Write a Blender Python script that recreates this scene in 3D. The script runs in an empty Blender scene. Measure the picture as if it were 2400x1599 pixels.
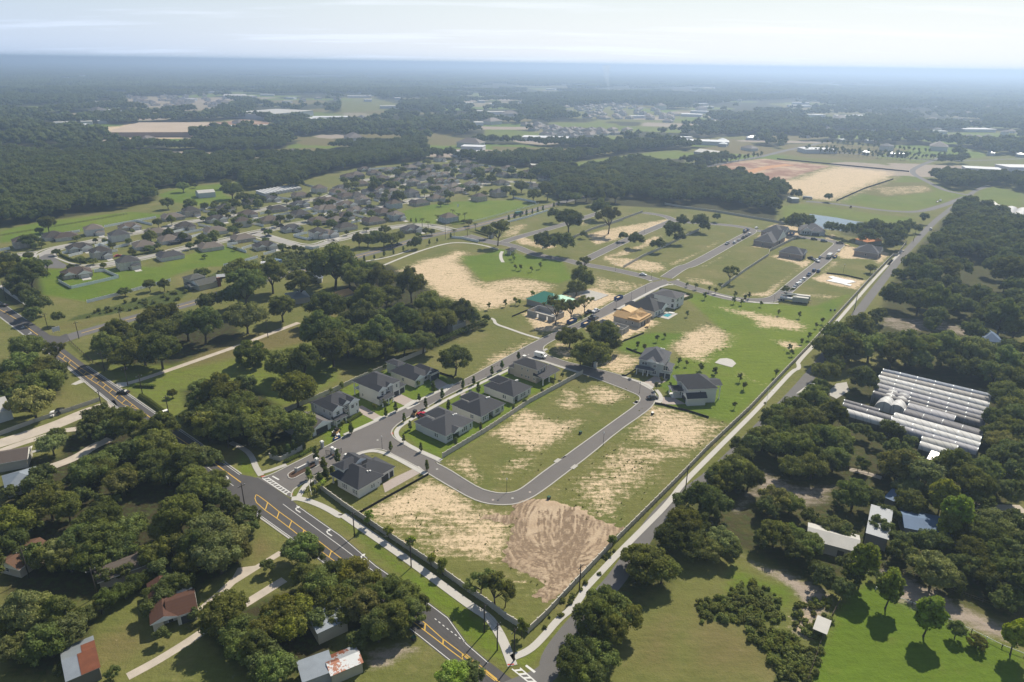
import bpy, bmesh, math, random
import numpy as np
from mathutils import Vector, Matrix, Euler
R = math.radians
SC = bpy.context.scene
COL = SC.collection
random.seed(7); RNG = np.random.default_rng(7)

# ------------------------------------------------------------------ camera, sky, sun, exposure
CAM_H, PITCH, ROLL, FPX = 120.0, 22.12, 0.8355, 1600.0     # focal length in pixels of the 2400 px wide photograph
_p, _r = R(PITCH), R(ROLL)
FW = Vector((0, math.cos(_p), -math.sin(_p)))
_rt = Vector((1, 0, 0)); _up = _rt.cross(FW)
RT = _rt * math.cos(_r) + _up * math.sin(_r)
UP = -_rt * math.sin(_r) + _up * math.cos(_r)
cam = bpy.data.cameras.new('camera'); camo = bpy.data.objects.new('camera', cam); COL.objects.link(camo)
m = Matrix((RT, UP, -FW)).transposed().to_4x4(); m.translation = Vector((0, 0, CAM_H))
camo.matrix_world = m
cam.sensor_width = 36; cam.lens = 24; cam.clip_start = 1; cam.clip_end = 200000
SC.camera = camo

SUN_AZ, SUN_EL = 32.0, 45.0                                # azimuth clockwise from the view direction
W = bpy.data.worlds.new('World'); SC.world = W; W.use_nodes = True
nt = W.node_tree; nt.nodes.clear()
wo = nt.nodes.new('ShaderNodeOutputWorld'); bg = nt.nodes.new('ShaderNodeBackground')
sky = nt.nodes.new('ShaderNodeTexSky'); sky.sky_type = 'NISHITA'; sky.sun_disc = False
sky.sun_elevation = R(SUN_EL); sky.sun_rotation = R(SUN_AZ); sky.altitude = 100
sky.air_density = 1.3; sky.dust_density = 0.3; sky.ozone_density = 1.0
# thin cirrus: pale veils over the blue, thickest low down
tc = nt.nodes.new('ShaderNodeTexCoord'); sep = nt.nodes.new('ShaderNodeSeparateXYZ')
nt.links.new(tc.outputs['Generated'], sep.inputs[0])
def wmath(op, a, b=None, clamp=False):
    n = nt.nodes.new('ShaderNodeMath'); n.operation = op; n.use_clamp = clamp
    for i, v in enumerate((a, b)):
        if v is None: continue
        if isinstance(v, (int, float)): n.inputs[i].default_value = v
        else: nt.links.new(v, n.inputs[i])
    return n.outputs[0]
zc = wmath('ADD', wmath('MAXIMUM', sep.outputs[2], 0.0), 0.06)
cx = wmath('DIVIDE', sep.outputs[0], zc); cy = wmath('DIVIDE', sep.outputs[1], zc)
cmb = nt.nodes.new('ShaderNodeCombineXYZ'); nt.links.new(wmath('MULTIPLY', cx, 0.35), cmb.inputs[0]); nt.links.new(cy, cmb.inputs[1])
cn = nt.nodes.new('ShaderNodeTexNoise'); cn.inputs['Scale'].default_value = 0.62; cn.inputs['Detail'].default_value = 7; cn.inputs['Roughness'].default_value = 0.58
nt.links.new(cmb.outputs[0], cn.inputs['Vector'])
cr = nt.nodes.new('ShaderNodeMapRange'); cr.interpolation_type = 'SMOOTHSTEP'
cr.inputs[1].default_value = 0.50; cr.inputs[2].default_value = 0.66; cr.inputs[4].default_value = 0.75
nt.links.new(cn.outputs[0], cr.inputs[0])
veil = nt.nodes.new('ShaderNodeMapRange'); veil.inputs[1].default_value = 0.0; veil.inputs[2].default_value = 0.22; veil.inputs[3].default_value = .88; veil.inputs[4].default_value = .03
nt.links.new(sep.outputs[2], veil.inputs[0])
cmix = nt.nodes.new('ShaderNodeMix'); cmix.data_type = 'RGBA'
nt.links.new(wmath('ADD', veil.outputs[0], wmath('MULTIPLY', cr.outputs[0], .2), True), cmix.inputs[0]); nt.links.new(sky.outputs[0], cmix.inputs[6])
dt = nt.nodes.new('ShaderNodeVectorMath'); dt.operation = 'DOT_PRODUCT'; nt.links.new(tc.outputs['Generated'], dt.inputs[0]); dt.inputs[1].default_value = (math.sin(R(SUN_AZ)) * math.cos(R(SUN_EL)), math.cos(R(SUN_AZ)) * math.cos(R(SUN_EL)), math.sin(R(SUN_EL)))
fwd = nt.nodes.new('ShaderNodeMapRange'); fwd.interpolation_type = 'SMOOTHSTEP'; fwd.inputs[1].default_value = .15; fwd.inputs[2].default_value = .80; nt.links.new(dt.outputs['Value'], fwd.inputs[0])
vc = nt.nodes.new('ShaderNodeMix'); vc.data_type = 'RGBA'; nt.links.new(fwd.outputs[0], vc.inputs[0]); vc.inputs[6].default_value = (8.0, 10.2, 13.9, 1); vc.inputs[7].default_value = (13.0, 13.8, 15.0, 1)
nt.links.new(vc.outputs[2], cmix.inputs[7])
cw = nt.nodes.new('ShaderNodeMix'); cw.data_type = 'RGBA'; cw.inputs[7].default_value = (15.4, 15.6, 16.0, 1)
nt.links.new(wmath('MULTIPLY', cr.outputs[0], .24), cw.inputs[0]); nt.links.new(cmix.outputs[2], cw.inputs[6]); nt.links.new(cw.outputs[2], bg.inputs[0]); bg.inputs[1].default_value = 0.06
nt.links.new(bg.outputs[0], wo.inputs[0])

sun = bpy.data.lights.new('sun', 'SUN'); sun.energy = 5.0; sun.angle = R(0.53); sun.color = (1.0, 0.91, 0.76)
suno = bpy.data.objects.new('sun', sun); COL.objects.link(suno)
sd = Vector((math.sin(R(SUN_AZ)) * math.cos(R(SUN_EL)), math.cos(R(SUN_AZ)) * math.cos(R(SUN_EL)), math.sin(R(SUN_EL))))
suno.rotation_euler = sd.to_track_quat('Z', 'Y').to_euler(); suno.location = (0, 0, 300)
SC.view_settings.view_transform = 'Standard'; SC.view_settings.look = 'None'
SC.view_settings.gamma = 1; SC.view_settings.exposure = 0.38; SC.view_settings.use_curve_mapping = False
SC.render.engine = 'CYCLES'
SC.cycles.max_bounces = 6; SC.cycles.diffuse_bounces = 2; SC.cycles.glossy_bounces = 2; SC.cycles.transmission_bounces = 4
SC.cycles.transparent_max_bounces = 8; SC.cycles.volume_bounces = 1; SC.cycles.use_denoising = True

# ------------------------------------------------------------------ helpers
def G(u, v, z=0.0):
    """A point of the place seen at photograph pixel (u, v), at height z."""
    d = FW * FPX + RT * (u - 1200) - UP * (v - 799.5)
    t = (z - CAM_H) / d.z
    return Vector((d.x * t, d.y * t, z))
TILE = {1: (0, 100), 2: (800, 100), 3: (1600, 100), 4: (0, 600), 5: (800, 600), 6: (1600, 600), 7: (0, 1066), 8: (800, 1066), 9: (1600, 1066)}
ZT = {'a': (0, 440, .1703), 'b': (380, 420, .1703), 'c': (760, 360, .1703), 'd': (1060, 360, .1703), 'e': (1400, 460, .1703), 'f': (1740, 460, .1703),
      'g': (1200, 660, .1703), 'h': (1450, 780, .12755), 'i': (700, 820, .14868), 'j': (900, 840, .1703), 'k': (1900, 840, .2124), 'l': (1900, 1150, .2124),
      'm': (560, 960, .12755), 'n': (800, 1130, .12755), 'o': (1000, 1330, .1715)}
def UV(t, x, y):
    if t == 0: return (x, y)
    if t in TILE: return (TILE[t][0] + x * .34, TILE[t][1] + y * .34)
    o = ZT[t]; return (o[0] + x * o[2], o[1] + y * o[2])
def P(t, *pts):
    return [G(*UV(t, x, y)) for x, y in pts]
def proj(p):
    q = Vector(p) - Vector((0, 0, CAM_H)); d = q.dot(FW)
    return 1200 + FPX * q.dot(RT) / d, 799.5 - FPX * q.dot(UP) / d
ORD = ('first second third fourth fifth sixth seventh eighth ninth tenth eleventh twelfth thirteenth fourteenth fifteenth sixteenth seventeenth '
       'eighteenth nineteenth twentieth').split()
def ordw(i):
    if i < 20: return ORD[i]
    tens = {2: 'twenty', 3: 'thirty', 4: 'forty', 5: 'fifty', 6: 'sixty'}[(i + 1) // 10]
    o = (i + 1) % 10
    return tens[:-1] + 'ieth' if o == 0 else tens + '-' + ORD[o - 1]
def rank(i, n, a='from the left', first='leftmost', last='rightmost'):
    if n == 1: return ''
    return first if i == 0 else last if i == n - 1 else ordw(i) + ' ' + a
def tag(o, label=None, cat=None, group=None, kind=None):
    if label: o['label'] = label
    if cat: o['category'] = cat
    if group: o['group'] = group
    if kind: o['kind'] = kind
    return o
def link(name, data, parent=None, mw=None):
    o = bpy.data.objects.new(name, data); COL.objects.link(o)
    if parent is not None: o.parent = parent
    if mw is not None: o.matrix_basis = mw
    return o
def empty(name, loc, rz=0.0, sc=1.0):
    o = bpy.data.objects.new(name, None); COL.objects.link(o)
    o.empty_display_size = .5; o.location = loc; o.rotation_euler = (0, 0, rz); o.scale = (sc, sc, sc)
    return o
KIDS = {}
def copy_tree(o, parent=None):
    c = o.copy(); COL.objects.link(c)
    if parent is not None: c.parent = parent
    for ch in list(o.children): copy_tree(ch, c)
    return c
class MB:
    """Collects boxes, tubes, prisms and roofs and links them as one mesh object."""
    def __init__(s): s.v = []; s.f = []; s.m = []; s.sm = []
    def add(s, vs, fs, mi=0, smooth=False):
        b = len(s.v); s.v += [tuple(p) for p in vs]; s.f += [tuple(b + i for i in f) for f in fs]; s.m += [mi] * len(fs); s.sm += [smooth] * len(fs)
        return s
    def box(s, x0, y0, z0, x1, y1, z1, mi=0):
        return s.add([(x0, y0, z0), (x1, y0, z0), (x1, y1, z0), (x0, y1, z0), (x0, y0, z1), (x1, y0, z1), (x1, y1, z1), (x0, y1, z1)],
                     [(0, 3, 2, 1), (4, 5, 6, 7), (0, 1, 5, 4), (1, 2, 6, 5), (2, 3, 7, 6), (3, 0, 4, 7)], mi)
    def bar(s, a, b, w, h, mi=0):
        """A square bar from a to b, w wide and h deep."""
        a, b = Vector(a), Vector(b); d = (b - a).normalized()
        r = d.cross(Vector((0, 0, 1)))
        r = r.normalized() if r.length > 1e-4 else Vector((1, 0, 0))
        u = r.cross(d)
        q = [a + r * (sx * w / 2) + u * (sy * h / 2) for sx, sy in ((-1, -1), (1, -1), (1, 1), (-1, 1))]
        q += [p + (b - a) for p in q]
        return s.add(q, [(0, 3, 2, 1), (4, 5, 6, 7), (0, 1, 5, 4), (1, 2, 6, 5), (2, 3, 7, 6), (3, 0, 4, 7)], mi)
    def tube(s, pts, rads, n=6, mi=0, cap=True):
        pts = [Vector(p) for p in pts]; rings = []
        for i, p in enumerate(pts):
            d = (pts[min(i + 1, len(pts) - 1)] - pts[max(i - 1, 0)]).normalized()
            x = d.cross(Vector((0.13, 1, 0.07))).normalized(); y = d.cross(x)
            rings.append([p + (x * math.cos(k * 2 * math.pi / n) + y * math.sin(k * 2 * math.pi / n)) * rads[i] for k in range(n)])
        vs = [q for r_ in rings for q in r_]; fs = []
        for i in range(len(pts) - 1):
            for k in range(n): fs.append((i * n + k, i * n + (k + 1) % n, (i + 1) * n + (k + 1) % n, (i + 1) * n + k))
        if cap: fs += [tuple(range(n - 1, -1, -1)), tuple((len(pts) - 1) * n + k for k in range(n))]
        return s.add(vs, fs, mi, True)
    def prism(s, pts, z0, z1, mi=0, mt=None):
        n = len(pts); vs = [(p[0], p[1], z0) for p in pts] + [(p[0], p[1], z1) for p in pts]
        a = sum(pts[i][0] * pts[(i + 1) % n][1] - pts[(i + 1) % n][0] * pts[i][1] for i in range(n))
        o = list(range(n)) if a > 0 else list(range(n - 1, -1, -1))
        s.add(vs, [tuple(n + i for i in o)], mi if mt is None else mt)
        return s.add(vs, [tuple(reversed(o))] + [(o[i], o[(i + 1) % n], n + o[(i + 1) % n], n + o[i]) for i in range(n)], mi)
    def mesh(s, name, mats):
        me = bpy.data.meshes.new(name); me.from_pydata(s.v, [], s.f)
        for mm in (mats if isinstance(mats, (list, tuple)) else [mats]): me.materials.append(mm)
        if len(me.polygons) == len(s.m):
            me.polygons.foreach_set('material_index', s.m); me.polygons.foreach_set('use_smooth', s.sm)
        return me
    def build(s, name, mats, parent=None):
        return link(name, s.mesh(name, mats), parent)

# ------------------------------------------------------------------ materials
def newmat(name):
    mt = bpy.data.materials.new(name); mt.use_nodes = True; t = mt.node_tree; t.nodes.clear(); return mt, t
class N:
    """Terse node building."""
    def __init__(s, t): s.t = t
    def n(s, ty, ins=None, **kw):
        x = s.t.nodes.new(ty)
        for k, v in kw.items(): setattr(x, k, v)
        for k, v in (ins or {}).items():
            if hasattr(v, 'is_linked') or isinstance(v, bpy.types.NodeSocket): s.t.links.new(v, x.inputs[k])
            else: x.inputs[k].default_value = v
        return x
    def math(s, op, a, b=0.0, c=0.0, clamp=False):
        return s.n('ShaderNodeMath', {0: a, 1: b, 2: c}, operation=op, use_clamp=clamp).outputs[0]
    def mix(s, f, a, b, bt='MIX'):
        x = s.n('ShaderNodeMix', {0: f}, data_type='RGBA', blend_type=bt, clamp_factor=True)
        for i, v in ((6, a), (7, b)):
            if isinstance(v, bpy.types.NodeSocket): s.t.links.new(v, x.inputs[i])
            else: x.inputs[i].default_value = tuple(v) + ((1,) if len(v) == 3 else ())
        return x.outputs[2]
    def noise(s, vec, sc, det=3, rough=.55, dist=0.0):
        return s.n('ShaderNodeTexNoise', {'Vector': vec, 'Scale': sc, 'Detail': det, 'Roughness': rough, 'Distortion': dist}).outputs[0]
    def step(s, x, a, b, to0=0.0, to1=1.0):
        return s.n('ShaderNodeMapRange', {0: x, 1: a, 2: b, 3: to0, 4: to1}, interpolation_type='SMOOTHSTEP').outputs[0]
    def pos(s): return s.n('ShaderNodeNewGeometry').outputs['Position']
    def out(s, col, rough=.8, spec=.3, bump=None, bs=.3, bd=.05, metal=0.0):
        b = s.n('ShaderNodeBsdfPrincipled', {'Base Color': col if isinstance(col, bpy.types.NodeSocket) else tuple(col) + (1,), 'Roughness': rough, 'Specular IOR Level': spec, 'Metallic': metal})
        if bump is not None:
            bb = s.n('ShaderNodeBump', {'Height': bump, 'Strength': bs, 'Distance': bd}); s.t.links.new(bb.outputs[0], b.inputs['Normal'])
        o = s.n('ShaderNodeOutputMaterial'); s.t.links.new(b.outputs[0], o.inputs[0]); return b
def simple(name, col, rough=.75, var=.12, scale=.8, spec=.3, metal=0.0, objcol=False, fine=6.0):
    """A plain surface with a little mottling and wear."""
    mt, t = newmat(name); n = N(t); p = n.pos()
    a = n.noise(p, scale, 4); b = n.noise(p, fine, 2)
    f = n.math('ADD', n.math('MULTIPLY', n.math('SUBTRACT', a, .5), var * 2.2), n.math('MULTIPLY', n.math('SUBTRACT', b, .5), var))
    base = n.n('ShaderNodeObjectInfo').outputs['Color'] if objcol else n.n('ShaderNodeRGB').outputs[0]
    if not objcol: base.node.outputs[0].default_value = tuple(col) + (1,)
    hsv = n.n('ShaderNodeHueSaturation', {'Value': n.math('ADD', 1.0, f), 'Color': base}).outputs[0]
    n.out(hsv, rough, spec, bump=b, bs=.15, bd=.02, metal=metal)
    return mt
M = {}
M['asphalt_new'] = simple('asphalt_new', (.074, .071, .072), .9, .16, .25)
M['asphalt_res'] = simple('asphalt_res', (.135, .125, .12), .9, .17, .16)
M['street_pale'] = simple('street_pale', (.30, .285, .265), .9, .14, .2)
M['asphalt_old'] = simple('asphalt_old', (.125, .12, .118), .9, .14, .2)
M['concrete'] = simple('concrete', (.38, .365, .335), .85, .10, .5)
M['concrete_bright'] = simple('concrete_bright', (.43, .415, .385), .85, .08, .5)
M['paver'] = simple('paver', (.34, .29, .26), .85, .12, 1.2)
M['gravel'] = simple('gravel', (.42, .37, .31), .95, .25, .35)
M['white_paint'] = simple('white_paint', (.56, .56, .54), .7, .12, 1.5)
M['yellow_paint'] = simple('yellow_paint', (.52, .33, .06), .7, .12, 1.5)
M['wall_white'] = simple('wall_white', (.70, .68, .64), .8, .05, .5)
M['wall_paint'] = simple('wall_paint', (.6, .6, .6), .8, .05, .5, objcol=True)
M['trim'] = simple('trim', (.78, .77, .74), .7, .04)
M['block'] = simple('block', (.36, .35, .33), .95, .14, 1.0)
M['fence_cream'] = simple('fence_cream', (.47, .44, .38), .85, .09, .7)
M['vinyl'] = simple('vinyl', (.80, .82, .84), .5, .04, .5)
M['silt'] = simple('silt', (.012, .011, .011), .8, .2)
M['wood_dark'] = simple('wood_dark', (.11, .085, .065), .9, .25, 1.0)
M['pole_wood'] = simple('pole_wood', (.05, .042, .036), .9, .2, 2.0)
M['metal_roof'] = simple('metal_roof', (.27, .30, .33), .38, .18, .5, spec=.5, metal=.35)
M['rust'] = simple('rust', (.15, .05, .025), .8, .35, .9)
M['osb'] = simple('osb', (.46, .29, .13), .8, .18, 1.0)
M['lumber'] = simple('lumber', (.58, .42, .22), .8, .15, 1.0)
M['wrap_green'] = simple('wrap_green', (.055, .24, .17), .6, .12, .6)
M['plastic_white'] = simple('plastic_white', (.62, .62, .61), .35, .06, .4, spec=.5)
M['blue_bin'] = simple('blue_bin', (.03, .08, .22), .6, .15)
M['glass'] = simple('glass', (.03, .04, .05), .12, .05, spec=.6)
M['door_dark'] = simple('door_dark', (.06, .055, .055), .6, .1)
M['black_metal'] = simple('black_metal', (.015, .015, .016), .5, .1)
M['screen'] = simple('screen', (.035, .034, .034), .7, .15, .5)
M['tyre'] = simple('tyre', (.015, .015, .015), .9, .1)
M['car_paint'] = simple('car_paint', (.5, .5, .5), .25, .03, spec=.6, objcol=True)
M['red_pave'] = simple('red_pave', (.40, .07, .05), .85, .1)
M['mulch'] = simple('mulch', (.075, .045, .03), .95, .25, 1.5)
M['lamp_white'] = simple('lamp_white', (.7, .7, .7), .4, .03)
def shingle(name, col):
    mt, t = newmat(name); n = N(t); p = n.pos()
    a = n.noise(p, .35, 4); b = n.noise(p, 5.0, 2)
    w = n.n('ShaderNodeTexWave', {'Vector': p, 'Scale': 1.05, 'Distortion': 1.2, 'Detail': 1.0}, wave_type='BANDS', bands_direction='Z').outputs[1]
    base = n.n('ShaderNodeObjectInfo').outputs['Color'] if col is None else None
    c = base if col is None else n.n('ShaderNodeRGB').outputs[0]
    if col is not None: c.node.outputs[0].default_value = tuple(col) + (1,)
    f = n.math('ADD', n.math('ADD', .80, n.math('MULTIPLY', a, .22)), n.math('ADD', n.math('MULTIPLY', b, .22), n.math('MULTIPLY', w, -.08)))
    n.out(n.n('ShaderNodeHueSaturation', {'Value': f, 'Color': c}).outputs[0], .85, .3, bump=w, bs=.25, bd=.02)
    return mt
M['shingle'] = shingle('shingle', None)
def corrugated(name, col, rough, metal, axis_scale=2.2, rustiness=0.0):
    mt, t = newmat(name); n = N(t)
    tcn = n.n('ShaderNodeTexCoord').outputs['Object']
    w = n.n('ShaderNodeTexWave', {'Vector': tcn, 'Scale': axis_scale, 'Distortion': 0.0}, wave_type='BANDS', bands_direction='X').outputs[1]
    a = n.noise(tcn, .25, 5, .65); b = n.noise(tcn, 2.0, 3)
    c = n.n('ShaderNodeHueSaturation', {'Value': n.math('ADD', .8, n.math('MULTIPLY', a, .4)), 'Color': tuple(col) + (1,)}).outputs[0]
    if rustiness: c = n.mix(n.step(n.math('ADD', a, n.math('MULTIPLY', b, .25)), .75 - rustiness * .4, .82 - rustiness * .4), c, (.20, .07, .035))
    n.out(c, rough, .5, bump=w, bs=.5, bd=.05, metal=metal)
    return mt
M['tin'] = corrugated('tin', (.31, .33, .35), .62, .15)
M['tin_rusty'] = corrugated('tin_rusty', (.34, .36, .38), .5, .3, rustiness=.40)
M['tin_blue'] = corrugated('tin_blue', (.08, .14, .24), .65, .1)
M['tin_white'] = corrugated('tin_white', (.42, .41, .38), .65, .05)
def poly_film():
    mt, t = newmat('poly_film'); n = N(t); tcn = n.n('ShaderNodeTexCoord').outputs['Object']
    w = n.n('ShaderNodeTexWave', {'Vector': tcn, 'Scale': .16, 'Distortion': .3, 'Detail': 2.0}, wave_type='BANDS', bands_direction='X').outputs[1]
    a = n.noise(tcn, .22, 4); b = n.noise(tcn, 1.5, 3)
    c = n.n('ShaderNodeHueSaturation', {'Value': n.math('ADD', .62, n.math('ADD', n.math('MULTIPLY', a, .45), n.math('MULTIPLY', n.step(w, .82, 1.0), -.22))), 'Color': n.n('ShaderNodeObjectInfo').outputs['Color']}).outputs[0]
    n.out(c, .6, .2, bump=b, bs=.3, bd=.08)
    return mt
M['film'] = poly_film()
def leaf(name, col, trans=.35):
    """Foliage: tint from the object's own colour, varied from leaf spray to leaf spray and tree to tree."""
    mt, t = newmat(name); n = N(t)
    gi = n.n('ShaderNodeNewGeometry'); oi = n.n('ShaderNodeObjectInfo')
    isl = gi.outputs['Random Per Island']; rnd = oi.outputs['Random']
    big = n.noise(gi.outputs['Position'], .22, 3)
    v = n.math('ADD', n.math('ADD', .50, n.math('MULTIPLY', isl, .60)), n.math('ADD', n.math('MULTIPLY', big, .45), n.math('MULTIPLY', n.math('SUBTRACT', rnd, .25), .55)))
    h = n.math('ADD', .486, n.math('ADD', n.math('MULTIPLY', rnd, .026), n.math('MULTIPLY', isl, .012)))
    c0 = n.mix(1.0, tuple(col), oi.outputs['Color'], 'MULTIPLY')
    c = n.n('ShaderNodeHueSaturation', {'Hue': h, 'Saturation': n.math('ADD', .72, n.math('MULTIPLY', big, .5)), 'Value': v, 'Color': c0}).outputs[0]
    d = n.n('ShaderNodeBsdfDiffuse', {'Color': c}); tr = n.n('ShaderNodeBsdfTranslucent', {'Color': n.mix(.5, c, (.17, .19, .03))})
    ms = n.n('ShaderNodeMixShader', {0: trans, 1: d.outputs[0], 2: tr.outputs[0]})
    o = n.n('ShaderNodeOutputMaterial'); t.links.new(ms.outputs[0], o.inputs[0])
    return mt
M['leaf'] = leaf('leaf', (.143, .150, .044), .44)
M['leaf_far'] = leaf('leaf_far', (.108, .128, .043), .36)
M['weed'] = leaf('weed', (.20, .20, .065), .3)
M['tan_roof'] = simple('tan_roof', (.40, .32, .24), .9, .15, .02)
M['bark'] = simple('bark', (.075, .06, .047), .95, .3, 2.0)
# ------------------------------------------------------------------ ground: one sheet to the horizon, cover painted from surveyed outlines
def rings():
    r = [0.0]; v = 12.0
    while v < 70: r.append(v); v += 8
    while v < 1500: r.append(v); v *= 1.0095
    while v < 60000: r.append(v); v *= 1.04
    return r
def ground_points():
    rr = np.array(rings()); az = []
    a = -180.0
    while a < 180 - 1e-6:
        az.append(a); a += .30 if -47 <= a < 47 else (1.0 if -60 <= a < 60 else 7.5)
    return rr, np.radians(np.array(az))
CH = ('sand', 'lush', 'litter', 'clay', 'dry', 'gravel', 'weeds', 'stripe')
PAINT = []
def paint(ch, w, soft, *pts, mode='max'):
    PAINT.append((CH.index(ch), w, soft, np.array([(p.x, p.y) for q in pts for p in (q if isinstance(q, list) else [q])]), mode))
def sdist(XY, poly):
    """Signed distance to a polygon outline, positive inside."""
    x, y = XY[:, 0], XY[:, 1]; ins = np.zeros(len(x), bool); d2 = np.full(len(x), 1e18)
    for (x0, y0), (x1, y1) in zip(poly, np.roll(poly, -1, 0)):
        c = ((y0 > y) != (y1 > y)) & (x < (x1 - x0) * (y - y0) / ((y1 - y0) if y1 != y0 else 1e-9) + x0); ins ^= c
        dx, dy = x1 - x0, y1 - y0; tt = np.clip(((x - x0) * dx + (y - y0) * dy) / (dx * dx + dy * dy + 1e-12), 0, 1)
        d2 = np.minimum(d2, (x - x0 - tt * dx) ** 2 + (y - y0 - tt * dy) ** 2)
    return np.where(ins, 1, -1) * np.sqrt(d2)
def inpoly(x, y, poly):
    return sdist(np.array([[x, y]]), poly)[0] > 0

# sand and bare lots
paint('sand', .80, 5, P(8, (150, 405), (600, 165), (760, 230), (900, 340), (800, 480), (560, 420), (330, 470)))
paint('sand', .72, 8, P(8, (130, 410), (600, 165), (940, 350), (1180, 420), (1170, 640), (1080, 740), (850, 700), (560, 640)))
paint('sand', .42, 8, P(8, (300, 520), (640, 400), (900, 480), (820, 640), (560, 640)), mode='set')
paint('sand', .52, 6, P(8, (1240, 800), (1420, 860), (1330, 940), (1200, 900)))
paint('sand', .66, 6, P(5, (710, 1440), (880, 1370), (960, 1500), (930, 1568), (820, 1500)))
paint('sand', .68, 7, P(5, (1000, 1220), (1250, 1050), (1520, 1150), (1640, 1130), (1560, 1260), (1330, 1370), (1150, 1300)))
paint('sand', .60, 7, P(5, (1450, 1000), (1560, 900), (1700, 1000), (1560, 1090)))
paint('sand', .60, 5, P(5, (1640, 930), (1760, 890), (1960, 930), (2000, 980), (1830, 1030), (1690, 1010)))
paint('sand', .56, 6, P(5, (1050, 1450), (1400, 1370), (1340, 1440), (1100, 1560)))
paint('sand', .72, 10, P(5, (2110, 1050), (2200, 1030), (2353, 1075)), P(6, (40, 1090), (310, 1165), (130, 1290), (0, 1340)), P(5, (2250, 1330), (1980, 1250)))
paint('sand', .55, 7, P(5, (1950, 1290), (2240, 1330), (2353, 1300)), P(6, (130, 1290), (60, 1400)), P(5, (1900, 1500), (1650, 1568), (1740, 1430)))
paint('sand', .52, 9, P(8, (1500, 250), (1760, 60), (1980, 0), (2200, 0), (2200, 150), (1900, 420), (1740, 420)))
paint('sand', .66, 5, P(5, (1780, 720), (1870, 650), (2090, 715), (1950, 825), (1775, 775)))
paint('sand', .55, 4, P('g', (520, 930), (640, 820), (860, 900), (880, 1080), (700, 1080)))
paint('sand', .76, 9, P(5, (380, 110), (560, 20), (760, 10), (850, 70), (950, 190), (1230, 260), (1270, 300), (990, 385), (850, 330), (640, 260), (560, 180)))
paint('sand', .62, 6, P(5, (900, 130), (1000, 180), (1190, 150), (1330, 160), (1500, 205), (1300, 300), (1000, 370)))
paint('sand', .76, 9, P(2, (420, 1568), (640, 1490), (790, 1430), (870, 1440), (830, 1490), (800, 1568)))
paint('sand', .74, 8, P(6, (10, 540), (150, 462), (220, 490), (330, 540), (310, 610), (200, 690), (120, 735), (0, 700)), P(5, (2280, 650), (2300, 600)))
paint('sand', .72, 7, P(6, (240, 355), (500, 385), (720, 430), (865, 478), (820, 525), (530, 490), (420, 410)))
paint('sand', .72, 4, P(6, (595, 580), (760, 590), (850, 620), (740, 648)))
paint('sand', .80, 3, P(6, (352, 812), (430, 800), (430, 845), (580, 885), (490, 870)))
paint('sand', .55, 6, P(5, (850, 870), (1040, 680), (1200, 610), (1330, 560), (1340, 590), (1180, 700), (1070, 760)))
paint('sand', .78, 4, P('g', (220, 520), (120, 450), (520, 240), (800, 150), (1100, 80), (1500, 200), (1330, 300), (900, 500), (640, 690), (300, 680)))
paint('sand', .80, 4, P('g', (960, 620), (1220, 470), (1380, 400), (1900, 500), (2050, 570), (1480, 840), (1400, 700), (1050, 700)))
paint('sand', .48, 7, P(5, (1740, 130), (2120, 200), (1960, 270), (1720, 240)))
# lots of the far phase
for w_, q in ((.62, P('e', (50, 850), (140, 830), (560, 860), (880, 920), (960, 1010), (830, 1060), (520, 1030), (350, 980), (240, 960))),
              (.6, P('e', (0, 470), (330, 440), (290, 560), (0, 640))), (.6, P('e', (600, 620), (800, 530), (930, 600), (640, 700))),
              (.5, P('e', (900, 940), (1380, 770), (1660, 600), (1660, 650), (1380, 810), (1080, 960))),
              (.55, P('e', (1360, 1010), (1560, 910), (1840, 750), (1840, 770), (1560, 930))), (.5, P('e', (1200, 1110), (1560, 1140), (1680, 1250), (1250, 1190))),
              (.66, P('f', (0, 1330), (300, 1320), (560, 1130), (960, 920), (930, 860), (860, 880), (740, 1000), (480, 1280), (380, 1390), (0, 1380))),
              (.78, P('f', (380, 830), (480, 800), (800, 890), (880, 850), (960, 920), (860, 990), (720, 920), (500, 870))),
              (.8, P('f', (0, 520), (240, 520), (140, 700), (440, 720), (740, 560), (860, 500), (770, 420), (480, 380), (330, 420), (560, 500))),
              (.8, P('f', (1280, 800), (1380, 680), (1540, 700), (1900, 720), (2040, 800), (1860, 960), (1820, 870), (1350, 860))),
              (.82, P('f', (940, 1140), (1120, 1060), (1720, 1160), (1580, 1290), (1180, 1210))), (.55, P('f', (1080, 560), (1280, 500), (1300, 640), (1150, 600))),
              (.5, P('f', (1200, 890), (1350, 890), (1260, 1000), (1100, 1050))), (.5, P('f', (700, 1370), (860, 1330), (1420, 1370), (1250, 1420))),
              (.6, P(2, (1180, 1280), (1230, 1330), (1500, 1410), (1400, 1430), (1200, 1380))), (.66, P(2, (1680, 1320), (1900, 1270), (2353, 1200), (2150, 1290), (1750, 1400))),
              (.5, P(2, (1150, 1270), (1300, 1240), (1220, 1330), (1090, 1350))), (.6, P(2, (1790, 1480), (2100, 1380), (2200, 1320), (2220, 1370), (1960, 1470))),
              (.5, P(2, (1640, 1240), (1760, 1200), (1660, 1290)))):
    paint('sand', w_, 4, q)
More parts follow.
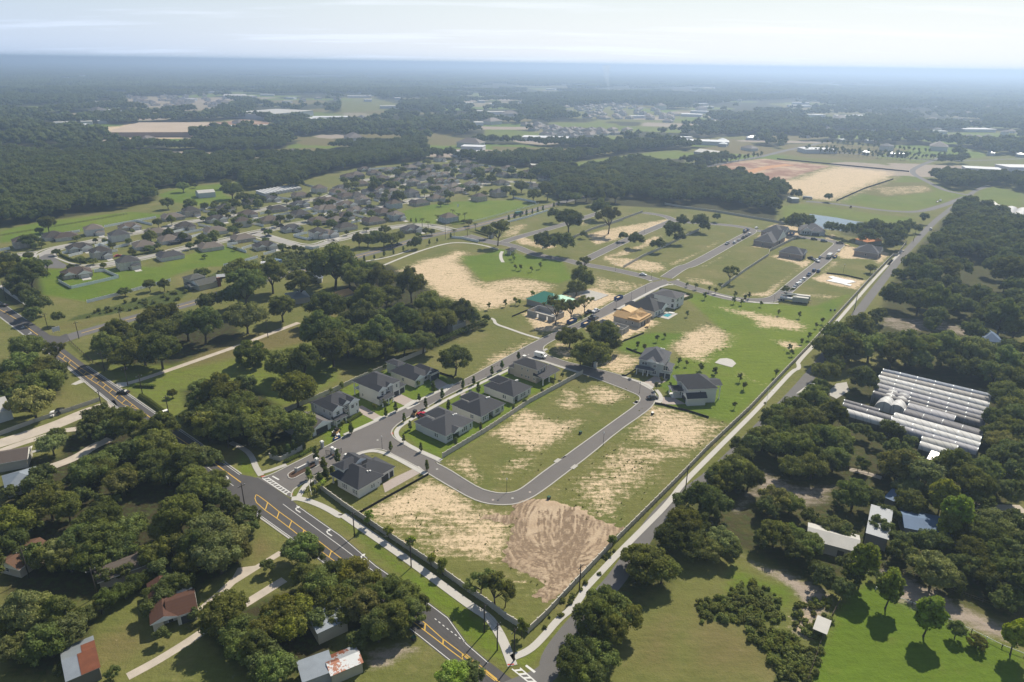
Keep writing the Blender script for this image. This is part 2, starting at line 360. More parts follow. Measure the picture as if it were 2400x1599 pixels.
# far bare ground
paint('clay', 1.0, 16, P(3, (60, 905), (300, 830), (560, 800), (1030, 850), (880, 890), (760, 930), (640, 980), (520, 940), (400, 930), (280, 920)))
paint('sand', .74, 22, P(3, (540, 940), (760, 940), (870, 895), (1030, 850), (1470, 890), (1450, 940), (1070, 1095), (860, 1080), (620, 1000)))
paint('clay', .9, 6, P(1, (980, 555), (1420, 545), (1740, 530), (1920, 560), (1700, 590), (1440, 600), (1430, 630), (1310, 625)))
paint('sand', .9, 6, P(1, (640, 590), (980, 555), (1320, 600), (1300, 640), (1320, 665), (810, 662), (700, 620)))
paint('dry', .8, 8, P(1, (900, 450), (1050, 445), (1250, 470), (1080, 475)))
paint('gravel', .55, 10, P(1, (830, 380), (1050, 372), (1290, 375), (1450, 385), (1700, 430), (1480, 470), (1250, 470), (900, 445)))
paint('gravel', .5, 10, P(2, (0, 480), (300, 490), (300, 520), (0, 530)))
paint('gravel', .5, 10, P(2, (780, 420), (1100, 405), (1290, 410), (1200, 440), (900, 450)))
paint('gravel', .6, 10, P(2, (880, 470), (1200, 480), (1190, 510), (1000, 510)))
paint('gravel', .4, 8, P(2, (1220, 570), (1700, 600), (2040, 610), (2030, 640), (1600, 690), (1450, 680)))
paint('dry', .9, 8, P(2, (1200, 560), (1420, 575), (1750, 605), (1750, 620), (1400, 600)))
# brighter, watered turf
for w_, q in ((.9, P('j', (0, 300), (60, 150), (260, 60), (700, 200), (960, 330), (0, 800), (0, 640))), (.9, P('i', (90, 880), (1150, 400), (1700, 200), (2350, 430), (2350, 560), (700, 1400), (420, 1560), (330, 1200))),
              (.85, P('j', (480, 830), (1400, 290), (1900, 40), (2349, 100), (2349, 440), (800, 1400), (200, 1050))),
              (.9, P('h', (0, 200), (430, 20), (600, 0), (1300, 0), (900, 300), (560, 440), (0, 320))), (1, P('h', (800, 850), (1080, 480), (1700, 300), (2352, 0), (2352, 1350), (1800, 1568), (680, 1320), (1000, 1180), (700, 980))),
              (1, P(6, (0, 260), (260, 260), (620, 330), (900, 350), (1150, 260), (1000, 450), (860, 640), (620, 880), (330, 1150), (0, 1070), (0, 700), (320, 560))),
              (.8, P(8, (0, 440), (480, 925), (740, 1120), (870, 1300), (1140, 1450), (1110, 1280), (900, 1060), (0, 450))), (.8, P('m', (1000, 1568), (1280, 1310), (1130, 1568))),
              (1.0, P(8, (1190, 1420), (1400, 1330), (1560, 1160), (2300, 330), (2330, 400), (2000, 720), (1500, 1230), (1270, 1450))),
              (1.0, P(9, (1110, 1000), (1280, 870), (1600, 1040), (2353, 1370), (2353, 1700), (800, 1700), (960, 1300))), (.7, P(9, (340, 750), (560, 860), (770, 900), (800, 1050), (500, 1080), (280, 960))),
              (.9, P('m', (0, 700), (230, 900), (300, 1150), (420, 1240), (0, 1160))), (.85, P('b', (0, 1150), (520, 980), (850, 900), (1240, 1060), (860, 1200), (470, 1220), (0, 1390))),
              (.9, P('a', (600, 1120), (1600, 1110), (2349, 1080), (2349, 1280), (1200, 1568), (370, 1440))), (.9, P('a', (0, 600), (500, 480), (1800, 330), (2349, 380), (1400, 560), (480, 690), (0, 760))),
              (1, P('c', (1080, 790), (1500, 700), (1980, 680), (2349, 650), (2349, 880), (2000, 940), (1280, 980), (1120, 890))), (1, P('d', (0, 660), (480, 650), (820, 640), (1190, 690), (500, 890), (0, 990))),
              (.9, P(2, (830, 1500), (1100, 1420), (1280, 1470), (1500, 1510), (1568, 1568), (900, 1568))), (1.0, P(5, (800, 0), (1500, 0), (1590, 150), (1500, 190), (1200, 140), (980, 180), (880, 80))),
              (.8, P('a', (250, 1050), (0, 960), (480, 920), (500, 1050))), (.5, P(4, (640, 700), (2070, 480), (2353, 700), (2353, 860), (1950, 1060), (1180, 1150), (860, 930))),
              (.8, P(1, (1080, 1050), (1240, 1000), (1660, 960), (1530, 1040), (1640, 1080), (1400, 1130), (1180, 1100)))):
    paint('lush', w_, 4, q)
# worn, straw-coloured grass
paint('dry', .7, 8, P(4, (1200, 620), (2060, 470), (2353, 240), (2353, 560), (1700, 700), (1240, 800)))
paint('dry', .55, 6, P(4, (250, 500), (1100, 350), (1700, 160), (1900, 0), (2353, 0), (2200, 80), (1200, 340), (960, 390), (520, 520)))
paint('dry', .8, 4, P('j', (1830, 600), (2150, 450), (2349, 330), (2349, 420), (1760, 700)))
paint('dry', .6, 9, P(9, (0, 1000), (320, 1080), (480, 1200), (700, 1340), (760, 1568), (0, 1568))); paint('dry', .6, 9, P(8, (2000, 1200), (2353, 950), (2353, 1568), (1950, 1500)))
paint('dry', .75, 5, P(7, (1700, 640), (1800, 530), (1930, 640), (1740, 760))); paint('dry', .6, 6, P(7, (600, 1250), (1000, 1100), (1100, 1280), (800, 1500), (480, 1450)))
paint('dry', .6, 8, P(3, (1290, 960), (1700, 960), (1760, 1030), (1400, 1070), (1200, 1040))); paint('dry', .5, 8, P(3, (840, 750), (1590, 810), (1560, 890), (650, 800)))
paint('dry', .5, 10, P(3, (1940, 790), (2353, 810), (2353, 930), (2100, 920), (1920, 880)))
paint('sand', .45, 6, P(3, (1300, 1000), (1700, 980), (1720, 1030), (1400, 1060)))
# shaded leaf litter under the woods, bare sandy yards
for q in (P(7, (0, 0), (640, 0), (1500, 0), (1780, 480), (1700, 760), (1300, 1000), (900, 1000), (500, 1040), (0, 1000)), P(7, (0, 900), (700, 1100), (600, 1400), (300, 1568), (0, 1568)),
          P(4, (480, 1150), (900, 1050), (1300, 1250), (1560, 1568), (300, 1568)), P(4, (640, 540), (1240, 520), (1600, 400), (1700, 560), (1200, 760), (700, 760)), P(4, (1220, 920), (1700, 860), (2000, 1060), (2100, 1260), (1850, 1340), (1350, 1300)),
          P(5, (0, 0), (350, 60), (600, 210), (960, 420), (1000, 480), (640, 660), (0, 720)), P(7, (1250, 1180), (2353, 780), (2353, 1568), (1700, 1568)), P(8, (0, 780), (520, 1000), (560, 1180), (320, 1300), (0, 1330)),
          P(6, (560, 1120), (900, 950), (1260, 760), (2353, 600), (2353, 1568), (100, 1568)), P(6, (1500, 20), (2353, 0), (2353, 640), (1250, 700), (1350, 300)),
          P(9, (0, 300), (330, 0), (2353, 0), (2353, 1250), (1500, 950), (1250, 850), (1080, 980), (780, 900), (380, 700), (0, 800)), P(8, (1950, 700), (2353, 100), (2353, 900), (1600, 1568), (1430, 1568), (1700, 1000)),
          P(3, (1500, 1500), (1800, 1180), (2353, 1200), (2353, 1568), (1480, 1568)), P(3, (1000, 1250), (1560, 1270), (1560, 1400), (1080, 1330)), P(4, (0, 40), (280, 60), (320, 340), (180, 420), (0, 300)), P(4, (0, 700), (470, 760), (440, 950), (280, 1060), (0, 1080))):
    paint('litter', .60 if sum(w_.x for w_ in q) > 0 else .78, 7, q)
paint('gravel', .55, 5, P(9, (560, 100), (800, 200), (1060, 200), (1050, 330), (830, 380), (560, 300), (400, 420), (300, 400))); paint('gravel', .75, 5, P(9, (1340, 760), (1500, 800), (1850, 1000), (2353, 1230), (2353, 1340), (1480, 1010), (1380, 900)))
paint('gravel', .7, 4, P(9, (360, 680), (560, 760), (760, 830), (1000, 940), (1060, 1010), (880, 1290), (740, 1230), (800, 1000), (720, 900), (520, 800)))
paint('gravel', .5, 4, P(6, (1370, 420), (1760, 430), (2200, 560), (2140, 590), (1800, 530), (1500, 520), (1340, 470))); paint('sand', .5, 4, P(9, (720, 1180), (860, 1000), (1020, 990), (900, 1300)))
paint('gravel', .6, 3, P(8, (150, 1350), (440, 1290), (600, 1330), (300, 1480), (180, 1500)))
paint('weeds', .9, 3, P(9, (100, 1060), (480, 880), (640, 960), (660, 1120), (560, 1180), (150, 1140))); paint('weeds', .9, 3, P(9, (430, 1240), (600, 1200), (760, 1300), (940, 1350), (860, 1568), (640, 1568), (640, 1430)))
paint('weeds', .8, 4, P(4, (500, 420), (1280, 210), (1600, 60), (1780, 20), (1800, 60), (1350, 230), (1200, 330), (450, 460)))
paint('weeds', .7, 5, P('b', (1350, 1100), (1700, 1000), (2100, 1020), (2100, 1200), (1700, 1290)))
paint('litter', .9, 12, P(1, (-300, 120), (2353, 150), (2353, 900), (1700, 950), (1100, 1000), (1080, 1090), (840, 1150), (380, 1220), (-300, 1330)))
paint('litter', .9, 12, P(2, (-100, 140), (2353, 180), (2353, 730), (1590, 830), (1200, 870), (700, 800), (-100, 890))); paint('litter', .9, 12, P(3, (-100, 190), (2600, 210), (2600, 770), (1700, 720), (1000, 680), (500, 760), (-100, 850)))
paint('litter', .9, 8, P(2, (1480, 1100), (1480, 960), (1700, 900), (2000, 820), (2353, 900)), P(3, (300, 920), (620, 970), (830, 1040), (650, 1110), (650, 1230), (200, 1150), (0, 1150)))
FIELDS = {   # clearings beyond the subdivisions: what keeps trees off
 'green': [P(1, (560, 350), (740, 340), (870, 340), (910, 370), (820, 376), (740, 370)), P(2, (990, 600), (1060, 590), (1260, 610), (1460, 630), (1440, 660), (1170, 680), (1080, 670), (980, 665)),
           P(2, (1420, 550), (1800, 545), (1950, 575), (2353, 600), (2353, 625), (2050, 612), (1750, 600), (1480, 580)), P(2, (1590, 830), (1800, 800), (2100, 760), (2353, 740), (2353, 800), (2040, 810), (1920, 800), (1700, 880), (1600, 850)),
           P(1, (1480, 830), (1560, 815), (1640, 860), (1810, 825), (1820, 850), (1760, 875)), P(3, (1430, 570), (1510, 570), (1500, 595), (1430, 595)), P(3, (840, 750), (960, 695), (1400, 715), (1720, 760), (1700, 815), (1590, 830), (1560, 890), (650, 800)),
           P(3, (1060, 1095), (1450, 950), (1560, 890), (1850, 1020), (1960, 1050), (1620, 1165), (1400, 1155)), P(3, (1930, 790), (2353, 810), (2353, 930), (2290, 950), (2120, 900), (1980, 880)), P(1, (1700, 480), (1860, 465), (2353, 490), (2353, 520), (1980, 540), (1850, 530)),
           P(2, (640, 330), (980, 350), (1000, 375), (720, 360)), P(3, (650, 1130), (840, 1105), (1400, 1190), (1640, 1200), (1500, 1270), (1280, 1240), (880, 1180), (700, 1230)), P(3, (2040, 1020), (2130, 985), (2353, 1040), (2353, 1140), (2000, 1090)), P(2, (480, 620), (560, 620), (550, 645), (490, 640))],
 'built': [P(1, (830, 380), (1050, 372), (1290, 375), (1450, 385), (1700, 430), (1480, 470), (1250, 470), (900, 445)), P(1, (900, 450), (1050, 445), (1250, 470), (1080, 475)), P(1, (1490, 490), (1840, 515), (1820, 530), (1600, 510)),
           P(1, (540, 600), (650, 595), (980, 555), (1420, 545), (1740, 525), (1920, 560), (1700, 592), (1440, 605), (1430, 630), (1310, 625), (1300, 675), (810, 668), (700, 640), (560, 625)), P(1, (1130, 700), (1440, 690), (1460, 715), (1200, 730)),
           P(2, (0, 380), (230, 385), (450, 440), (300, 490), (300, 525), (0, 530)), P(2, (780, 420), (1100, 405), (1290, 410), (1200, 440), (900, 450)), P(2, (880, 470), (1200, 480), (1190, 510), (1000, 510)),
           P(2, (1220, 570), (1300, 560), (1700, 600), (1870, 600), (2040, 610), (2030, 640), (1800, 660), (1600, 692), (1450, 690), (1440, 650)), P(3, (60, 700), (250, 650), (540, 640), (530, 680), (320, 712), (130, 715)), P(3, (0, 760), (80, 730), (250, 740), (240, 790), (20, 840)),
           P(3, (40, 900), (300, 830), (560, 800), (1600, 890), (1450, 950), (1060, 1100), (860, 1085), (640, 990), (400, 940), (300, 930)), P(1, (1560, 360), (1800, 375), (2000, 395), (2080, 450), (1980, 450), (1800, 430), (1700, 400))]}
FIELDS['built'].append(P(2, (1500, 450), (2000, 430), (2353, 480), (2353, 560), (1900, 540), (1560, 520)))
for q in FIELDS['green']:
    paint('lush', .55, 6, q); paint('litter', 0.0, 6, q, mode='set')
for q in FIELDS['built']: paint('litter', 0.0, 6, q, mode='set')

g_ = np.random.default_rng(21); GLADES = []
for _ in range(260):
    d_ = g_.uniform(1000, 3000) if _ < 170 else g_.uniform(3000, 9000); a_ = R(g_.uniform(-40, 40)); c_ = np.array([math.sin(a_) * d_, math.cos(a_) * d_]); r1, r2 = g_.uniform(30, 100) * (1 + d_ / 5000), g_.uniform(18, 60) * (1 + d_ / 2500)
    w_ = np.array([(c_[0] + math.cos(k * .785) * r1 * g_.uniform(.6, 1.2), c_[1] + math.sin(k * .785) * r2 * g_.uniform(.6, 1.2)) for k in range(8)]); GLADES.append((w_, c_))
    q = [Vector((x, y, 0)) for x, y in w_]; paint('litter', 0.0, 4, q, mode='set'); paint(('lush', 'dry', 'gravel', 'lush', 'dry')[_ % 5], (.9, .9, .7, .7, .7)[_ % 5], 4, q)
def hillock(x, y):
    """The low grassed berm in the retention area."""
    return 0.0
rr, azz = ground_points()
NA = len(azz)
gx = np.outer(rr[1:], np.sin(azz)).ravel(); gy = np.outer(rr[1:], np.cos(azz)).ravel()
GX = np.concatenate([[0.], gx]); GY = np.concatenate([[0.], gy])
XY = np.stack([GX, GY], 1); cover = np.zeros((len(GX), 8))
for ch, w, soft, poly, mode in PAINT:
    lo = poly.min(0) - soft * 2; hi = poly.max(0) + soft * 2
    k = np.nonzero((GX > lo[0]) & (GX < hi[0]) & (GY > lo[1]) & (GY < hi[1]))[0]
    if not len(k): continue
    far = np.hypot(GX[k], GY[k]); sf = np.maximum(soft, far * .006)
    s = np.clip(sdist(XY[k], poly) / sf * .5 + .5, 0, 1); s = s * s * (3 - 2 * s)
    cover[k, ch] = np.maximum(cover[k, ch], s * w) if mode == 'max' else cover[k, ch] * (1 - s) + w * s
far_ = np.hypot(GX, GY) > 2600
back = (GY < 60) & (np.hypot(GX, GY) > 150); cover[back, 2] = .6
nr = len(rr) - 1
q0 = np.arange(NA); q1 = (q0 + 1) % NA
quads = np.concatenate([np.stack([1 + i * NA + q0, 1 + i * NA + q1, 1 + (i + 1) * NA + q1, 1 + (i + 1) * NA + q0], 1) for i in range(nr - 1)])
tris = np.stack([np.zeros(NA, int), 1 + q1, 1 + q0], 1)
def fast_mesh(name, co, quads=None, tris=None, mats=()):
    me = bpy.data.meshes.new(name); me.vertices.add(len(co)); me.vertices.foreach_set('co', np.asarray(co, np.float32).ravel())
    nq = 0 if quads is None else len(quads); ntr = 0 if tris is None else len(tris)
    idx = np.concatenate(([quads.ravel()] if nq else []) + ([tris.ravel()] if ntr else []))
    tot = np.concatenate(([np.full(nq, 4)] if nq else []) + ([np.full(ntr, 3)] if ntr else []))
    me.loops.add(len(idx)); me.loops.foreach_set('vertex_index', idx.astype(np.int32))
    me.polygons.add(len(tot)); st = np.concatenate([[0], np.cumsum(tot)[:-1]])
    me.polygons.foreach_set('loop_start', st.astype(np.int32)); me.polygons.foreach_set('loop_total', tot.astype(np.int32))
    for mm in mats: me.materials.append(mm)
    me.update(calc_edges=True); me.validate()
    return me
def ground_material():
    mt, t = newmat('ground_cover'); n = N(t); p = n.pos()
    a = n.n('ShaderNodeAttribute', attribute_name='cover_a'); b = n.n('ShaderNodeAttribute', attribute_name='cover_b')
    sa = n.n('ShaderNodeSeparateColor', {0: a.outputs[0]}); sb = n.n('ShaderNodeSeparateColor', {0: b.outputs[0]})
    sand, lush, litter = sa.outputs; clay = a.outputs['Alpha']; dry, gravel, weeds = sb.outputs
    big = n.noise(p, .012, 5, .6); mid = n.noise(p, .09, 4, .6); small = n.noise(p, .55, 4, .65); fine = n.noise(p, 2.4, 3, .7)
    # mower and drill lines run with the streets
    rot = n.n('ShaderNodeMapping', {'Vector': p, 'Rotation': (0, 0, R(-38)), 'Scale': (.10, .75, 1)}).outputs[0]
    streak = n.noise(rot, 1.0, 4, .6)
    tex = n.math('ADD', n.math('MULTIPLY', small, .5), n.math('ADD', n.math('MULTIPLY', mid, .3), n.math('ADD', n.math('MULTIPLY', streak, .35), n.math('MULTIPLY', fine, .25))))   # about .7
    dv = n.math('SUBTRACT', tex, .70)
    def mask(c, k=1.9, wd=.10): return n.step(n.math('ADD', c, n.math('MULTIPLY', dv, k)), .5 - wd, .5 + wd)
    olive = n.mix(n.step(mid, .35, .65), (.140, .142, .044), (.105, .120, .032))
    olive = n.mix(n.math('MULTIPLY', n.step(n.noise(p, .045, 5, .68), .46, .66), .75), olive, n.mix(small, (.20, .175, .075), (.15, .135, .05)))
    green = n.mix(n.math('MULTIPLY', n.step(n.noise(p, .07, 5, .68), .52, .72), .32), n.mix(n.step(big, .4, .6), (.092, .142, .016), (.122, .162, .021)), (.16, .155, .045))
    col = n.mix(mask(n.math('MULTIPLY', n.math('ADD', lush, .05), .95), 1.1, .35), olive, green)
    col = n.mix(mask(dry, .9, .3), col, n.mix(small, (.17, .135, .058), (.11, .10, .038)))
    wd = mask(weeds, 1.6, .15)
    col = n.mix(wd, col, n.mix(small, (.035, .055, .012), (.085, .10, .028)))
    lit = n.mix(mid, (.030, .026, .014), (.052, .046, .022)); lit = n.mix(n.step(small, .45, .62), lit, (.045, .058, .017))
    col = n.mix(mask(litter, 1.0, .2), col, lit)
    col = n.mix(mask(n.math('MULTIPLY', gravel, 1.05), 1.3, .22), col, n.mix(small, (.36, .30, .25), (.22, .185, .15)))
    sm = n.math('MULTIPLY', mask(sand, 2.3, .22), n.math('SUBTRACT', 1.0, n.math('MULTIPLY', n.step(n.noise(p, 1.15, 3, .7), .56, .66), .8)))
    sandc = n.mix(n.step(mid, .3, .7), n.mix(small, (.66, .52, .35), (.50, .385, .25)), n.mix(fine, (.58, .46, .32), (.42, .32, .20)))
    col = n.mix(sm, col, sandc)
    cm = mask(clay, .8, .2)
    col = n.mix(cm, col, n.mix(n.step(n.noise(p, .035, 6, .7), .42, .62), n.mix(n.step(small, .3, .7), (.30, .165, .11), (.20, .12, .085)), n.mix(mid, (.36, .25, .17), (.46, .36, .26))))
    v = n.math('ADD', .42, n.math('ADD', n.math('MULTIPLY', fine, .46), n.math('ADD', n.math('MULTIPLY', small, .42), n.math('ADD', n.math('MULTIPLY', mid, .28), n.math('MULTIPLY', n.math('SUBTRACT', streak, .5), .5)))))
    col = n.n('ShaderNodeHueSaturation', {'Value': v, 'Color': col}).outputs[0]
    hgt = n.math('ADD', n.math('MULTIPLY', fine, .4), n.math('MULTIPLY', n.math('SUBTRACT', 1.0, sm), n.math('MULTIPLY', small, 1.2)))
    n.out(col, .95, .1, bump=hgt, bs=.75, bd=.35)
    return mt
M['ground'] = ground_material()
gme = fast_mesh('ground', np.stack([GX, GY, np.zeros(len(GX))], 1), quads, tris, (M['ground'],))
for nm, cols in (('cover_a', cover[:, 0:4]), ('cover_b', cover[:, 4:8])):
    at = gme.color_attributes.new(nm, 'FLOAT_COLOR', 'POINT'); at.data.foreach_set('color', cols.astype(np.float32).ravel())
gme.polygons.foreach_set('use_smooth', np.ones(len(gme.polygons), bool))
tag(link('ground', gme), kind='structure')
# ------------------------------------------------------------------ roads, walks, kerbs, markings
def xy(p): return Vector((p[0], p[1]))
def smooth(pts, it=2, closed=False):
    """Chaikin corner cutting, ends kept."""
    pts = [xy(p) for p in pts]
    for _ in range(it):
        o = [] if closed else [pts[0]]
        n = len(pts)
        for i in range(n if closed else n - 1):
            a, b = pts[i], pts[(i + 1) % n]; o += [a * .75 + b * .25, a * .25 + b * .75]
        if not closed: o.append(pts[-1])
        pts = o
    return pts
def resample(pts, step):
    pts = [xy(p) for p in pts]; o = [pts[0]]; acc = 0.0
    for a, b in zip(pts, pts[1:]):
        L = (b - a).length
        while L > 1e-9 and acc + L >= step:
            a = a + (b - a) * ((step - acc) / L); L = (b - a).length; acc = 0; o.append(a)
        acc += L
    if (o[-1] - pts[-1]).length > step * .2: o.append(pts[-1])
    return o
def offset(pts, d):
    o = []
    for i, p in enumerate(pts):
        a = pts[max(i - 1, 0)]; b = pts[min(i + 1, len(pts) - 1)]; t = (b - a).normalized(); o.append(p + Vector((-t.y, t.x)) * d)
    return o
def ribbon_mb(mb, pts, w, z0, z1, mi=0, it=2):
    pts = smooth(pts, it) if it else [xy(p) for p in pts]
    l, r = offset(pts, w / 2), offset(pts, -w / 2); n = len(pts)
    if z1 - z0 < .015:
        mb.add([(p.x, p.y, z1) for p in r] + [(p.x, p.y, z1) for p in l], [(i, i + 1, n + i + 1, n + i) for i in range(n - 1)], mi)
    else:
        vs = [(p.x, p.y, z0) for p in r] + [(p.x, p.y, z1) for p in r] + [(p.x, p.y, z1) for p in l] + [(p.x, p.y, z0) for p in l]; fs = []
        for i in range(n - 1):
            for k in range(3): fs.append((k * n + i, k * n + i + 1, (k + 1) * n + i + 1, (k + 1) * n + i))
        fs += [(0, n, 2 * n, 3 * n), (n - 1, 4 * n - 1, 3 * n - 1, 2 * n - 1)]; mb.add(vs, fs, mi)
    return mb
def ribbon(name, pts, w, z0, z1, mat, it=2, parent=None, kind='structure'):
    o = ribbon_mb(MB(), pts, w, z0, z1, 0, it).build(name, M[mat], parent)
    if parent is None and kind: o['kind'] = kind
    return o
def area(name, pts, z, mat, parent=None, kind='structure', z0=None):
    """A flat or slab-like patch with an outline."""
    bm = bmesh.new(); vs = [bm.verts.new((p[0], p[1], z)) for p in pts]; f = bm.faces.new(vs); bm.normal_update()
    if f.normal.z < 0: f.normal_flip()
    if z0 is not None:
        r = bmesh.ops.extrude_face_region(bm, geom=[f]); 
        for v in r['geom']:
            if isinstance(v, bmesh.types.BMVert): v.co.z = z
        for v in vs: v.co.z = z0
    bmesh.ops.triangulate(bm, faces=[f for f in bm.faces if len(f.verts) > 4])
    bmesh.ops.recalc_face_normals(bm, faces=bm.faces)
    if z0 is None:
        for f in bm.faces:
            if f.normal.z < 0: f.normal_flip()
    me = bpy.data.meshes.new(name); bm.to_mesh(me); bm.free(); me.materials.append(M[mat]); o = link(name, me, parent)
    if parent is None and kind: o['kind'] = kind
    return o
def lines(name, segs, w, z, mat, parent):
    mb = MB()
    for s in segs: ribbon_mb(mb, s, w, z, z, 0, 0)
    return mb.build(name, M[mat], parent)
M['clay_orange'] = simple('clay_orange', (.42, .22, .10), .95, .2, .1)
AXI = (P(5, (1660, 815))[0] - P(5, (700, 1390))[0]).xy.normalized(); BXI = Vector((-AXI.y, AXI.x))
ZR = .02   # road surface
# --- county road along the lower left
LE = P(0, (1330, 1780), (1072, 1566), (978.5, 1491), (770, 1331), (680, 1261.5), (608.6, 1210.5), (561, 1181.6), (525, 1152), (333, 994), (285.6, 965.5), (200.6, 895.8), (156.4, 860), (95.2, 817.6), (54.4, 785.3), (0, 744.5), (-120, 655), (-300, 525))
RE = P(0, (1420, 1760), (1250, 1630), (1146.8, 1552), (1095.8, 1508), (1051.6, 1446.8), (963, 1380.5), (881.6, 1324.4), (800, 1254.7), (697, 1183.3), (683.4, 1171.4), (610, 1122), (564.4, 1112), (523.6, 1083), (472.6, 1042), (404.6, 996), (316, 935), (278.8, 909.4), (204, 858.4), (149.6, 817.6), (112, 782), (64.6, 749.6), (0, 705.4), (-120, 622), (-300, 500))
main_road = area('main_road', LE + RE[::-1], ZR, 'asphalt_new')
def edge(pts, d): return offset([xy(p) for p in pts], d)
lines('white_edge_line', [edge(LE[1:7], -.35)], .16, ZR + .008, 'white_paint', main_road); lines('white_edge_line', [edge(LE[8:16], -.35)], .16, ZR + .008, 'white_paint', main_road)
lines('white_edge_line', [edge(RE[2:9], .35)], .16, ZR + .008, 'white_paint', main_road); lines('white_edge_line', [edge(RE[11:18], .35)], .16, ZR + .008, 'white_paint', main_road); lines('white_edge_line', [edge(RE[20:24], .35)], .16, ZR + .008, 'white_paint', main_road)
A1 = P(7, (1765, 275), (1785, 285), (1840, 325), (1920, 390), (2010, 455), (2100, 522), (2190, 590), (2280, 660), (2353, 715)) + P(8, (60, 755), (240, 890), (420, 1035), (590, 1172), (700, 1270), (800, 1345), (905, 1425))
B1 = P(7, (1765, 275), (1757, 300), (1768, 330), (1830, 385), (1900, 432), (1990, 500), (2080, 570), (2170, 633), (2280, 715)) + P(8, (20, 780), (200, 915), (380, 1060), (545, 1190), (640, 1262), (760, 1355), (890, 1450))
lines('yellow_line', [A1, B1], .22, ZR + .010, 'yellow_paint', main_road)
A2 = P(4, (410, 660), (490, 720), (560, 775), (630, 820), (700, 865), (760, 910), (830, 960), (960, 1060)); B2 = P(4, (400, 690), (470, 740), (540, 790), (610, 845), (690, 895), (760, 950), (850, 1025), (960, 1060))
lines('yellow_line', [A2, B2], .22, ZR + .010, 'yellow_paint', main_road)
lines('yellow_line', [P(4, (960, 1060), (1130, 1180)), P(4, (1170, 1215), (1450, 1400)), P(7, (1480, 60), (1660, 190)), P(4, (0, 370), (120, 440)), P(4, (20, 385), (50, 375)), P(4, (170, 480), (262, 546)), P(0, (1133, 1569), (1250, 1665))], .3, ZR + .010, 'yellow_paint', main_road)
lines('yellow_line', [P(0, (1090, 1532), (1165, 1592)), P(0, (1085, 1536), (1160, 1596))], .2, ZR + .010, 'yellow_paint', main_road)
for a, b in ((P(7, (1845, 330), (1830, 378))), P(7, (1925, 394), (1908, 440)), P(7, (2010, 457), (1993, 502)), P(7, (2095, 520), (2080, 570)), P(7, (2187, 590), (2170, 632)), P(7, (2285, 662), (2268, 708)), P(8, (25, 728), (10, 772)), P(8, (190, 850), (170, 895)), P(8, (380, 1000), (360, 1045)),
             P(8, (578, 1165), (575, 1212)), P(8, (703, 1272), (700, 1308)), P(8, (837, 1372), (833, 1412)), P(4, (450, 690), (430, 712)), P(4, (490, 718), (470, 742)), P(4, (560, 775), (540, 792)), P(4, (597, 800), (575, 820)), P(4, (648, 832), (625, 855)), P(4, (690, 860), (665, 880)), P(4, (730, 888), (708, 910)), P(4, (775, 920), (750, 945)), P(4, (820, 952), (795, 980)), P(4, (868, 988), (840, 1015)), P(4, (915, 1025), (895, 1045))):
    lines('hatch_bar', [[a, b]], .3, ZR + .014, 'yellow_paint', main_road)
lines('lane_line', [P(7, (1950, 340), (2353, 635)) + P(8, (350, 900)), P(8, (350, 900), (480, 985)), P(7, (1430, 85), (1610, 215)), P(4, (0, 425), (160, 545)), P(4, (1210, 1290), (1310, 1370))], .15, ZR + .008, 'white_paint', main_road)
lines('dashed_line', [P(8, (10 + i * 35, 655 + i * 0), (10 + i * 35, 655)) for i in range(0)] + [P('o', (x, y), (x + 25, y + 20)) for x, y in ((110, 700), (162, 742), (218, 787), (273, 832), (330, 874), (385, 915), (438, 958), (500, 1005))] + [P(4, (x, y), (x + 14, y + 9)) for x, y in ((860, 1035), (885, 1053), (910, 1072), (937, 1090), (962, 1110), (990, 1130))], .2, ZR + .008, 'white_paint', main_road)
def turn_arrow(c, fwd, s=1.0):
    """White pavement arrow: a shaft that bends into a head."""
    f = xy(fwd).normalized(); r = Vector((f.y, -f.x)); q = lambda x, y: (c[0] + (r.x * x + f.x * y) * s, c[1] + (r.y * x + f.y * y) * s, ZR + .012)
    mb = MB(); mb.add([q(-.15, -1.8), (q(.2, -1.8)), q(.2, .2), q(-.15, .2)], [(0, 1, 2, 3)]); mb.add([q(-.15, .2), q(.2, .2), q(.45, .75), q(.3, 1.15)], [(0, 1, 2, 3)]); mb.add([q(.3, 1.15), q(.45, .75), q(.95, .75), q(.95, 1.1)], [(0, 1, 2, 3)]); mb.add([q(.95, .3), q(1.9, .95), q(.95, 1.6)], [(0, 1, 2)])
    mb.build('turn_arrow', M['white_paint'], main_road)
rd = G(523, 1083) - G(800, 1254)
for t, x, y in ((7, 2045, 383), (7, 2260, 543), (8, 145, 717)): turn_arrow(P(t, (x, y))[0], -rd if t == 0 else rd, .95)
for t, x, y in ((7, 1570, 155), (4, 1075, 1165), (4, 1215, 1275), (4, 215, 530), (4, 165, 488)): turn_arrow(P(t, (x, y))[0], -rd, .95)
def crosswalk(t, a0, a1, b0, b1, n, parent):
    A0, A1, B0, B1 = P(t, a0, a1, b0, b1)
    lines('crosswalk_line', [[A0, A1], [B0, B1]], .3, ZR + .010, 'white_paint', parent)
    for i in range(n):
        f = (i + .5) / n; lines('crosswalk_bar', [[A0.lerp(A1, f), B0.lerp(B1, f)]], .45, ZR + .014, 'white_paint', parent)
crosswalk('m', (430, 1265), (880, 1568), (535, 1250), (950, 1530), 9, main_road)
lines('stop_bar', [P('m', (615, 1225), (735, 1292))], .5, ZR + .010, 'white_paint', main_road)
crosswalk('o', (1165, 1388), (1420, 1590), (1275, 1375), (1520, 1590), 4, main_road); lines('stop_bar', [P('o', (1355, 1340), (1480, 1435))], .55, ZR + .010, 'white_paint', main_road)

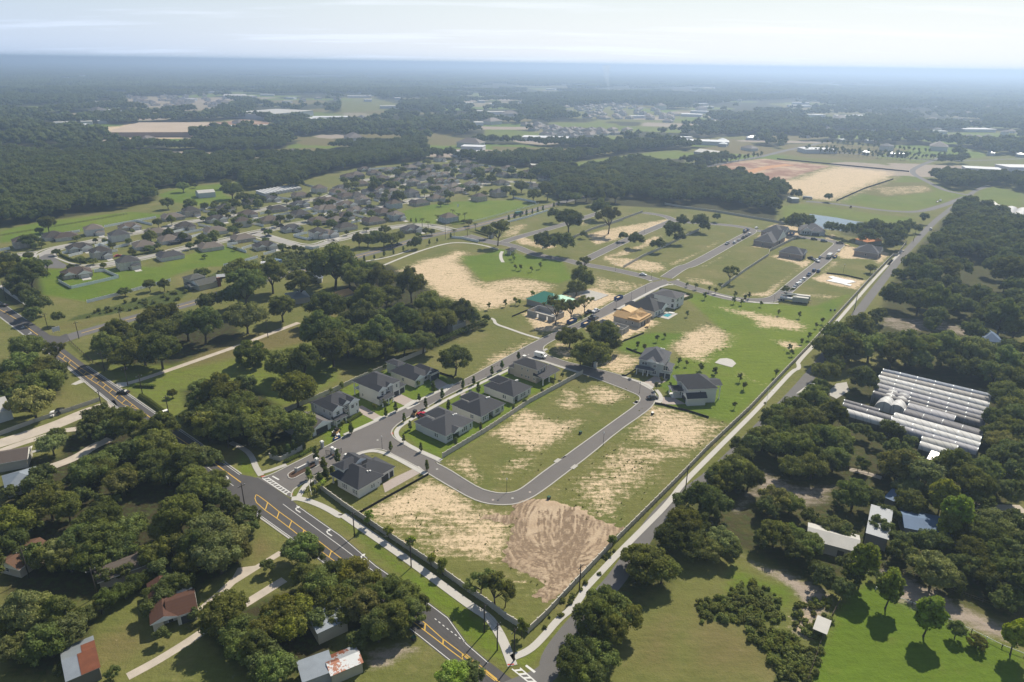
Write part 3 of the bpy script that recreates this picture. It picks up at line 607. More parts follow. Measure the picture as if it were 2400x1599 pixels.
# --- residential streets of the new subdivision
S1L = P(0, (600, 1118), (615, 1121), (640, 1112), (675, 1094), (732, 1066), (749, 1055.7), (782, 1039), (810, 1021.6), (885, 987.6), (946, 958.7), (987, 940), (1021, 923), (1065, 902.6), (1106, 882), (1174, 845), (1255.6, 800.6), (1310, 775), (1357.6, 756.4), (1452.8, 698.6), (1514, 668), (1531, 661))
S2O = P(0, (680, 1166), (681, 1156), (687.6, 1145), (719.5, 1125.9), (764, 1101.6), (815, 1077), (842, 1061), (862, 1054), (885, 1051), (905, 1055), (925, 1066)) + P(5, (480, 1425), (620, 1508)) + P(8, (750, 215), (900, 300), (1000, 333), (1100, 343), (1200, 338), (1300, 300), (1400, 235), (1560, 112), (1710, 0)) + P(5, (1900, 1210), (2080, 1085), (2140, 1035), (2165, 985), (2160, 945), (2120, 905), (2050, 868), (1940, 828), (1780, 785), (1640, 752), (1560, 735), (1430, 690), (1395, 665), (1385, 640), (1400, 615), (1480, 570), (1680, 480), (1900, 375), (2100, 270), (2225, 205), (2250, 190))
# the island block inside the loop
BI = P(5, (345, 1222), (352, 1195), (400, 1150), (500, 1090), (790, 930), (1000, 840), (1200, 745), (1260, 715), (1300, 705), (1340, 706), (1430, 735), (1700, 825), (1900, 900), (2000, 940), (2050, 962), (2064, 990), (2030, 1030), (1890, 1130), (1500, 1410)) + P(8, (1560, 0), (1400, 112), (1280, 205), (1230, 240), (1180, 260), (1110, 267), (1050, 260), (960, 235), (850, 170), (740, 100), (640, 50)) + P(5, (700, 1430), (500, 1340), (400, 1280), (358, 1250))
def holed(name, outer, inner, z, mat):
    from mathutils.geometry import tessellate_polygon
    o = [Vector((p[0], p[1], z)) for p in outer]; i = [Vector((p[0], p[1], z)) for p in inner]
    mb = MB(); mb.add(o + i, [tuple(t_) for t_ in tessellate_polygon([o, i])])
    fs = []
    for f in mb.f:
        p, q, r_ = (Vector(mb.v[k]) for k in f); fs.append(f if (q - p).cross(r_ - p).z > 0 else f[::-1])
    mb.f = fs; ob = mb.build(name, M[mat]); ob['kind'] = 'structure'; return ob
holed('residential_street', S1L + P(0, (1560, 655), (1572, 668)) + S2O[::-1], BI, ZR + .004, 'asphalt_res')
def kerb(name, pts, w=.42, z1=.11, it=1, mat='concrete'): return ribbon(name, pts, w, 0.0, z1, mat, it)
kerb('kerb', edge(S1L[1:], .3)); kerb('kerb', edge(S2O, -.3)); kerb('kerb', [xy(p) for p in BI] + [xy(BI[0]), ], z1=.12)
kerb('kerb', edge(RE[11:18], -.25), .4); kerb('kerb', edge(LE[9:12], .25), .5); kerb('kerb', edge(LE[4:7], .25), .5)
def street(name, pts, w, mat='asphalt_res', kerbs=True, it=2, z=ZR):
    o = ribbon(name, pts, w, z, z, mat, it)
    if kerbs:
        s = smooth(pts, it); kerb('kerb', offset(s, w / 2 + .2), .4, it=0); kerb('kerb', offset(s, -w / 2 - .2), .4, it=0)
    return o
street('residential_street', P(2, (1110, 1385), (1200, 1405), (1300, 1450), (1420, 1480), (1560, 1500), (1640, 1525)) + P(5, (1800, 80), (1950, 110), (2100, 145), (2170, 168)), 7.3, z=ZR - .004)
street('residential_street', P(5, (2280, 172)) + P(6, (0, 202), (150, 246), (300, 287), (440, 308), (560, 310), (640, 296), (690, 262), (760, 200), (880, 105), (1010, 2)) + P(3, (960, 1500), (1050, 1420), (1085, 1390), (1050, 1372), (900, 1352), (740, 1330), (640, 1310), (500, 1295)), 7.0, z=ZR - .002)
street('residential_street', P(5, (2240, 150), (2350, 75)) + P(3, (50, 1540), (200, 1460), (400, 1345), (500, 1295), (400, 1268), (200, 1248)) + P(2, (2300, 1235), (2240, 1195), (2080, 1172)), 7.0)
street('residential_street', P(2, (1110, 1380), (1180, 1352), (1500, 1265), (1700, 1200), (1850, 1150)), 7.0, z=ZR - .002)
street('residential_street', P(2, (1680, 1500), (1780, 1450), (2000, 1345), (2290, 1225)), 7.0, z=ZR - .002)
street('entrance_drive', P(2, (860, 1330), (980, 1365), (1110, 1390)), 9.0, z=ZR + .006)
ca = street('county_road', P(4, (260, 590), (400, 588), (480, 560), (560, 533), (740, 482), (930, 423), (1100, 382), (1230, 352), (1400, 305), (1600, 232), (1800, 170), (2000, 122), (2190, 85)) + P(2, (60, 1488), (250, 1438), (400, 1392), (600, 1332), (850, 1283), (1080, 1222), (1300, 1160), (1500, 1108), (1760, 1040), (2100, 960)) + P(3, (30, 885), (300, 828), (530, 790), (720, 740), (830, 720), (960, 690)), 8.6, 'asphalt_old', kerbs=False, z=ZR + .004)
lines('yellow_line', [smooth(P(4, (560, 533), (740, 482), (930, 423), (1100, 382), (1230, 352), (1400, 305), (1600, 232), (1800, 170), (2000, 122), (2190, 85)) + P(2, (60, 1488), (250, 1438), (400, 1392), (600, 1332), (850, 1283), (1080, 1222), (1300, 1160), (1500, 1108)))], .45, ZR + .012, 'yellow_paint', ca)
area('road_junction', P(4, (270, 520), (330, 545), (410, 555), (460, 535), (480, 575), (430, 607), (450, 655), (330, 640), (250, 580)), ZR + .012, 'asphalt_new')
ra = street('lane_road', P(0, (1190, 1620), (1290, 1580)) + P(8, (1440, 1400), (1590, 1200), (1825, 940), (1940, 800)) + P(6, (-130, 1720), (140, 1568), (355, 1370), (540, 1180), (740, 985), (930, 765), (1180, 430), (1330, 230), (1500, 10)) + P(3, (1580, 1400), (1700, 1270), (1780, 1195), (1960, 1065), (2030, 1010), (2150, 985)), 4.7, 'asphalt_old', kerbs=False, z=ZR + .008)
street('lane_road', P(3, (850, 1095), (1000, 1105), (1200, 1132), (1400, 1160), (1620, 1172), (1800, 1122), (1960, 1062)), 7, 'asphalt_old', kerbs=False); street('lane_road', P(3, (1960, 1050), (1800, 1020), (1700, 965), (1560, 892), (1640, 845), (1760, 800), (1830, 775)), 6.5, 'asphalt_old', kerbs=False)
street('lane_road', P(3, (740, 740), (960, 752), (1400, 785), (1800, 822), (2353, 800)), 6, 'asphalt_old', kerbs=False)
# old subdivision streets
OS = [P('a', (0, 1010), (130, 950), (330, 915), (470, 910)), P('a', (640, 980), (600, 900), (720, 850), (900, 810), (1300, 740), (1700, 650), (2000, 600), (2349, 550)) + P('b', (250, 600), (620, 560), (900, 520), (1360, 420), (1700, 350), (2100, 280), (2349, 230)) + P('c', (330, 420), (650, 350), (950, 310), (1400, 240)),
      P('a', (1000, 1120), (1200, 1100), (1500, 1060), (1880, 980), (2349, 880)) + P('b', (0, 1030), (350, 940), (800, 860), (1150, 760), (1450, 700), (1700, 640), (2000, 590), (2349, 520)) + P('c', (250, 560), (500, 530), (800, 490), (1100, 430), (1500, 330), (1900, 210), (2000, 190)),
      P('b', (1250, 745), (1400, 790), (1600, 850), (1900, 930), (2140, 920), (2349, 840)) + P('c', (60, 1200), (200, 1180), (400, 1120), (620, 1060), (900, 1020), (1250, 980), (1400, 990), (1560, 1010), (1760, 1060)),
      P('c', (0, 890), (200, 850), (470, 800), (800, 730), (1050, 680), (1200, 640), (1350, 600), (1700, 540), (2000, 470), (2300, 380)) + P('d', (1150, 400)), P('c', (600, 530), (720, 580), (900, 640), (1100, 680))]
for q in OS:
    for s_ in (-5.6, 5.6): ribbon('sidewalk', offset(smooth(q, 2), s_), 1.5, 0, .08, 'concrete', 0)
    street('subdivision_street', q, 6.5, 'street_pale', kerbs=False)
area('cul_de_sac', P('a', (440, 1090), (540, 960), (620, 920), (720, 910), (800, 1000), (930, 1070), (880, 1110), (700, 1110)), ZR + .004, 'asphalt_old')

# --- walks
ZS = .09
def walk(name, pts, w, mat='concrete', it=2, z=ZS): return ribbon(name, pts, w, 0.0, z, mat, it)
walk('sidewalk', P(8, (10, 415), (150, 512), (400, 683), (650, 865), (900, 1050), (1010, 1115), (1065, 1190), (1115, 1280), (1160, 1400), (1180, 1455)), 2.2, 'concrete_bright')
walk('sidewalk', P(8, (5, 412)) + P(7, (2353, 430), (2280, 385), (2200, 345), (2110, 313), (2050, 300), (2010, 305)), 2.0, 'concrete_bright', z=ZS - .004); walk('sidewalk', P(7, (2055, 300), (2085, 240), (2115, 200), (2160, 165)), 1.6, 'concrete_bright', z=ZS - .008)
walk('sidewalk', P(8, (1172, 1402), (1300, 1350), (1400, 1250), (1500, 1130), (1580, 1070), (1655, 980), (1670, 935), (1740, 860), (1900, 690), (2080, 510), (2250, 340)) + P(6, (-10, 1580), (150, 1420), (300, 1270), (460, 1112), (520, 1050), (640, 920), (760, 790), (802, 778), (800, 750), (790, 735), (930, 590), (1040, 480), (1170, 330), (1240, 250), (1310, 170), (1470, 0)) + P(3, (1390, 1560), (1520, 1430)), 1.75, 'concrete_bright')
walk('sidewalk', P(4, (0, 205), (80, 270), (200, 345)), 1.8); walk('sidewalk', P(4, (1590, 1285), (1700, 1340), (1740, 1390), (1760, 1450), (1800, 1515)), 1.8); walk('sidewalk', P(4, (1790, 1500), (1850, 1485), (1975, 1440)), 1.6, z=ZS - .004)
walk('sidewalk', P(5, (1290, 708), (1240, 735), (1200, 762), (1000, 860), (800, 952), (600, 1060), (420, 1162), (378, 1205), (380, 1240), (400, 1262), (480, 1318), (690, 1410)), 1.6, 'concrete_bright'); walk('sidewalk', P(5, (1285, 705), (1330, 708), (1400, 728), (1520, 768), (1650, 808)), 1.5, 'concrete_bright', z=ZS - .004)
walk('sidewalk', P(5, (20, 1235), (230, 1142), (440, 1042), (560, 985), (775, 885)), 1.6, 'concrete_bright'); walk('sidewalk', P(5, (20, 1415), (100, 1370), (180, 1345), (260, 1345), (370, 1390), (500, 1462), (585, 1508)), 1.6, 'concrete_bright')
walk('sidewalk', P('h', (60, 800), (230, 855), (400, 910), (560, 960)), 1.5, 'concrete_bright'); walk('sidewalk', P('h', (690, 1050), (740, 1110), (780, 1170), (770, 1250)), 1.5, 'concrete_bright')
walk('sidewalk', P('g', (1430, 395), (1700, 250), (1950, 120), (2120, 45), (2220, 45)), 1.6, 'concrete_bright'); walk('path', P(5, (1030, 430), (1055, 440), (1060, 470), (1150, 500), (1260, 540), (1365, 570)), 1.6, 'concrete_bright')
walk('sidewalk', P(2, (60, 1515), (160, 1510), (330, 1480), (480, 1430)), 1.6, 'concrete_bright'); walk('path', P(2, (270, 1545), (400, 1490), (560, 1430), (720, 1385), (820, 1378), (950, 1390), (1080, 1425)), 1.8, 'concrete_bright'); walk('path', P(2, (1110, 1440), (1098, 1460), (1100, 1490), (1115, 1515)), 2.2, 'concrete_bright')
walk('sidewalk', P(6, (200, 258), (380, 300), (520, 325), (660, 328)), 1.6, 'concrete_bright'); walk('sidewalk', P(4, (900, 20), (1600, -30)), 1.3) if 0 else None
for q in (P('a', (560, 900), (480, 940), (520, 1000), (400, 1050)), P('a', (600, 880), (720, 830), (900, 790), (1280, 720)), P('a', (760, 960), (980, 1050), (1200, 1070), (1540, 1030), (1880, 950)), P('b', (0, 660), (320, 590), (620, 540)), P('b', (1480, 780), (1640, 830), (1900, 905))):
    walk('sidewalk', q, 1.4, z=ZS - .006)
# --- drives and slabs
def drive(t, *q, mat='paver', z=.05): return area('driveway', P(t, *q), z, mat, z0=0.0)
drive('i', (935, 900), (1000, 880), (1290, 1045), (1180, 1110), (940, 985)); drive('i', (1430, 770), (1580, 685), (1800, 790), (1660, 880)); drive('i', (2080, 540), (2190, 450), (2354, 545), (2354, 590), (2230, 640)); drive('j', (560, 770), (640, 735), (740, 770), (620, 850), (480, 810))
drive('j', (1050, 500), (1110, 470), (1200, 520), (1090, 560)); drive('j', (1440, 290), (1530, 260), (1600, 300), (1500, 340)); drive('j', (1730, 120), (1800, 90), (1850, 130), (1820, 180))
drive('h', (460, 915), (650, 800), (900, 850), (860, 900), (640, 990)); drive('h', (800, 1185), (1000, 1190), (1240, 1310), (1000, 1320), (790, 1310)); drive(8, (285, 200), (370, 155), (500, 95), (545, 125), (300, 262)); drive('e', (820, 1310), (880, 1280), (1300, 1370), (1190, 1425))
for t, q in (('h', ((370, 930), (460, 905), (650, 1000), (590, 1050))), ('h', ((690, 1180), (790, 1180), (800, 1260), (760, 1310), (650, 1290))), ('j', ((290, 680), (430, 610), (500, 620), (400, 670), (330, 705))), ('i', ((1170, 1105), (1290, 1045), (1370, 1060), (1240, 1130))), ('i', ((1660, 880), (1800, 790), (1900, 800), (1790, 885), (1700, 910))), (8, ((505, 92), (532, 78), (592, 128), (548, 124))), ('i', ((2200, 620), (2354, 545), (2450, 560), (2300, 680)))):
    area('driveway_apron', P(t, *q), .062, 'concrete_bright', z0=0.0)
area('concrete_pad', P('h', (1765, 555), (1860, 480), (1985, 470), (2090, 500), (2160, 570), (2080, 640)), .12, 'concrete_bright', z0=0)
area('house_slab', P('g', (930, 195), (1040, 115), (1330, 190), (1150, 268)), .25, 'concrete', z0=0)
for q in (((1150, 1165), (1330, 1130), (1560, 1185), (1390, 1215)), ((1180, 1115), (1240, 1105), (1330, 1130), (1260, 1150)), ((1330, 1130), (1400, 1150), (1540, 1170), (1460, 1190)), ((1390, 1220), (1420, 1205), (1510, 1225), (1480, 1240))):
    area('foundation_sheet', P('f', *q), .28 + random.random() * .1, 'plastic_white', z0=0)
area('plaza', P(6, (990, 950), (1060, 880), (1130, 870), (1150, 930), (1060, 985)), .04, 'concrete'); area('lane_apron', P(6, (780, 950), (860, 890), (870, 910), (820, 940)), .04, 'concrete_bright')
ribbon('dirt_track', P(4, (800, 885), (890, 880), (1100, 810), (1400, 705), (1700, 600), (1900, 520), (2060, 460)), 3.0, .02, .02, 'gravel'); ribbon('dirt_road', P(4, (-60, 1310), (200, 1230), (400, 1160), (560, 1090), (700, 1040), (800, 1015)), 6.5, .02, .02, 'gravel'); area('concrete_apron', P(4, (490, 885), (560, 850), (590, 868), (520, 890)), .03, 'concrete_bright'); area('concrete_apron', P(4, (800, 880), (870, 870), (890, 895), (830, 905)), .03, 'concrete_bright')
ribbon('dirt_track', P(4, (0, 1345), (150, 1290), (320, 1240), (450, 1200), (620, 1185)), 3.2, .02, .02, 'gravel'); ribbon('path', P(4, (50, 1415), (180, 1365), (290, 1330)), 1.6, .03, .03, 'concrete'); ribbon('dirt_track', P(7, (330, 90), (450, 50), (560, 0), (630, -50), (760, -110)), 4, .02, .02, 'gravel')
area('gravel_drive', P(7, (1920, 665), (1960, 680), (1780, 790), (1620, 890), (1470, 1040), (1400, 1090), (1360, 1060), (1480, 960), (1600, 850), (1640, 780), (1760, 765)), .02, 'gravel'); ribbon('dirt_track', P(7, (880, 1530), (1050, 1440), (1200, 1350), (1340, 1260), (1480, 1160)), 2.2, .02, .02, 'gravel'); ribbon('dirt_track', P(7, (1640, 1060), (1800, 960), (1960, 860)), 2.5, .02, .02, 'gravel')
ribbon('dirt_track', P(9, (1990, 350), (2100, 375), (2220, 370), (2353, 375)), 4, .02, .02, 'gravel'); ribbon('dirt_track', P(9, (2180, 400), (2260, 440), (2353, 465)), 4, .02, .02, 'gravel'); ribbon('dirt_track', P(9, (1150, 100), (1280, 130), (1370, 160)), 2.5, .02, .02, 'gravel'); ribbon('path', P(3, (2030, 1015), (2090, 985), (2130, 985)), 4, .02, .02, 'concrete')
o_ = ribbon('dirt_track', P(3, (390, 935), (440, 895), (600, 855), (740, 842)), 14, .03, .03, 'clay_orange')
# pond, lake, far water
def water_mat():
    mt, t = newmat('water'); n = N(t); p = n.pos(); w = n.noise(p, .8, 3)
    n.out((.13, .16, .18), .05, 1.0, bump=w, bs=.08, bd=.05); return mt
M['water'] = water_mat()
area('pond', P('f', (840, 320), (930, 245), (1050, 262), (1300, 296), (1560, 346), (1800, 375), (1760, 440), (1400, 480), (1100, 450), (880, 400)), .03, 'water'); area('lake', P(3, (2290, 880), (2330, 868), (2420, 870), (2420, 940), (2340, 928)), .03, 'water')
for q in (((1085, 333), (1130, 331), (1135, 337), (1090, 339)), ((1172, 335), (1240, 336), (1244, 342), (1180, 341))): area('lake', P(3, *q), .5, 'water')

for t, x, y in ((8, 1045, 312), (8, 1300, 258), (8, 1180, 300), (5, 660, 1470), (5, 600, 1040), (5, 1290, 680), (5, 250, 1270), (5, 2215, 165), (5, 1850, 420)):
    c_ = P(t, (x, y))[0]; area('manhole_cover', [c_ + Vector((math.cos(k * .785) * .42, math.sin(k * .785) * .42, 0)) for k in range(8)], ZR + .018, 'paver' if x == 1045 or x == 1300 else 'block')
for t, x, y in ((8, 1490, 42), (8, 1605, 85), (5, 2030, 1012), ('h', 330, 1275), ('e', 730, 1165), ('e', 1110, 1150), ('g', 460, 940)):
    c_ = P(t, (x, y))[0].xy; area('storm_inlet', [c_ + AXI * a + BXI * b for a, b in ((-1.3, -.7), (1.3, -.7), (1.3, .7), (-1.3, .7))], .14, 'concrete', z0=0)
# --- the graded pad with its wheel ruts
def dirt_pad():
    out = np.array([(p.x, p.y) for p in P(8, (1185, 345), (1270, 310), (1360, 300), (1500, 330), (1650, 370), (1760, 440), (1950, 510), (1900, 560), (1840, 640), (1750, 730), (1600, 880), (1500, 960), (1420, 1020), (1330, 965), (1370, 920), (1400, 880), (1330, 840), (1240, 800), (1180, 790), (1115, 730), (1130, 650), (1160, 600), (1180, 480), (920, 430), (990, 415), (1175, 415))])
    lo, hi = out.min(0), out.max(0); st = .30
    xs, ys = np.arange(lo[0], hi[0], st), np.arange(lo[1], hi[1], st); X, Y = np.meshgrid(xs, ys); q = np.stack([X.ravel(), Y.ravel()], 1)
    sd = sdist(q, out)
    c = np.array(P(8, (1545, 480))[0][:2]); c2 = np.array(P(8, (1530, 720))[0][:2])
    d = q - c; ang = np.arctan2(d[:, 1], d[:, 0]); ax = (c2 - c) / np.linalg.norm(c2 - c); al = d @ ax; pr = d @ np.array([-ax[1], ax[0]])
    rad = np.hypot(al * .62, pr)
    nx, ny = len(xs), len(ys); Z = np.zeros((ny, nx)); rng = np.random.default_rng(3); px = np.array([-ax[1], ax[0]])
    def stroke(pts, depth, wd=.34):
        # one passage of a machine: two wheel or blade marks pressed into the sand
        pts = np.asarray(pts); t_ = np.gradient(pts, axis=0); nrm = np.stack([-t_[:, 1], t_[:, 0]], 1) / (np.linalg.norm(t_, axis=1, keepdims=True) + 1e-9)
        for side in (-.85, .85):
            p = pts + nrm * (side + rng.normal(0, .05)); f = depth * np.clip(1 + np.sin(np.arange(len(p)) * .21 + rng.uniform(0, 6)) * .5 + rng.normal(0, .25, len(p)), .1, 1.8)
            for ox in (-1, 0, 1):
                for oy in (-1, 0, 1):
                    i, j = ((p[:, 0] + ox * st * .5 * wd / .3 - lo[0]) / st).astype(int), ((p[:, 1] + oy * st * .5 * wd / .3 - lo[1]) / st).astype(int); ok = (i >= 0) & (i < nx) & (j >= 0) & (j < ny)
                    Z[j[ok], i[ok]] = np.maximum(Z[j[ok], i[ok]] * .97, (f * (1 - .28 * (abs(ox) + abs(oy))))[ok])
    foc = c + ax * 26
    for k in range(120):
        r_ = rng.uniform(9, 26); a0 = rng.uniform(0, 6.28); ln = rng.uniform(.5, 2.6); th = a0 + np.linspace(0, ln, int(r_ * ln / .2)); sq = rng.uniform(.52, .74); wv = 1 + .05 * np.sin(th * rng.uniform(1, 4) + rng.uniform(0, 6))
        stroke(c + np.outer(np.cos(th) * r_ / sq * wv * .82, ax) + np.outer(np.sin(th) * r_ * wv, px), rng.uniform(.3, 1))
    for k in range(26):
        an = rng.uniform(-1.0, 1.0); e = c - ax * rng.uniform(2, 11) * np.cos(an) + px * np.sin(an) * rng.uniform(6, 10); b_ = foc - ax * rng.uniform(0, 9) + px * rng.normal(0, .8); m_ = (e + b_) / 2 + px * np.sin(an) * rng.uniform(1, 5); tt = np.linspace(0, 1, 150)[:, None]
        stroke((1 - tt) ** 2 * e + 2 * tt * (1 - tt) * m_ + tt ** 2 * b_, rng.uniform(.5, 1.1))
    for k in range(80):
        e = foc + ax * rng.uniform(-16, 12) + px * rng.uniform(-22, 22); dr = ax * rng.normal(.3, .7) + px * rng.normal(.5, .8); dr /= np.linalg.norm(dr); L_ = rng.uniform(6, 22); tt = np.linspace(0, 1, int(L_ / .2))[:, None]; bend = rng.normal(0, 2.2)
        stroke(e + dr * tt * L_ + np.array([-dr[1], dr[0]]) * bend * tt ** 2, rng.uniform(.25, .9))
    z = -Z.ravel(); lump = rng.random(len(q)); wob = np.sin(q[:, 0] * .23 + 1.3) * .9 + np.sin(q[:, 1] * .31) * .8 + np.sin((q[:, 0] + q[:, 1]) * .55) * .35
    h = .03 + np.clip(sd / 1.2, 0, 1) * (.16 + .11 * z + .05 * lump + .02 * wob)
    keep = sd > -.3 - .8 * np.sin(q[:, 0] * 1.3) * np.sin(q[:, 1] * 1.7)
    idx = np.arange(nx * ny).reshape(ny, nx)
    qd = np.stack([idx[:-1, :-1], idx[:-1, 1:], idx[1:, 1:], idx[1:, :-1]], -1).reshape(-1, 4); qd = qd[keep[qd].all(1)]
    used = np.unique(qd); mp = np.full(nx * ny, -1); mp[used] = np.arange(len(used))
    mt, t = newmat('tilled_sand'); n = N(t); p = n.pos(); a = n.noise(p, .15, 4); b = n.noise(p, 1.8, 3)
    rut = n.n('ShaderNodeAttribute', attribute_name='rut_tone').outputs['Fac']
    c_ = n.mix(n.step(a, .35, .65), (.43, .335, .235), (.36, .27, .185)); c_ = n.mix(n.step(n.math('ADD', rut, n.math('MULTIPLY', n.math('SUBTRACT', b, .5), .5)), .2, .85), c_, (.20, .145, .098))  # colour turns darker brown along the pressed wheel marks
    n.out(n.n('ShaderNodeHueSaturation', {'Value': n.math('ADD', .8, n.math('MULTIPLY', b, .4)), 'Color': c_}).outputs[0], .95, .1, bump=b, bs=.6, bd=.15)
    co = np.stack([q[:, 0], q[:, 1], h], 1)[used]; me = fast_mesh('dirt_pad', co, mp[qd], None, (mt,))
    at = me.attributes.new('rut_tone', 'FLOAT', 'POINT'); at.data.foreach_set('value', np.clip(-z * .85, 0, 1)[used].astype(np.float32))
    me.polygons.foreach_set('use_smooth', np.ones(len(me.polygons), bool))
    tag(link('dirt_pad', me), kind='structure')
dirt_pad()
# ------------------------------------------------------------------ vegetation
def ico(sub):
    bm = bmesh.new(); bmesh.ops.create_icosphere(bm, subdivisions=sub, radius=1); v = np.array([x.co[:] for x in bm.verts]); f = np.array([[q.index for q in x.verts] for x in bm.faces]); bm.free(); return v, f
ICO1, ICO2 = ico(1), ico(2)
def unit(a): return a / (np.linalg.norm(a, axis=1, keepdims=True) + 1e-9)
def crown_arrays(seed, a=6.0, c=3.9, zc=6.6, nl=44, cards=120, lobe=(1.2, 2.1), cs=(.34, .62), zmin=-.35, core=.80, shell=(.62, .97), jit=.55, coresub=1, taper=0.0):
    """Leaf sprays on the outside of many lobes: quads, plus the dense inside of every lobe as triangles."""
    g = np.random.default_rng(seed); Q, Tr, V = [], [], []; nv = 0
    k = 0; ctr = []
    while k < nl:
        d = g.normal(size=3); d /= np.linalg.norm(d)
        if d[2] < zmin: continue
        s = g.uniform(*shell); r = g.uniform(*lobe)
        w = 1 - taper * max(d[2], 0)
        p = np.array([d[0] * a * s * w, d[1] * a * s * w, d[2] * c * s + zc])
        if k < 3: p = np.array([g.normal() * a * .15, g.normal() * a * .15, zc + c * .1 * k]); r = lobe[1]
        ctr.append((p, r, d)); k += 1
    iv, jf = ICO2 if coresub == 2 else ICO1
    for p, r, d in ctr:
        n = int(cards * (r / lobe[1]) ** 2); e = unit(g.normal(size=(n, 3)) + d * .55 + np.array([0, 0, .35]))
        rad = r * g.uniform(.78, 1.12, (n, 1)); pos = p + e * rad * np.array([1, 1, .85])
        nr = unit(e + g.normal(size=(n, 3)) * jit); t1 = unit(np.cross(nr, g.normal(size=(n, 3)))); t2 = np.cross(nr, t1)
        s = g.uniform(cs[0], cs[1], (n, 1)) * .5; s2 = s * g.uniform(.6, 1.1, (n, 1)); kk = nr * s * g.uniform(-.35, .35, (n, 1))
        qv = np.stack([pos - t1 * s - t2 * s2 * .7, pos + t1 * s * .8 - t2 * s2 + kk, pos + t1 * s + t2 * s2 * .8, pos - t1 * s * .7 + t2 * s2 + kk], 1).reshape(-1, 3)
        V.append(qv); Q.append(np.arange(n * 4).reshape(-1, 4) + nv); nv += n * 4
        if core:
            cv = iv * (r * core * g.uniform(.85, 1.1, (len(iv), 1))) * np.array([1, 1, .85]) + p
            V.append(cv); Tr.append(jf + nv); nv += len(cv)
    return np.concatenate(V), np.concatenate(Q), (np.concatenate(Tr) if Tr else None), ctr
def crown_mesh(name, mat, **kw):
    v, q, t, ctr = crown_arrays(**kw); return fast_mesh(name, v, q, t, (mat,)), ctr
def trunk_mesh(name, ctr, zc, r0=.38, nlimb=7, seed=1, fork=.42, lean=0.0):
    g = random.Random(seed); mb = MB(); zf = zc * fork; top = Vector((g.uniform(-.3, .3) + lean, g.uniform(-.3, .3), zf))
    mb.tube([(0, 0, -.1), (0, 0, .35), top * .6, top], [r0 * 1.5, r0 * 1.05, r0 * .9, r0 * .75], 8)
    cs = sorted(ctr, key=lambda c: -math.hypot(c[0][0], c[0][1])); pick = [cs[int(i * len(cs) * .8 / nlimb)] for i in range(nlimb)]
    for p, r, d in pick:
        e = Vector(p); mid = top.lerp(e, .5) + Vector((g.uniform(-.5, .5), g.uniform(-.5, .5), g.uniform(-.2, .6))); mb.tube([top * .93, mid, e], [r0 * .55, r0 * .33, r0 * .12], 6, cap=False)
    return mb.mesh(name, M['bark'])
OAKS = []
for i, kw in enumerate((dict(a=6, c=4.0, zc=6.4, nl=46), dict(a=6, c=3.5, zc=6.0, nl=42, lobe=(1.3, 2.3)), dict(a=6, c=4.7, zc=7.2, nl=50, lobe=(1.1, 2.0)), dict(a=6, c=4.0, zc=6.4, nl=36, lobe=(1.4, 2.5), shell=(.5, .95)), dict(a=6, c=3.2, zc=5.6, nl=44, lobe=(1.0, 1.9)), dict(a=6, c=5.4, zc=8.0, nl=54, lobe=(1.1, 2.0), taper=.35))):
    me, ctr = crown_mesh('crown', M['leaf'], seed=10 + i, **kw); OAKS.append((me, trunk_mesh('trunk', ctr, kw['zc'], seed=i)))
AIRY = []
for i in range(3):
    me, ctr = crown_mesh('crown', M['leaf'], seed=30 + i, a=6, c=3.6, zc=8.6, nl=22, lobe=(.9, 1.7), cards=110, shell=(.55, 1.0), zmin=-.5); AIRY.append((me, trunk_mesh('trunk', ctr, 8.6, .3, 10, i, .45)))
BRIGHT = []
for i in range(2):
    me, ctr = crown_mesh('crown', M['leaf'], seed=40 + i, a=2.5, c=4.2, zc=7.6, nl=34, lobe=(.8, 1.5), cards=80, cs=(.5, .95), zmin=-.8, core=.6, jit=.8); BRIGHT.append((me, trunk_mesh('trunk', ctr, 7.6, .22, 7, i, .5)))
ROUND = []
me, ctr = crown_mesh('crown', M['leaf'], seed=50, a=5.6, c=4.2, zc=4.6, nl=60, lobe=(1.0, 1.5), shell=(.78, .92), zmin=-.75); ROUND.append((me, trunk_mesh('trunk', ctr, 4.6, .35, 5, 3)))
YOUNG = []
for i in range(3):
    me, ctr = crown_mesh('crown', M['leaf'], seed=60 + i, a=1.0, c=1.5, zc=2.7, nl=12, lobe=(.38, .66), cards=46, cs=(.22, .42), zmin=-.9, core=.7); YOUNG.append((me, trunk_mesh('trunk', ctr, 2.7, .07, 4, i, .55)))
CONE = []
for i in range(2):
    me, ctr = crown_mesh('crown', M['leaf'], seed=70 + i, a=.62, c=1.75, zc=2.1, nl=20, lobe=(.28, .48), cards=44, cs=(.18, .32), zmin=-.95, taper=.75, core=.85); CONE.append((me, trunk_mesh('trunk', ctr, 2.0, .07, 2, i, .5)))
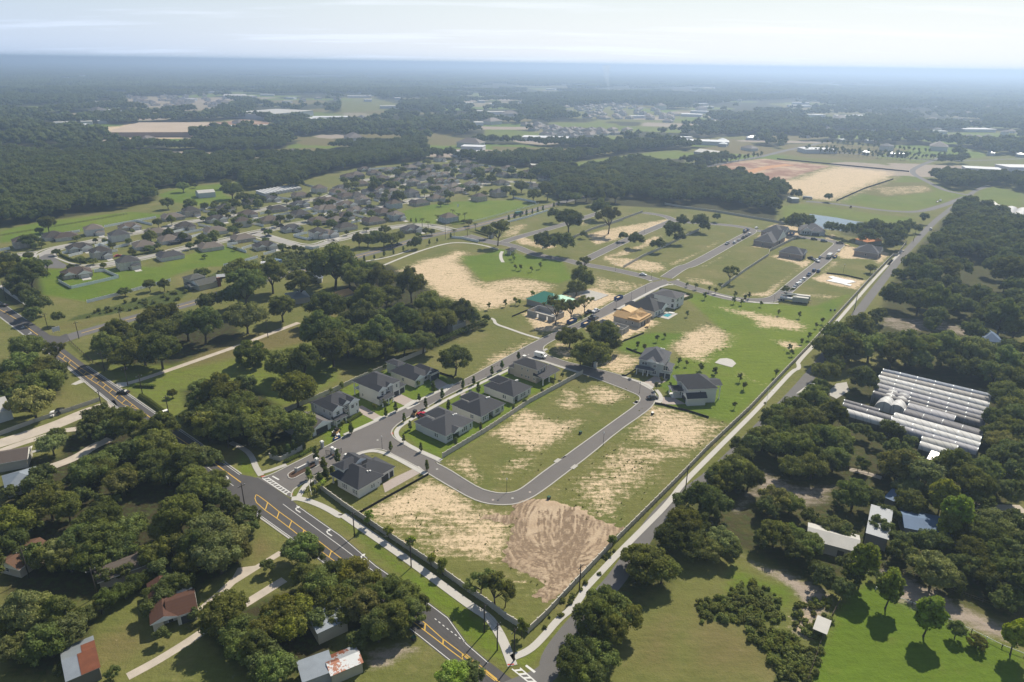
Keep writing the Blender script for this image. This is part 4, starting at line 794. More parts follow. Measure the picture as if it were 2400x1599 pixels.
def palm():
    g = random.Random(5); mb = MB()
    for k in range(16):
        az = k * 2.399; el = g.uniform(-.1, 1.0); L = g.uniform(2.0, 2.6); pts = []
        for j in range(6):
            f = j / 5; pts.append(Vector((math.cos(az) * L * f * math.cos(el * (1 - f)), math.sin(az) * L * f * math.cos(el * (1 - f)), 6.0 + L * f * math.sin(el) - 1.5 * f * f)))
        for a_, b_ in zip(pts, pts[1:]):
            s = Vector((-math.sin(az), math.cos(az), 0)); w0, w1 = .42 * (1 - (a_ - pts[0]).length / 3.2), .42 * (1 - (b_ - pts[0]).length / 3.2); dn = Vector((0, 0, -.18))
            mb.add([a_ + s * w0 + dn, a_, b_, b_ + s * w1 + dn], [(0, 1, 2, 3)]); mb.add([a_, a_ - s * w0 + dn, b_ - s * w1 + dn, b_], [(0, 1, 2, 3)])
    t = MB(); t.tube([(0, 0, -.1), (0.1, 0, 3), (0, 0, 6.0)], [.22, .16, .17], 7)
    return mb.mesh('crown', M['leaf']), t.mesh('trunk', M['bark'])
PALMS = [palm()]
TONE = {'d': ((.92, .98, .90), 'dark green'), 'g': ((1.25, 1.22, 1.45), 'grey-green'), 'y': ((1.35, 1.28, .78), 'yellowish green'), 'b': ((1.6, 1.75, .8), 'bright green'), 'a': ((.98, .98, 1.0), 'open-branched'), 'r': ((.8, .95, .75), 'round dark'), 'k': ((.62, .72, .68), 'deep green'),
        's': ((1.4, 1.5, .85), 'light green'), 'c': ((.75, .92, .7), 'dark')}
def plant(kind_name, protos, base, h, tint, label, cat, group, rz=None, mz=1.0):
    me, tr = random.choice(protos); s = h
    o = empty(kind_name, base, random.uniform(0, 6.28) if rz is None else rz); o.scale = (s, s, s * mz)
    c = link('crown', me, o); w_, k_ = random.uniform(.72, 1.38), random.uniform(-.12, .09); c.color = (tint[0] * w_ * (1 + k_), tint[1] * w_, tint[2] * w_ * (1 - k_), 1); link('trunk', tr, o)
    return tag(o, label, cat, group)
TREES = []     # (phrase, tile, [(x, y, r[, tone])...])
def trees(phrase, t, *q): TREES.append((phrase, t, q))
trees('in the dark clump beside the main road bend', 4, (80, 110, 100), (200, 140, 100), (60, 40, 70), (230, 70, 60), (150, 240, 60), (215, 285, 65), (262, 335, 75), (235, 400, 60), (395, 430, 45), (130, 190, 80))
trees('standing alone on the verge lawn below the vinyl-fenced yard', 4, (320, 62, 34), (855, 235, 40), (1030, 205, 36), (1130, 205, 36), (1390, 105, 46), (485, 75, 24), (712, 65, 20))
trees('in the clump along the near side of the county road', 4, (1100, 400, 130), (1000, 480, 90), (800, 540, 90), (1120, 520, 100), (1280, 470, 110, 'g'), (1400, 490, 110), (1440, 330, 75), (1690, 220, 130), (1590, 280, 80), (1690, 410, 120, 'g'), (1680, 110, 110), (1870, 150, 100), (2070, 190, 100), (1940, 360, 90), (2250, 340, 120), (2300, 80, 140), (2190, 110, 80))
trees('in the clump left of the sandy farm track', 4, (740, 640, 90), (850, 690, 90), (980, 640, 110), (1100, 660, 115), (780, 580, 70), (910, 590, 75), (1030, 720, 70), (690, 600, 50))
trees('alone in the pasture below the sandy farm track', 4, (1730, 672, 95, 'r'))
trees('in the oak group at the middle of the pasture', 4, (1960, 735, 115), (2090, 750, 105), (2040, 905, 135, 'y'), (1690, 885, 75), (2220, 560, 130), (2290, 640, 120), (2150, 540, 90), (2330, 520, 90))
trees('in the big grove between pasture and entrance drive', 4, (1400, 950, 105), (1530, 970, 120), (1650, 1010, 110), (1350, 1060, 80, 'y'), (1480, 1080, 125), (1600, 1110, 130), (1760, 1080, 115), (1870, 1100, 95), (1430, 1170, 105, 'y'), (1700, 1190, 110), (1840, 1200, 85), (1560, 1220, 100), (1790, 1275, 75), (2060, 1150, 110), (2095, 1235, 75), (1300, 1130, 70), (1960, 1170, 70))
trees('on the left verge of the main road', 4, (185, 615, 105, 'd'), (370, 640, 72, 'a'), (1185, 945, 30))
trees('in the dense grove left of the main road', 4, (60, 780, 100), (170, 770, 110), (290, 780, 105), (390, 800, 80), (70, 890, 100), (190, 880, 110), (320, 870, 100), (420, 850, 50), (40, 970, 70), (215, 995, 125, 'g'), (130, 1040, 70), (360, 915, 45))
trees('beside the pale dirt road at the left', 4, (350, 1290, 85, 'g'), (390, 1240, 50), (485, 1255, 18))
trees('in the tree belt across the main road from the entrance', 4, (640, 1130, 90), (720, 1090, 80), (600, 1215, 65), (800, 1120, 90), (760, 1215, 90, 'g'), (900, 1180, 105), (1000, 1230, 105, 'g'), (1110, 1220, 105), (1080, 1320, 115), (960, 1330, 90), (820, 1370, 85, 'y'), (1180, 1370, 90), (1340, 1380, 105, 'g'), (1440, 1410, 85), (1250, 1450, 105), (1150, 1490, 100, 'k'), (1050, 1440, 100), (650, 1470, 110), (560, 1500, 90), (300, 1510, 80), (860, 1530, 95), (1000, 1530, 75, 'y'))
trees('in the wooded yards left of the road, upper row', 7, (330, 330, 120), (460, 370, 90), (220, 350, 80), (330, 240, 70), (520, 190, 75, 'y'), (620, 110, 110), (700, 60, 85), (840, 190, 90, 'g'), (560, 280, 60), (1330, 160, 90), (1400, 225, 105), (1480, 190, 80), (1320, 255, 80), (1500, 290, 70, 'y'), (1590, 335, 60), (1450, 385, 52, 's'), (1690, 430, 70), (1745, 415, 60), (1730, 500, 50), (1620, 370, 50))
trees('in the wooded yards left of the road, middle row', 7, (100, 470, 120, 'y'), (60, 600, 100), (190, 490, 85), (600, 470, 100), (720, 470, 105), (860, 500, 105), (930, 470, 70), (560, 590, 110), (700, 600, 115), (830, 620, 105), (630, 720, 105), (420, 640, 110, 'g'), (330, 690, 95), (470, 720, 90), (760, 690, 90), (1240, 440, 125), (1140, 500, 95), (1050, 690, 85), (1180, 620, 95), (690, 330, 60, 'g'), (790, 300, 40, 's'), (240, 690, 75), (150, 690, 60), (720, 830, 62), (860, 800, 55), (230, 210, 70), (70, 265, 52))
trees('in the oak stand beside the gravel drive', 7, (1430, 560, 130, 'g'), (1560, 560, 130, 'g'), (1500, 680, 140, 'g'), (1620, 660, 90, 'g'), (1380, 650, 110), (1300, 750, 85), (1250, 880, 75), (1160, 900, 70), (1040, 1060, 66), (1130, 990, 66), (1100, 790, 70, 'k'))
trees('in the hedge row beside the brown-roofed bungalow', 7, (740, 990, 68, 'k'), (850, 930, 66, 'k'), (930, 885, 58, 'k'), (1000, 850, 50, 'k'), (690, 1050, 50), (1180, 900, 80), (1060, 950, 60))
trees('in the oak stand at the lower left', 7, (170, 1110, 120, 'g'), (290, 1100, 120, 'g'), (400, 1130, 105), (90, 1160, 105), (480, 1230, 105, 'g'), (330, 1280, 125), (120, 1310, 110, 'g'), (570, 1120, 65, 'y'), (600, 1090, 50), (230, 1040, 75, 'g'), (430, 1480, 50), (770, 1510, 48), (250, 1400, 70))
trees('in the thicket between red-roofed house and metal sheds', 7, (1540, 1120, 125), (1600, 1050, 90), (1480, 1180, 80), (1620, 1230, 105), (1680, 1300, 110), (1750, 1340, 90), (1800, 1240, 90), (1930, 1080, 125, 'y'), (2000, 1180, 105, 'y'), (2080, 1070, 90, 'y'), (2180, 1150, 80), (1900, 1130, 80), (1900, 1470, 110), (1800, 1510, 75), (1760, 1430, 80), (2010, 1490, 60), (1120, 1240, 52, 'y'), (1350, 1100, 50), (1850, 1360, 80))
trees('by the road on the near side of the hatched median', 7, (2080, 640, 108), (2000, 670, 70), (2160, 690, 78), (1840, 770, 48), (2100, 850, 80), (2220, 900, 105), (2330, 820, 90), (2290, 980, 105), (2150, 960, 90), (2345, 1070, 100))
trees('in the roadside grove at the bottom edge', 8, (80, 820, 105, 'y'), (180, 880, 105), (60, 940, 95), (330, 960, 125), (230, 1010, 115), (440, 985, 100), (540, 1040, 75), (480, 1100, 95), (350, 1130, 115), (150, 1050, 115, 'g'), (250, 1200, 105), (400, 1210, 75), (100, 1290, 75, 'k'), (770, 1510, 105, 's'), (900, 1480, 85, 's'), (860, 1550, 75, 's'))
trees('at the inside corner of the cream perimeter wall', 8, (960, 850, 110, 'a'), (1060, 900, 120, 'a'), (1130, 960, 75, 'a'))
trees('along the lane at the lower middle', 8, (2070, 720, 150), (1990, 690, 95), (2170, 790, 105), (2300, 480, 115), (2230, 560, 105, 'k'), (2310, 330, 80), (2350, 600, 90), (1790, 1050, 160), (1690, 1150, 135), (1900, 1120, 120), (1600, 1360, 125), (1720, 1370, 135), (1540, 1450, 100), (1650, 1480, 120), (1800, 1240, 110))
trees('in the grove between lane and brush field', 9, (350, 100, 135), (270, 170, 105), (430, 170, 95), (100, 300, 120), (230, 330, 90), (50, 430, 105), (150, 400, 80), (620, 290, 115, 'g'), (560, 360, 85), (720, 320, 95), (240, 570, 115, 'g'), (150, 640, 100, 'g'), (300, 660, 85, 'g'), (40, 560, 90), (30, 680, 80))
trees('between the greenhouses and the long shed', 9, (1230, 78, 60, 'r'), (900, 75, 105), (1000, 60, 85), (760, 80, 95), (1190, 260, 125, 'k'), (1110, 310, 90, 'y'), (1310, 310, 90), (880, 430, 68), (960, 470, 58, 's'), (1060, 480, 105, 'g'), (1120, 540, 78), (640, 540, 120), (560, 585, 80), (760, 560, 95), (870, 620, 105), (800, 680, 85))
trees('around the rusty-edged metal roof', 9, (1490, 100, 140, 'g'), (1640, 170, 140, 'g'), (1440, 60, 95, 'g'), (1560, 235, 105, 'g'), (1570, 330, 105), (1700, 300, 85, 'g'), (1800, 290, 75, 'b'), (1890, 400, 85, 'b'), (1840, 480, 58, 'b'), (1400, 400, 75), (1370, 465, 85, 'a'), (1480, 440, 60), (1490, 600, 88), (1440, 560, 60), (1510, 670, 95), (1600, 600, 70, 'k'), (1700, 600, 95, 'k'), (1790, 620, 88, 'k'))
trees('in the right-hand wood below the greenhouses', 9, (1850, 110, 125), (1960, 200, 130), (2080, 110, 115), (2040, 280, 115), (2130, 250, 95), (2250, 250, 95, 'g'), (2330, 120, 105, 'g'), (2150, 40, 80), (1950, 560, 105), (2050, 500, 120), (2150, 480, 115, 'g'), (2100, 600, 115), (2000, 680, 115), (2150, 700, 125), (2230, 580, 95), (2060, 790, 115), (1930, 760, 105), (2250, 820, 115), (2150, 880, 95), (2300, 900, 105), (2270, 1010, 105), (2340, 1000, 90), (2180, 1030, 78))
trees('the great domed oak beside the riding arena', 9, (1740, 790, 150, 'g'))
trees('along the far side of the riding arena', 9, (1640, 770, 80), (1850, 870, 100), (1150, 780, 95, 'k'), (1200, 850, 75), (1255, 745, 78, 'b'), (960, 830, 95, 'k'), (900, 770, 60), (1110, 920, 85), (1040, 900, 68), (1330, 820, 48, 's'))
trees('on the lawn by the riding arena', 9, (1440, 905, 75, 'b'), (1710, 1090, 80, 'b'), (1890, 1215, 60, 'd'), (2040, 1280, 65, 'd'), (2310, 1240, 70, 'b'))
trees('in the grove left of the greenhouse forecourt', 6, (1080, 560, 120), (1200, 520, 105), (1000, 650, 105), (1130, 660, 100), (1300, 620, 120), (1430, 600, 95), (1250, 545, 90), (990, 780, 95), (950, 880, 58, 's'), (1240, 840, 95), (1280, 880, 75), (1190, 860, 48), (1050, 740, 70))
trees('in the wood beyond the lane, upper right', 6, (1490, 130, 52), (1580, 130, 64), (1430, 300, 60), (1460, 270, 95), (1520, 290, 85), (1640, 300, 105), (1750, 340, 105), (1850, 330, 88), (1700, 130, 95), (1800, 100, 105), (1600, 60, 88), (1900, 80, 88), (1850, 190, 68), (2250, 130, 120), (2300, 230, 95), (2150, 70, 78), (2270, 290, 88), (2200, 440, 112), (2100, 430, 88), (2300, 480, 105), (2010, 520, 95), (1980, 360, 58), (2080, 260, 55), (2050, 240, 48), (1345, 405, 60), (1320, 440, 52), (1750, 430, 90, 'g'), (1720, 475, 68))
trees('in the dark belt behind the greenhouses', 6, (1450, 690, 100), (1560, 640, 120), (1680, 640, 112), (1640, 730, 88), (1800, 640, 120), (1900, 660, 120, 'g'), (2000, 680, 120, 'g'), (2100, 725, 112), (2200, 735, 112), (2300, 720, 115), (1830, 730, 88), (1950, 775, 100), (2080, 800, 100), (2180, 830, 100), (2280, 855, 112), (2250, 950, 120), (2320, 1050, 112), (2220, 1030, 78), (2180, 1130, 100), (2260, 1180, 120), (2330, 1260, 105), (2200, 1270, 105, 'g'), (2120, 1230, 75), (2290, 1340, 105, 'g'), (2200, 1380, 95))
trees('in the grove in front of the greenhouses', 6, (930, 950, 75), (700, 1080, 105), (800, 1040, 105), (900, 1010, 100), (1000, 1050, 100, 'g'), (600, 1120, 88), (680, 1180, 105), (800, 1150, 112), (920, 1130, 105, 'g'), (1030, 1130, 100), (560, 1250, 105), (660, 1290, 112), (780, 1320, 112), (400, 1310, 78), (470, 1300, 88), (430, 1380, 78), (840, 1240, 105), (960, 1250, 112), (1070, 1240, 100), (1100, 1330, 78), (1050, 1400, 95), (950, 1400, 88), (860, 1420, 78), (1180, 1200, 58), (1250, 1210, 58), (1340, 1265, 60), (1460, 1200, 68), (1410, 1180, 60), (1570, 1290, 60), (1480, 1345, 92), (1560, 1400, 88), (1440, 1425, 92, 'g'), (1600, 1450, 88), (300, 1470, 105), (380, 1500, 88), (230, 1530, 78))
trees('in the oak wood behind the white houses', 5, (50, 100, 105), (180, 100, 112), (270, 170, 95), (120, 180, 88), (480, 220, 95), (420, 165, 60), (310, 270, 95), (180, 320, 105), (90, 350, 78, 'g'), (620, 340, 105), (560, 420, 95), (680, 430, 105), (740, 380, 78), (840, 400, 78, 'g'), (890, 430, 68), (340, 400, 105), (270, 440, 78), (160, 440, 95, 'g'), (60, 430, 78), (420, 470, 105), (340, 530, 88, 'y'), (490, 500, 78), (250, 560, 105), (120, 560, 105), (180, 640, 95), (40, 600, 88), (300, 620, 88), (430, 600, 88), (560, 570, 95, 'g'), (600, 610, 68), (1000, 430, 28), (985, 480, 24))
trees('alone on the empty lot beside the street', 5, (785, 720, 100, 'd'))
trees('beside the junction below the construction sites', 5, (1575, 545, 85, 'd'), (1740, 640, 120, 'd'), (1820, 570, 95), (1770, 520, 75), (1855, 600, 68), (1650, 690, 65))
trees('in front of the half-built houses', 5, (1480, 350, 85, 'a'), (1585, 350, 68, 'a'), (1680, 310, 58, 'a'), (1660, 150, 68), (1620, 215, 58), (1690, 180, 48), (1670, 40, 48, 'a'))
trees('on the empty lots behind the far entrance gate', 2, (1080, 1270, 85, 'a'), (1000, 1285, 42, 'a'), (1570, 1225, 82), (1395, 1340, 72, 'a'), (1530, 1350, 78, 'a'), (1470, 1165, 48, 'a'), (1670, 1310, 26, 'a'), (1945, 1320, 34, 'a'), (2035, 1335, 52, 'a'), (2280, 1300, 70), (2330, 1340, 45), (2180, 1390, 48), (1850, 1180, 90, 'a'), (1790, 1110, 70, 'a'), (520, 1375, 42), (482, 1395, 32))
trees('in the clump between county road and old subdivision', 2, (180, 1350, 52), (120, 1370, 42), (240, 1320, 42), (300, 1280, 38), (340, 1345, 56), (385, 1335, 48), (290, 1355, 48))
trees('standing on the far grass lots', 3, (720, 1000, 30), (785, 1045, 38), (1010, 1065, 30), (240, 1190, 30, 'a'), (120, 1210, 60, 'a'), (0, 1230, 45), (150, 1270, 40), (1665, 1210, 36))
trees('around the small pond', 3, (800, 1215, 70, 'a'), (760, 1235, 48), (865, 1230, 45), (690, 1225, 22), (1010, 1275, 42), (1075, 1285, 45), (1180, 1295, 56), (1250, 1290, 52), (1330, 1280, 66), (1285, 1345, 62), (1400, 1305, 68), (1460, 1330, 78), (1500, 1290, 66), (1440, 1375, 58), (1560, 1260, 45), (1625, 1285, 28))
trees('beside the lane at the edge of the new lots', 6, (330, 105, 58, 'a'), (715, 235, 42, 'a'), (1300, 80, 38, 'd'))
CAND = []
def locate(t, x, y, r, kz):
    u, v = UV(t, x, y); rp = r * (1.2 if t == 7 else 1.02 if t in (6, 9) else 1.12) * (.34 if t in TILE else ZT[t][2]); z = 6
    for _ in range(4):
        p = G(u, v, z); rm = rp * (p - Vector((0, 0, CAM_H))).dot(FW) / FPX; z = kz * rm
    return Vector((p.x, p.y, 0)), rm
KZ = {'a': 1.40, 'b': 2.6, 'r': .80, 's': 1.3}
for ph, t, q in TREES:
    lst = []; sh_ = 45 if 'along the lane at the lower' in ph else 28 if 'between lane and brush' in ph else 0
    for it in q:
        tone = it[3] if len(it) > 3 else 'd'; p, rm = locate(t, it[0] + sh_, it[1], it[2], KZ.get(tone, 1.02)); lst.append((UV(t, it[0], it[1])[0], p, rm, tone))
    lst.sort(key=lambda e: e[0])
    for i, e in enumerate(lst): CAND.append((ph, i, len(lst)) + e)
CAND.sort(key=lambda e: -(e[5] / max((e[4] - Vector((0, 0, CAM_H))).length, 1)) if e[2] > 7 and e[6] != 'b' else -9)
CAND, REST = CAND[:298], CAND[298:]
PLANTED = []
for ph, i, n, u, p, rm, tone in CAND:
    sz = 'broad' if rm > 7.4 else 'small' if rm < 4.2 else 'mid-sized'
    kind = {'a': 'oak_tree', 'b': 'sapling_tree', 'r': 'round_tree'}.get(tone, 'oak_tree')
    pr = {'a': AIRY, 'b': BRIGHT, 'r': ROUND}.get(tone, OAKS); base = {'b': 2.9, 'r': 5.6}.get(tone, 6.35)
    tint, tw = TONE[tone]; rk = rank(i, n)
    lab = next((l for l in ((f'{sz} {tw} tree {ph}, {rk}', f'{tw} tree {ph}, {rk}', f'{sz} tree {ph}, {rk}', f'tree {ph}, {rk}') if rk else (f'{sz} {tw} tree {ph}',)) if len(l.replace('-', ' ').split()) <= 16), f'tree {ph}')
    plant(kind, pr, p, rm / base, tint, lab, 'tree', 'oaks and other trees' if n < 2 else 'trees ' + ph.replace(',', ''), mz=random.uniform(.92, 1.1)); PLANTED.append((p.x, p.y, rm))
PL = np.array(PLANTED + [(e[4].x, e[4].y, e[5]) for e in REST])

# far and mid woods: masses nobody could count, drawn as instances of a few crowns
def scatter_object(name, pts, scl, protos, tintname=None):
    me = bpy.data.meshes.new(name); me.from_pydata([tuple(p) for p in pts], [], [])
    a = me.attributes.new('size', 'FLOAT', 'POINT'); a.data.foreach_set('value', np.asarray(scl, np.float32))
    o = link(name, me); cl = bpy.data.collections.new(name + '_kinds')
    for k, pm in enumerate(protos):
        q = bpy.data.objects.new(f'{name}_kind', pm); cl.objects.link(q)
    ng = bpy.data.node_groups.new(name, 'GeometryNodeTree'); ng.interface.new_socket('Geometry', in_out='INPUT', socket_type='NodeSocketGeometry'); ng.interface.new_socket('Geometry', in_out='OUTPUT', socket_type='NodeSocketGeometry')
    gi, go = ng.nodes.new('NodeGroupInput'), ng.nodes.new('NodeGroupOutput'); ci = ng.nodes.new('GeometryNodeCollectionInfo'); ci.inputs['Collection'].default_value = cl; ci.inputs['Separate Children'].default_value = True; ci.inputs['Reset Children'].default_value = True
    ip = ng.nodes.new('GeometryNodeInstanceOnPoints'); ip.inputs['Pick Instance'].default_value = True
    rv = ng.nodes.new('FunctionNodeRandomValue'); rv.data_type = 'FLOAT_VECTOR'; rv.inputs[1].default_value = (0, 0, 6.283)
    ri = ng.nodes.new('FunctionNodeRandomValue'); ri.data_type = 'INT'; ri.inputs[4].default_value = 0; ri.inputs[5].default_value = len(protos) - 1; ri.inputs['Seed'].default_value = 3
    na = ng.nodes.new('GeometryNodeInputNamedAttribute'); na.data_type = 'FLOAT'; na.inputs[0].default_value = 'size'
    L = ng.links.new; L(gi.outputs[0], ip.inputs['Points']); L(ci.outputs[0], ip.inputs['Instance']); L(rv.outputs[0], ip.inputs['Rotation']); L(ri.outputs[2], ip.inputs['Instance Index']); L(na.outputs[0], ip.inputs['Scale']); L(ip.outputs[0], go.inputs[0])
    md = o.modifiers.new('scatter', 'NODES'); md.node_group = ng; o['kind'] = 'stuff'
    return o
NEARC = [fast_mesh('wood_crown', *crown_arrays(seed=80 + i, a=5.2, c=4.2, zc=6.8, nl=26, cards=70, lobe=(1.3, 2.3), cs=(.5, .95))[:3], (M['leaf_far'],)) for i in range(4)]
FARC = [fast_mesh('far_crown', *crown_arrays(seed=90 + i, a=5.6, c=4.0, zc=6.6, nl=13, cards=12, lobe=(1.8, 2.9), cs=(.9, 1.6), core=.95)[:3], (M['leaf_far'],)) for i in range(4)]
def canopy(seed, size=130, n=150):
    g = np.random.default_rng(seed); V, T_ = [], []; nv = 0; iv, jf = ICO1
    for _ in range(n):
        p = np.array([g.uniform(-.5, .5) * size, g.uniform(-.5, .5) * size, g.uniform(5, 10)]); r = np.array([1, 1, .8]) * g.uniform(4.5, 8.0)
        V.append(iv * r * g.uniform(.8, 1.15, (len(iv), 1)) + p); T_.append(jf + nv); nv += len(iv)
    return fast_mesh('canopy', np.concatenate(V), None, np.concatenate(T_), (M['leaf_far'],))
CAN = [canopy(s) for s in range(3)]
def W2(t, *q): return np.array([(p.x, p.y) for p in P(t, *q)])
WOODS = [W2(0, (-400, 142), (1200, 156), (2800, 190), (2800, 365), (2250, 365), (2190, 355), (1930, 335), (1890, 340), (1840, 352), (1780, 358), (1720, 352), (1600, 350), (1510, 355), (1410, 368), (1345, 380), (1330, 388), (1210, 393), (1045, 372), (1000, 375), (800, 400), (715, 425), (705, 443), (565, 445), (575, 421), (490, 427), (420, 440), (340, 450), (372, 470), (285, 490), (170, 500), (130, 512), (40, 528), (-400, 540)),
         np.array([(p.x, p.y) for p in P(2, (1480, 1090), (1470, 990), (1560, 930), (1700, 900), (1850, 860), (2000, 830), (2200, 860), (2353, 900)) + P(3, (150, 905), (300, 925), (480, 950), (620, 975), (700, 1020), (720, 1070), (650, 1090), (640, 1190), (560, 1175), (200, 1110), (0, 1120)) + P(2, (2200, 1110), (1900, 1060), (1700, 1060))]),
         W2(3, (1650, 880), (1760, 840), (1920, 790), (1960, 900), (2120, 905), (2270, 960), (2260, 1005), (2100, 1005), (2030, 985), (1960, 1020), (1860, 1010), (1780, 990), (1700, 940)), W2(3, (2280, 960), (2400, 930), (2500, 1030), (2353, 1040), (2290, 1010)), W2(3, (1880, 1180), (1980, 1150), (2060, 1190), (2353, 1290), (2600, 1350), (2600, 1600), (2353, 1568), (1650, 1568), (1730, 1440), (1820, 1310)),
         W2(6, (1620, 60), (1700, 10), (2600, 0), (2600, 700), (2250, 640), (2050, 560), (1850, 540), (1640, 420), (1500, 400), (1480, 300)), W2(6, (2150, 640), (2700, 700), (2700, 1568), (2200, 1568), (2140, 1300), (2170, 1100), (2180, 800)), W2(3, (0, 700), (60, 740), (60, 700), (250, 735), (700, 690), (740, 745), (540, 790), (330, 820), (130, 850), (0, 850)),
         W2(3, (600, 700), (640, 690), (830, 700), (850, 730), (720, 745)), W2(2, (1300, 930), (1500, 880), (1600, 905), (1560, 980), (1400, 960)), W2(4, (-400, 700), (-60, 760), (-40, 1000), (-400, 1100)), W2(7, (-300, 350), (0, 400), (30, 700), (0, 1000), (-300, 1000)), W2(9, (2150, 350), (2700, 450), (2700, 1300), (2353, 1080), (2100, 980), (2000, 820), (2030, 550))]
OPEN = [w for w, c in GLADES] + [np.array([(p.x, p.y) for p in q]) for k in FIELDS for q in FIELDS[k]] + [W2(6, (1850, 60), (2100, 60), (2200, 200), (2050, 330), (1930, 280), (1850, 200)), W2(6, (1340, 420), (1760, 440), (2200, 560), (2150, 600), (1800, 530), (1500, 520))]
def woods_points(r0, r1, sp, seed, amin=-52, amax=52):
    g = np.random.default_rng(seed); o = []
    n = int((r1 * 1.6) / sp); X, Y = np.meshgrid(np.arange(-n / 2, n / 2) * sp, np.arange(0, r1 / sp) * sp); x = (X + g.uniform(-.45, .45, X.shape) * sp).ravel(); y = (Y + g.uniform(-.45, .45, X.shape) * sp).ravel()
    d = np.hypot(x, y); a = np.degrees(np.arctan2(x, y)); k = (d > r0) & (d < r1) & (a > amin) & (a < amax); q = np.stack([x[k], y[k]], 1)
    keep = np.zeros(len(q), bool)
    for w in WOODS:
        lo, hi = w.min(0), w.max(0); b = np.nonzero(((q > lo) & (q < hi)).all(1))[0]; keep[b] |= sdist(q[b], w) > 0
    q = q[keep]; bad = np.zeros(len(q), bool)
    for w in OPEN:
        lo, hi = w.min(0) - 5, w.max(0) + 5; b = np.nonzero(((q > lo) & (q < hi)).all(1))[0]; bad[b] |= sdist(q[b], w) > -3
    return q[~bad]
q = woods_points(60, 520, 11.0, 1)
dd = np.hypot(q[:, None, 0] - PL[None, :, 0], q[:, None, 1] - PL[None, :, 1]); q = q[(dd > PL[None, :, 2] * .85).all(1)]
scatter_object('woodland', [(x, y, 0) for x, y in q] + [(e[4].x, e[4].y, 0) for e in REST], list(RNG.uniform(.7, 1.15, len(q))) + [e[5] / 6.2 for e in REST], NEARC)
q = woods_points(520, 1150, 8.2, 2); dd = np.hypot(q[:, None, 0] - PL[None, :, 0], q[:, None, 1] - PL[None, :, 1]); q = q[(dd > PL[None, :, 2] * .8).all(1)]
scatter_object('forest', [(x, y, 0) for x, y in q], RNG.uniform(.75, 1.3, len(q)), NEARC)
q = woods_points(1150, 3300, 13.0, 3); g_ = np.sin(q[:, 0] * .0041 + 1) * np.sin(q[:, 1] * .0033) + np.sin(q[:, 0] * .011 - q[:, 1] * .007) * .6 + RNG.normal(0, .35, len(q)); q = q[g_ > -.2]
scatter_object('forest', [(x, y, 0) for x, y in q], RNG.uniform(1.0, 1.75, len(q)), FARC)
q = woods_points(3300, 16000, 128.0, 4); g_ = np.sin(q[:, 0] * .0016 + 1) * np.sin(q[:, 1] * .0013) + RNG.normal(0, .45, len(q)); q = q[g_ > -.4]
scatter_object('forest', [(x, y, 0) for x, y in q], RNG.uniform(.85, 1.15, len(q)), CAN)
# ------------------------------------------------------------------ buildings
AXD = (P(5, (1660, 815))[0] - P(5, (700, 1390))[0]).xy.normalized(); ANG = math.atan2(AXD.y, AXD.x)     # the streets' direction
BXD = Vector((-AXD.y, AXD.x))
def roof_mb(mb, x0, y0, x1, y1, z, kind='hip', pitch=.5, ov=.45, th=.16, mi=0, mt=1):
    """A hip or gable roof over a rectangle: slopes in mi, fascia band and soffit in mt."""
    x0, y0, x1, y1 = x0 - ov, y0 - ov, x1 + ov, y1 + ov; w, d = x1 - x0, y1 - y0; zt = z + th
    lo = [(x0, y0, z), (x1, y0, z), (x1, y1, z), (x0, y1, z)]; hi = [(x0, y0, zt), (x1, y0, zt), (x1, y1, zt), (x0, y1, zt)]
    mb.add(lo + hi, [(0, 3, 2, 1), (0, 1, 5, 4), (1, 2, 6, 5), (2, 3, 7, 6), (3, 0, 4, 7)], mt)
    alongx = (kind == 'gx') or (kind == 'hip' and w >= d); half = (d if alongx else w) / 2; zr = zt + half * pitch
    ins = half if kind == 'hip' else 0
    if kind == 'mono': mb.add(hi + [(x0, y1, zt + d * pitch), (x1, y1, zt + d * pitch)], [(0, 1, 5, 4), (1, 2, 5), (3, 0, 4), (2, 3, 4, 5)], mi); return zr
    r = [(x0 + ins, (y0 + y1) / 2, zr), (x1 - ins, (y0 + y1) / 2, zr)] if alongx else [((x0 + x1) / 2, y0 + ins, zr), ((x0 + x1) / 2, y1 - ins, zr)]
    v = hi + r
    if alongx: mb.add(v, [(0, 1, 5, 4), (2, 3, 4, 5)], mi); mb.add(v, [(1, 2, 5), (3, 0, 4)], mi if kind == 'hip' else mt)
    else: mb.add(v, [(1, 2, 5, 4), (3, 0, 4, 5)], mi); mb.add(v, [(0, 1, 4), (2, 3, 5)], mi if kind == 'hip' else mt)
    return zr
WM = {}
def window_meshes(w, h, shutters=False):
    k = (round(w, 2), round(h, 2))
    if k not in WM:
        f = MB(); b = .09
        f.box(-w / 2, -.02, 0, w / 2, .05, b); f.box(-w / 2, -.02, h - b, w / 2, .05, h); f.box(-w / 2, -.02, b, -w / 2 + b, .05, h - b); f.box(w / 2 - b, -.02, b, w / 2, .05, h - b); f.box(-w / 2 + b, -.01, h / 2 - .03, w / 2 - b, .045, h / 2 + .03)
        if w > 1.3:
            for i in range(1, int(w / .8)): x = -w / 2 + i * w / int(w / .8); f.box(x - .05, -.015, b, x + .05, .047, h - b)
        g = MB(); g.box(-w / 2 + b, .0, b, w / 2 - b, .02, h - b)
        WM[k] = (f.mesh('window', M['trim']), g.mesh('pane', M['glass']))
    return WM[k]
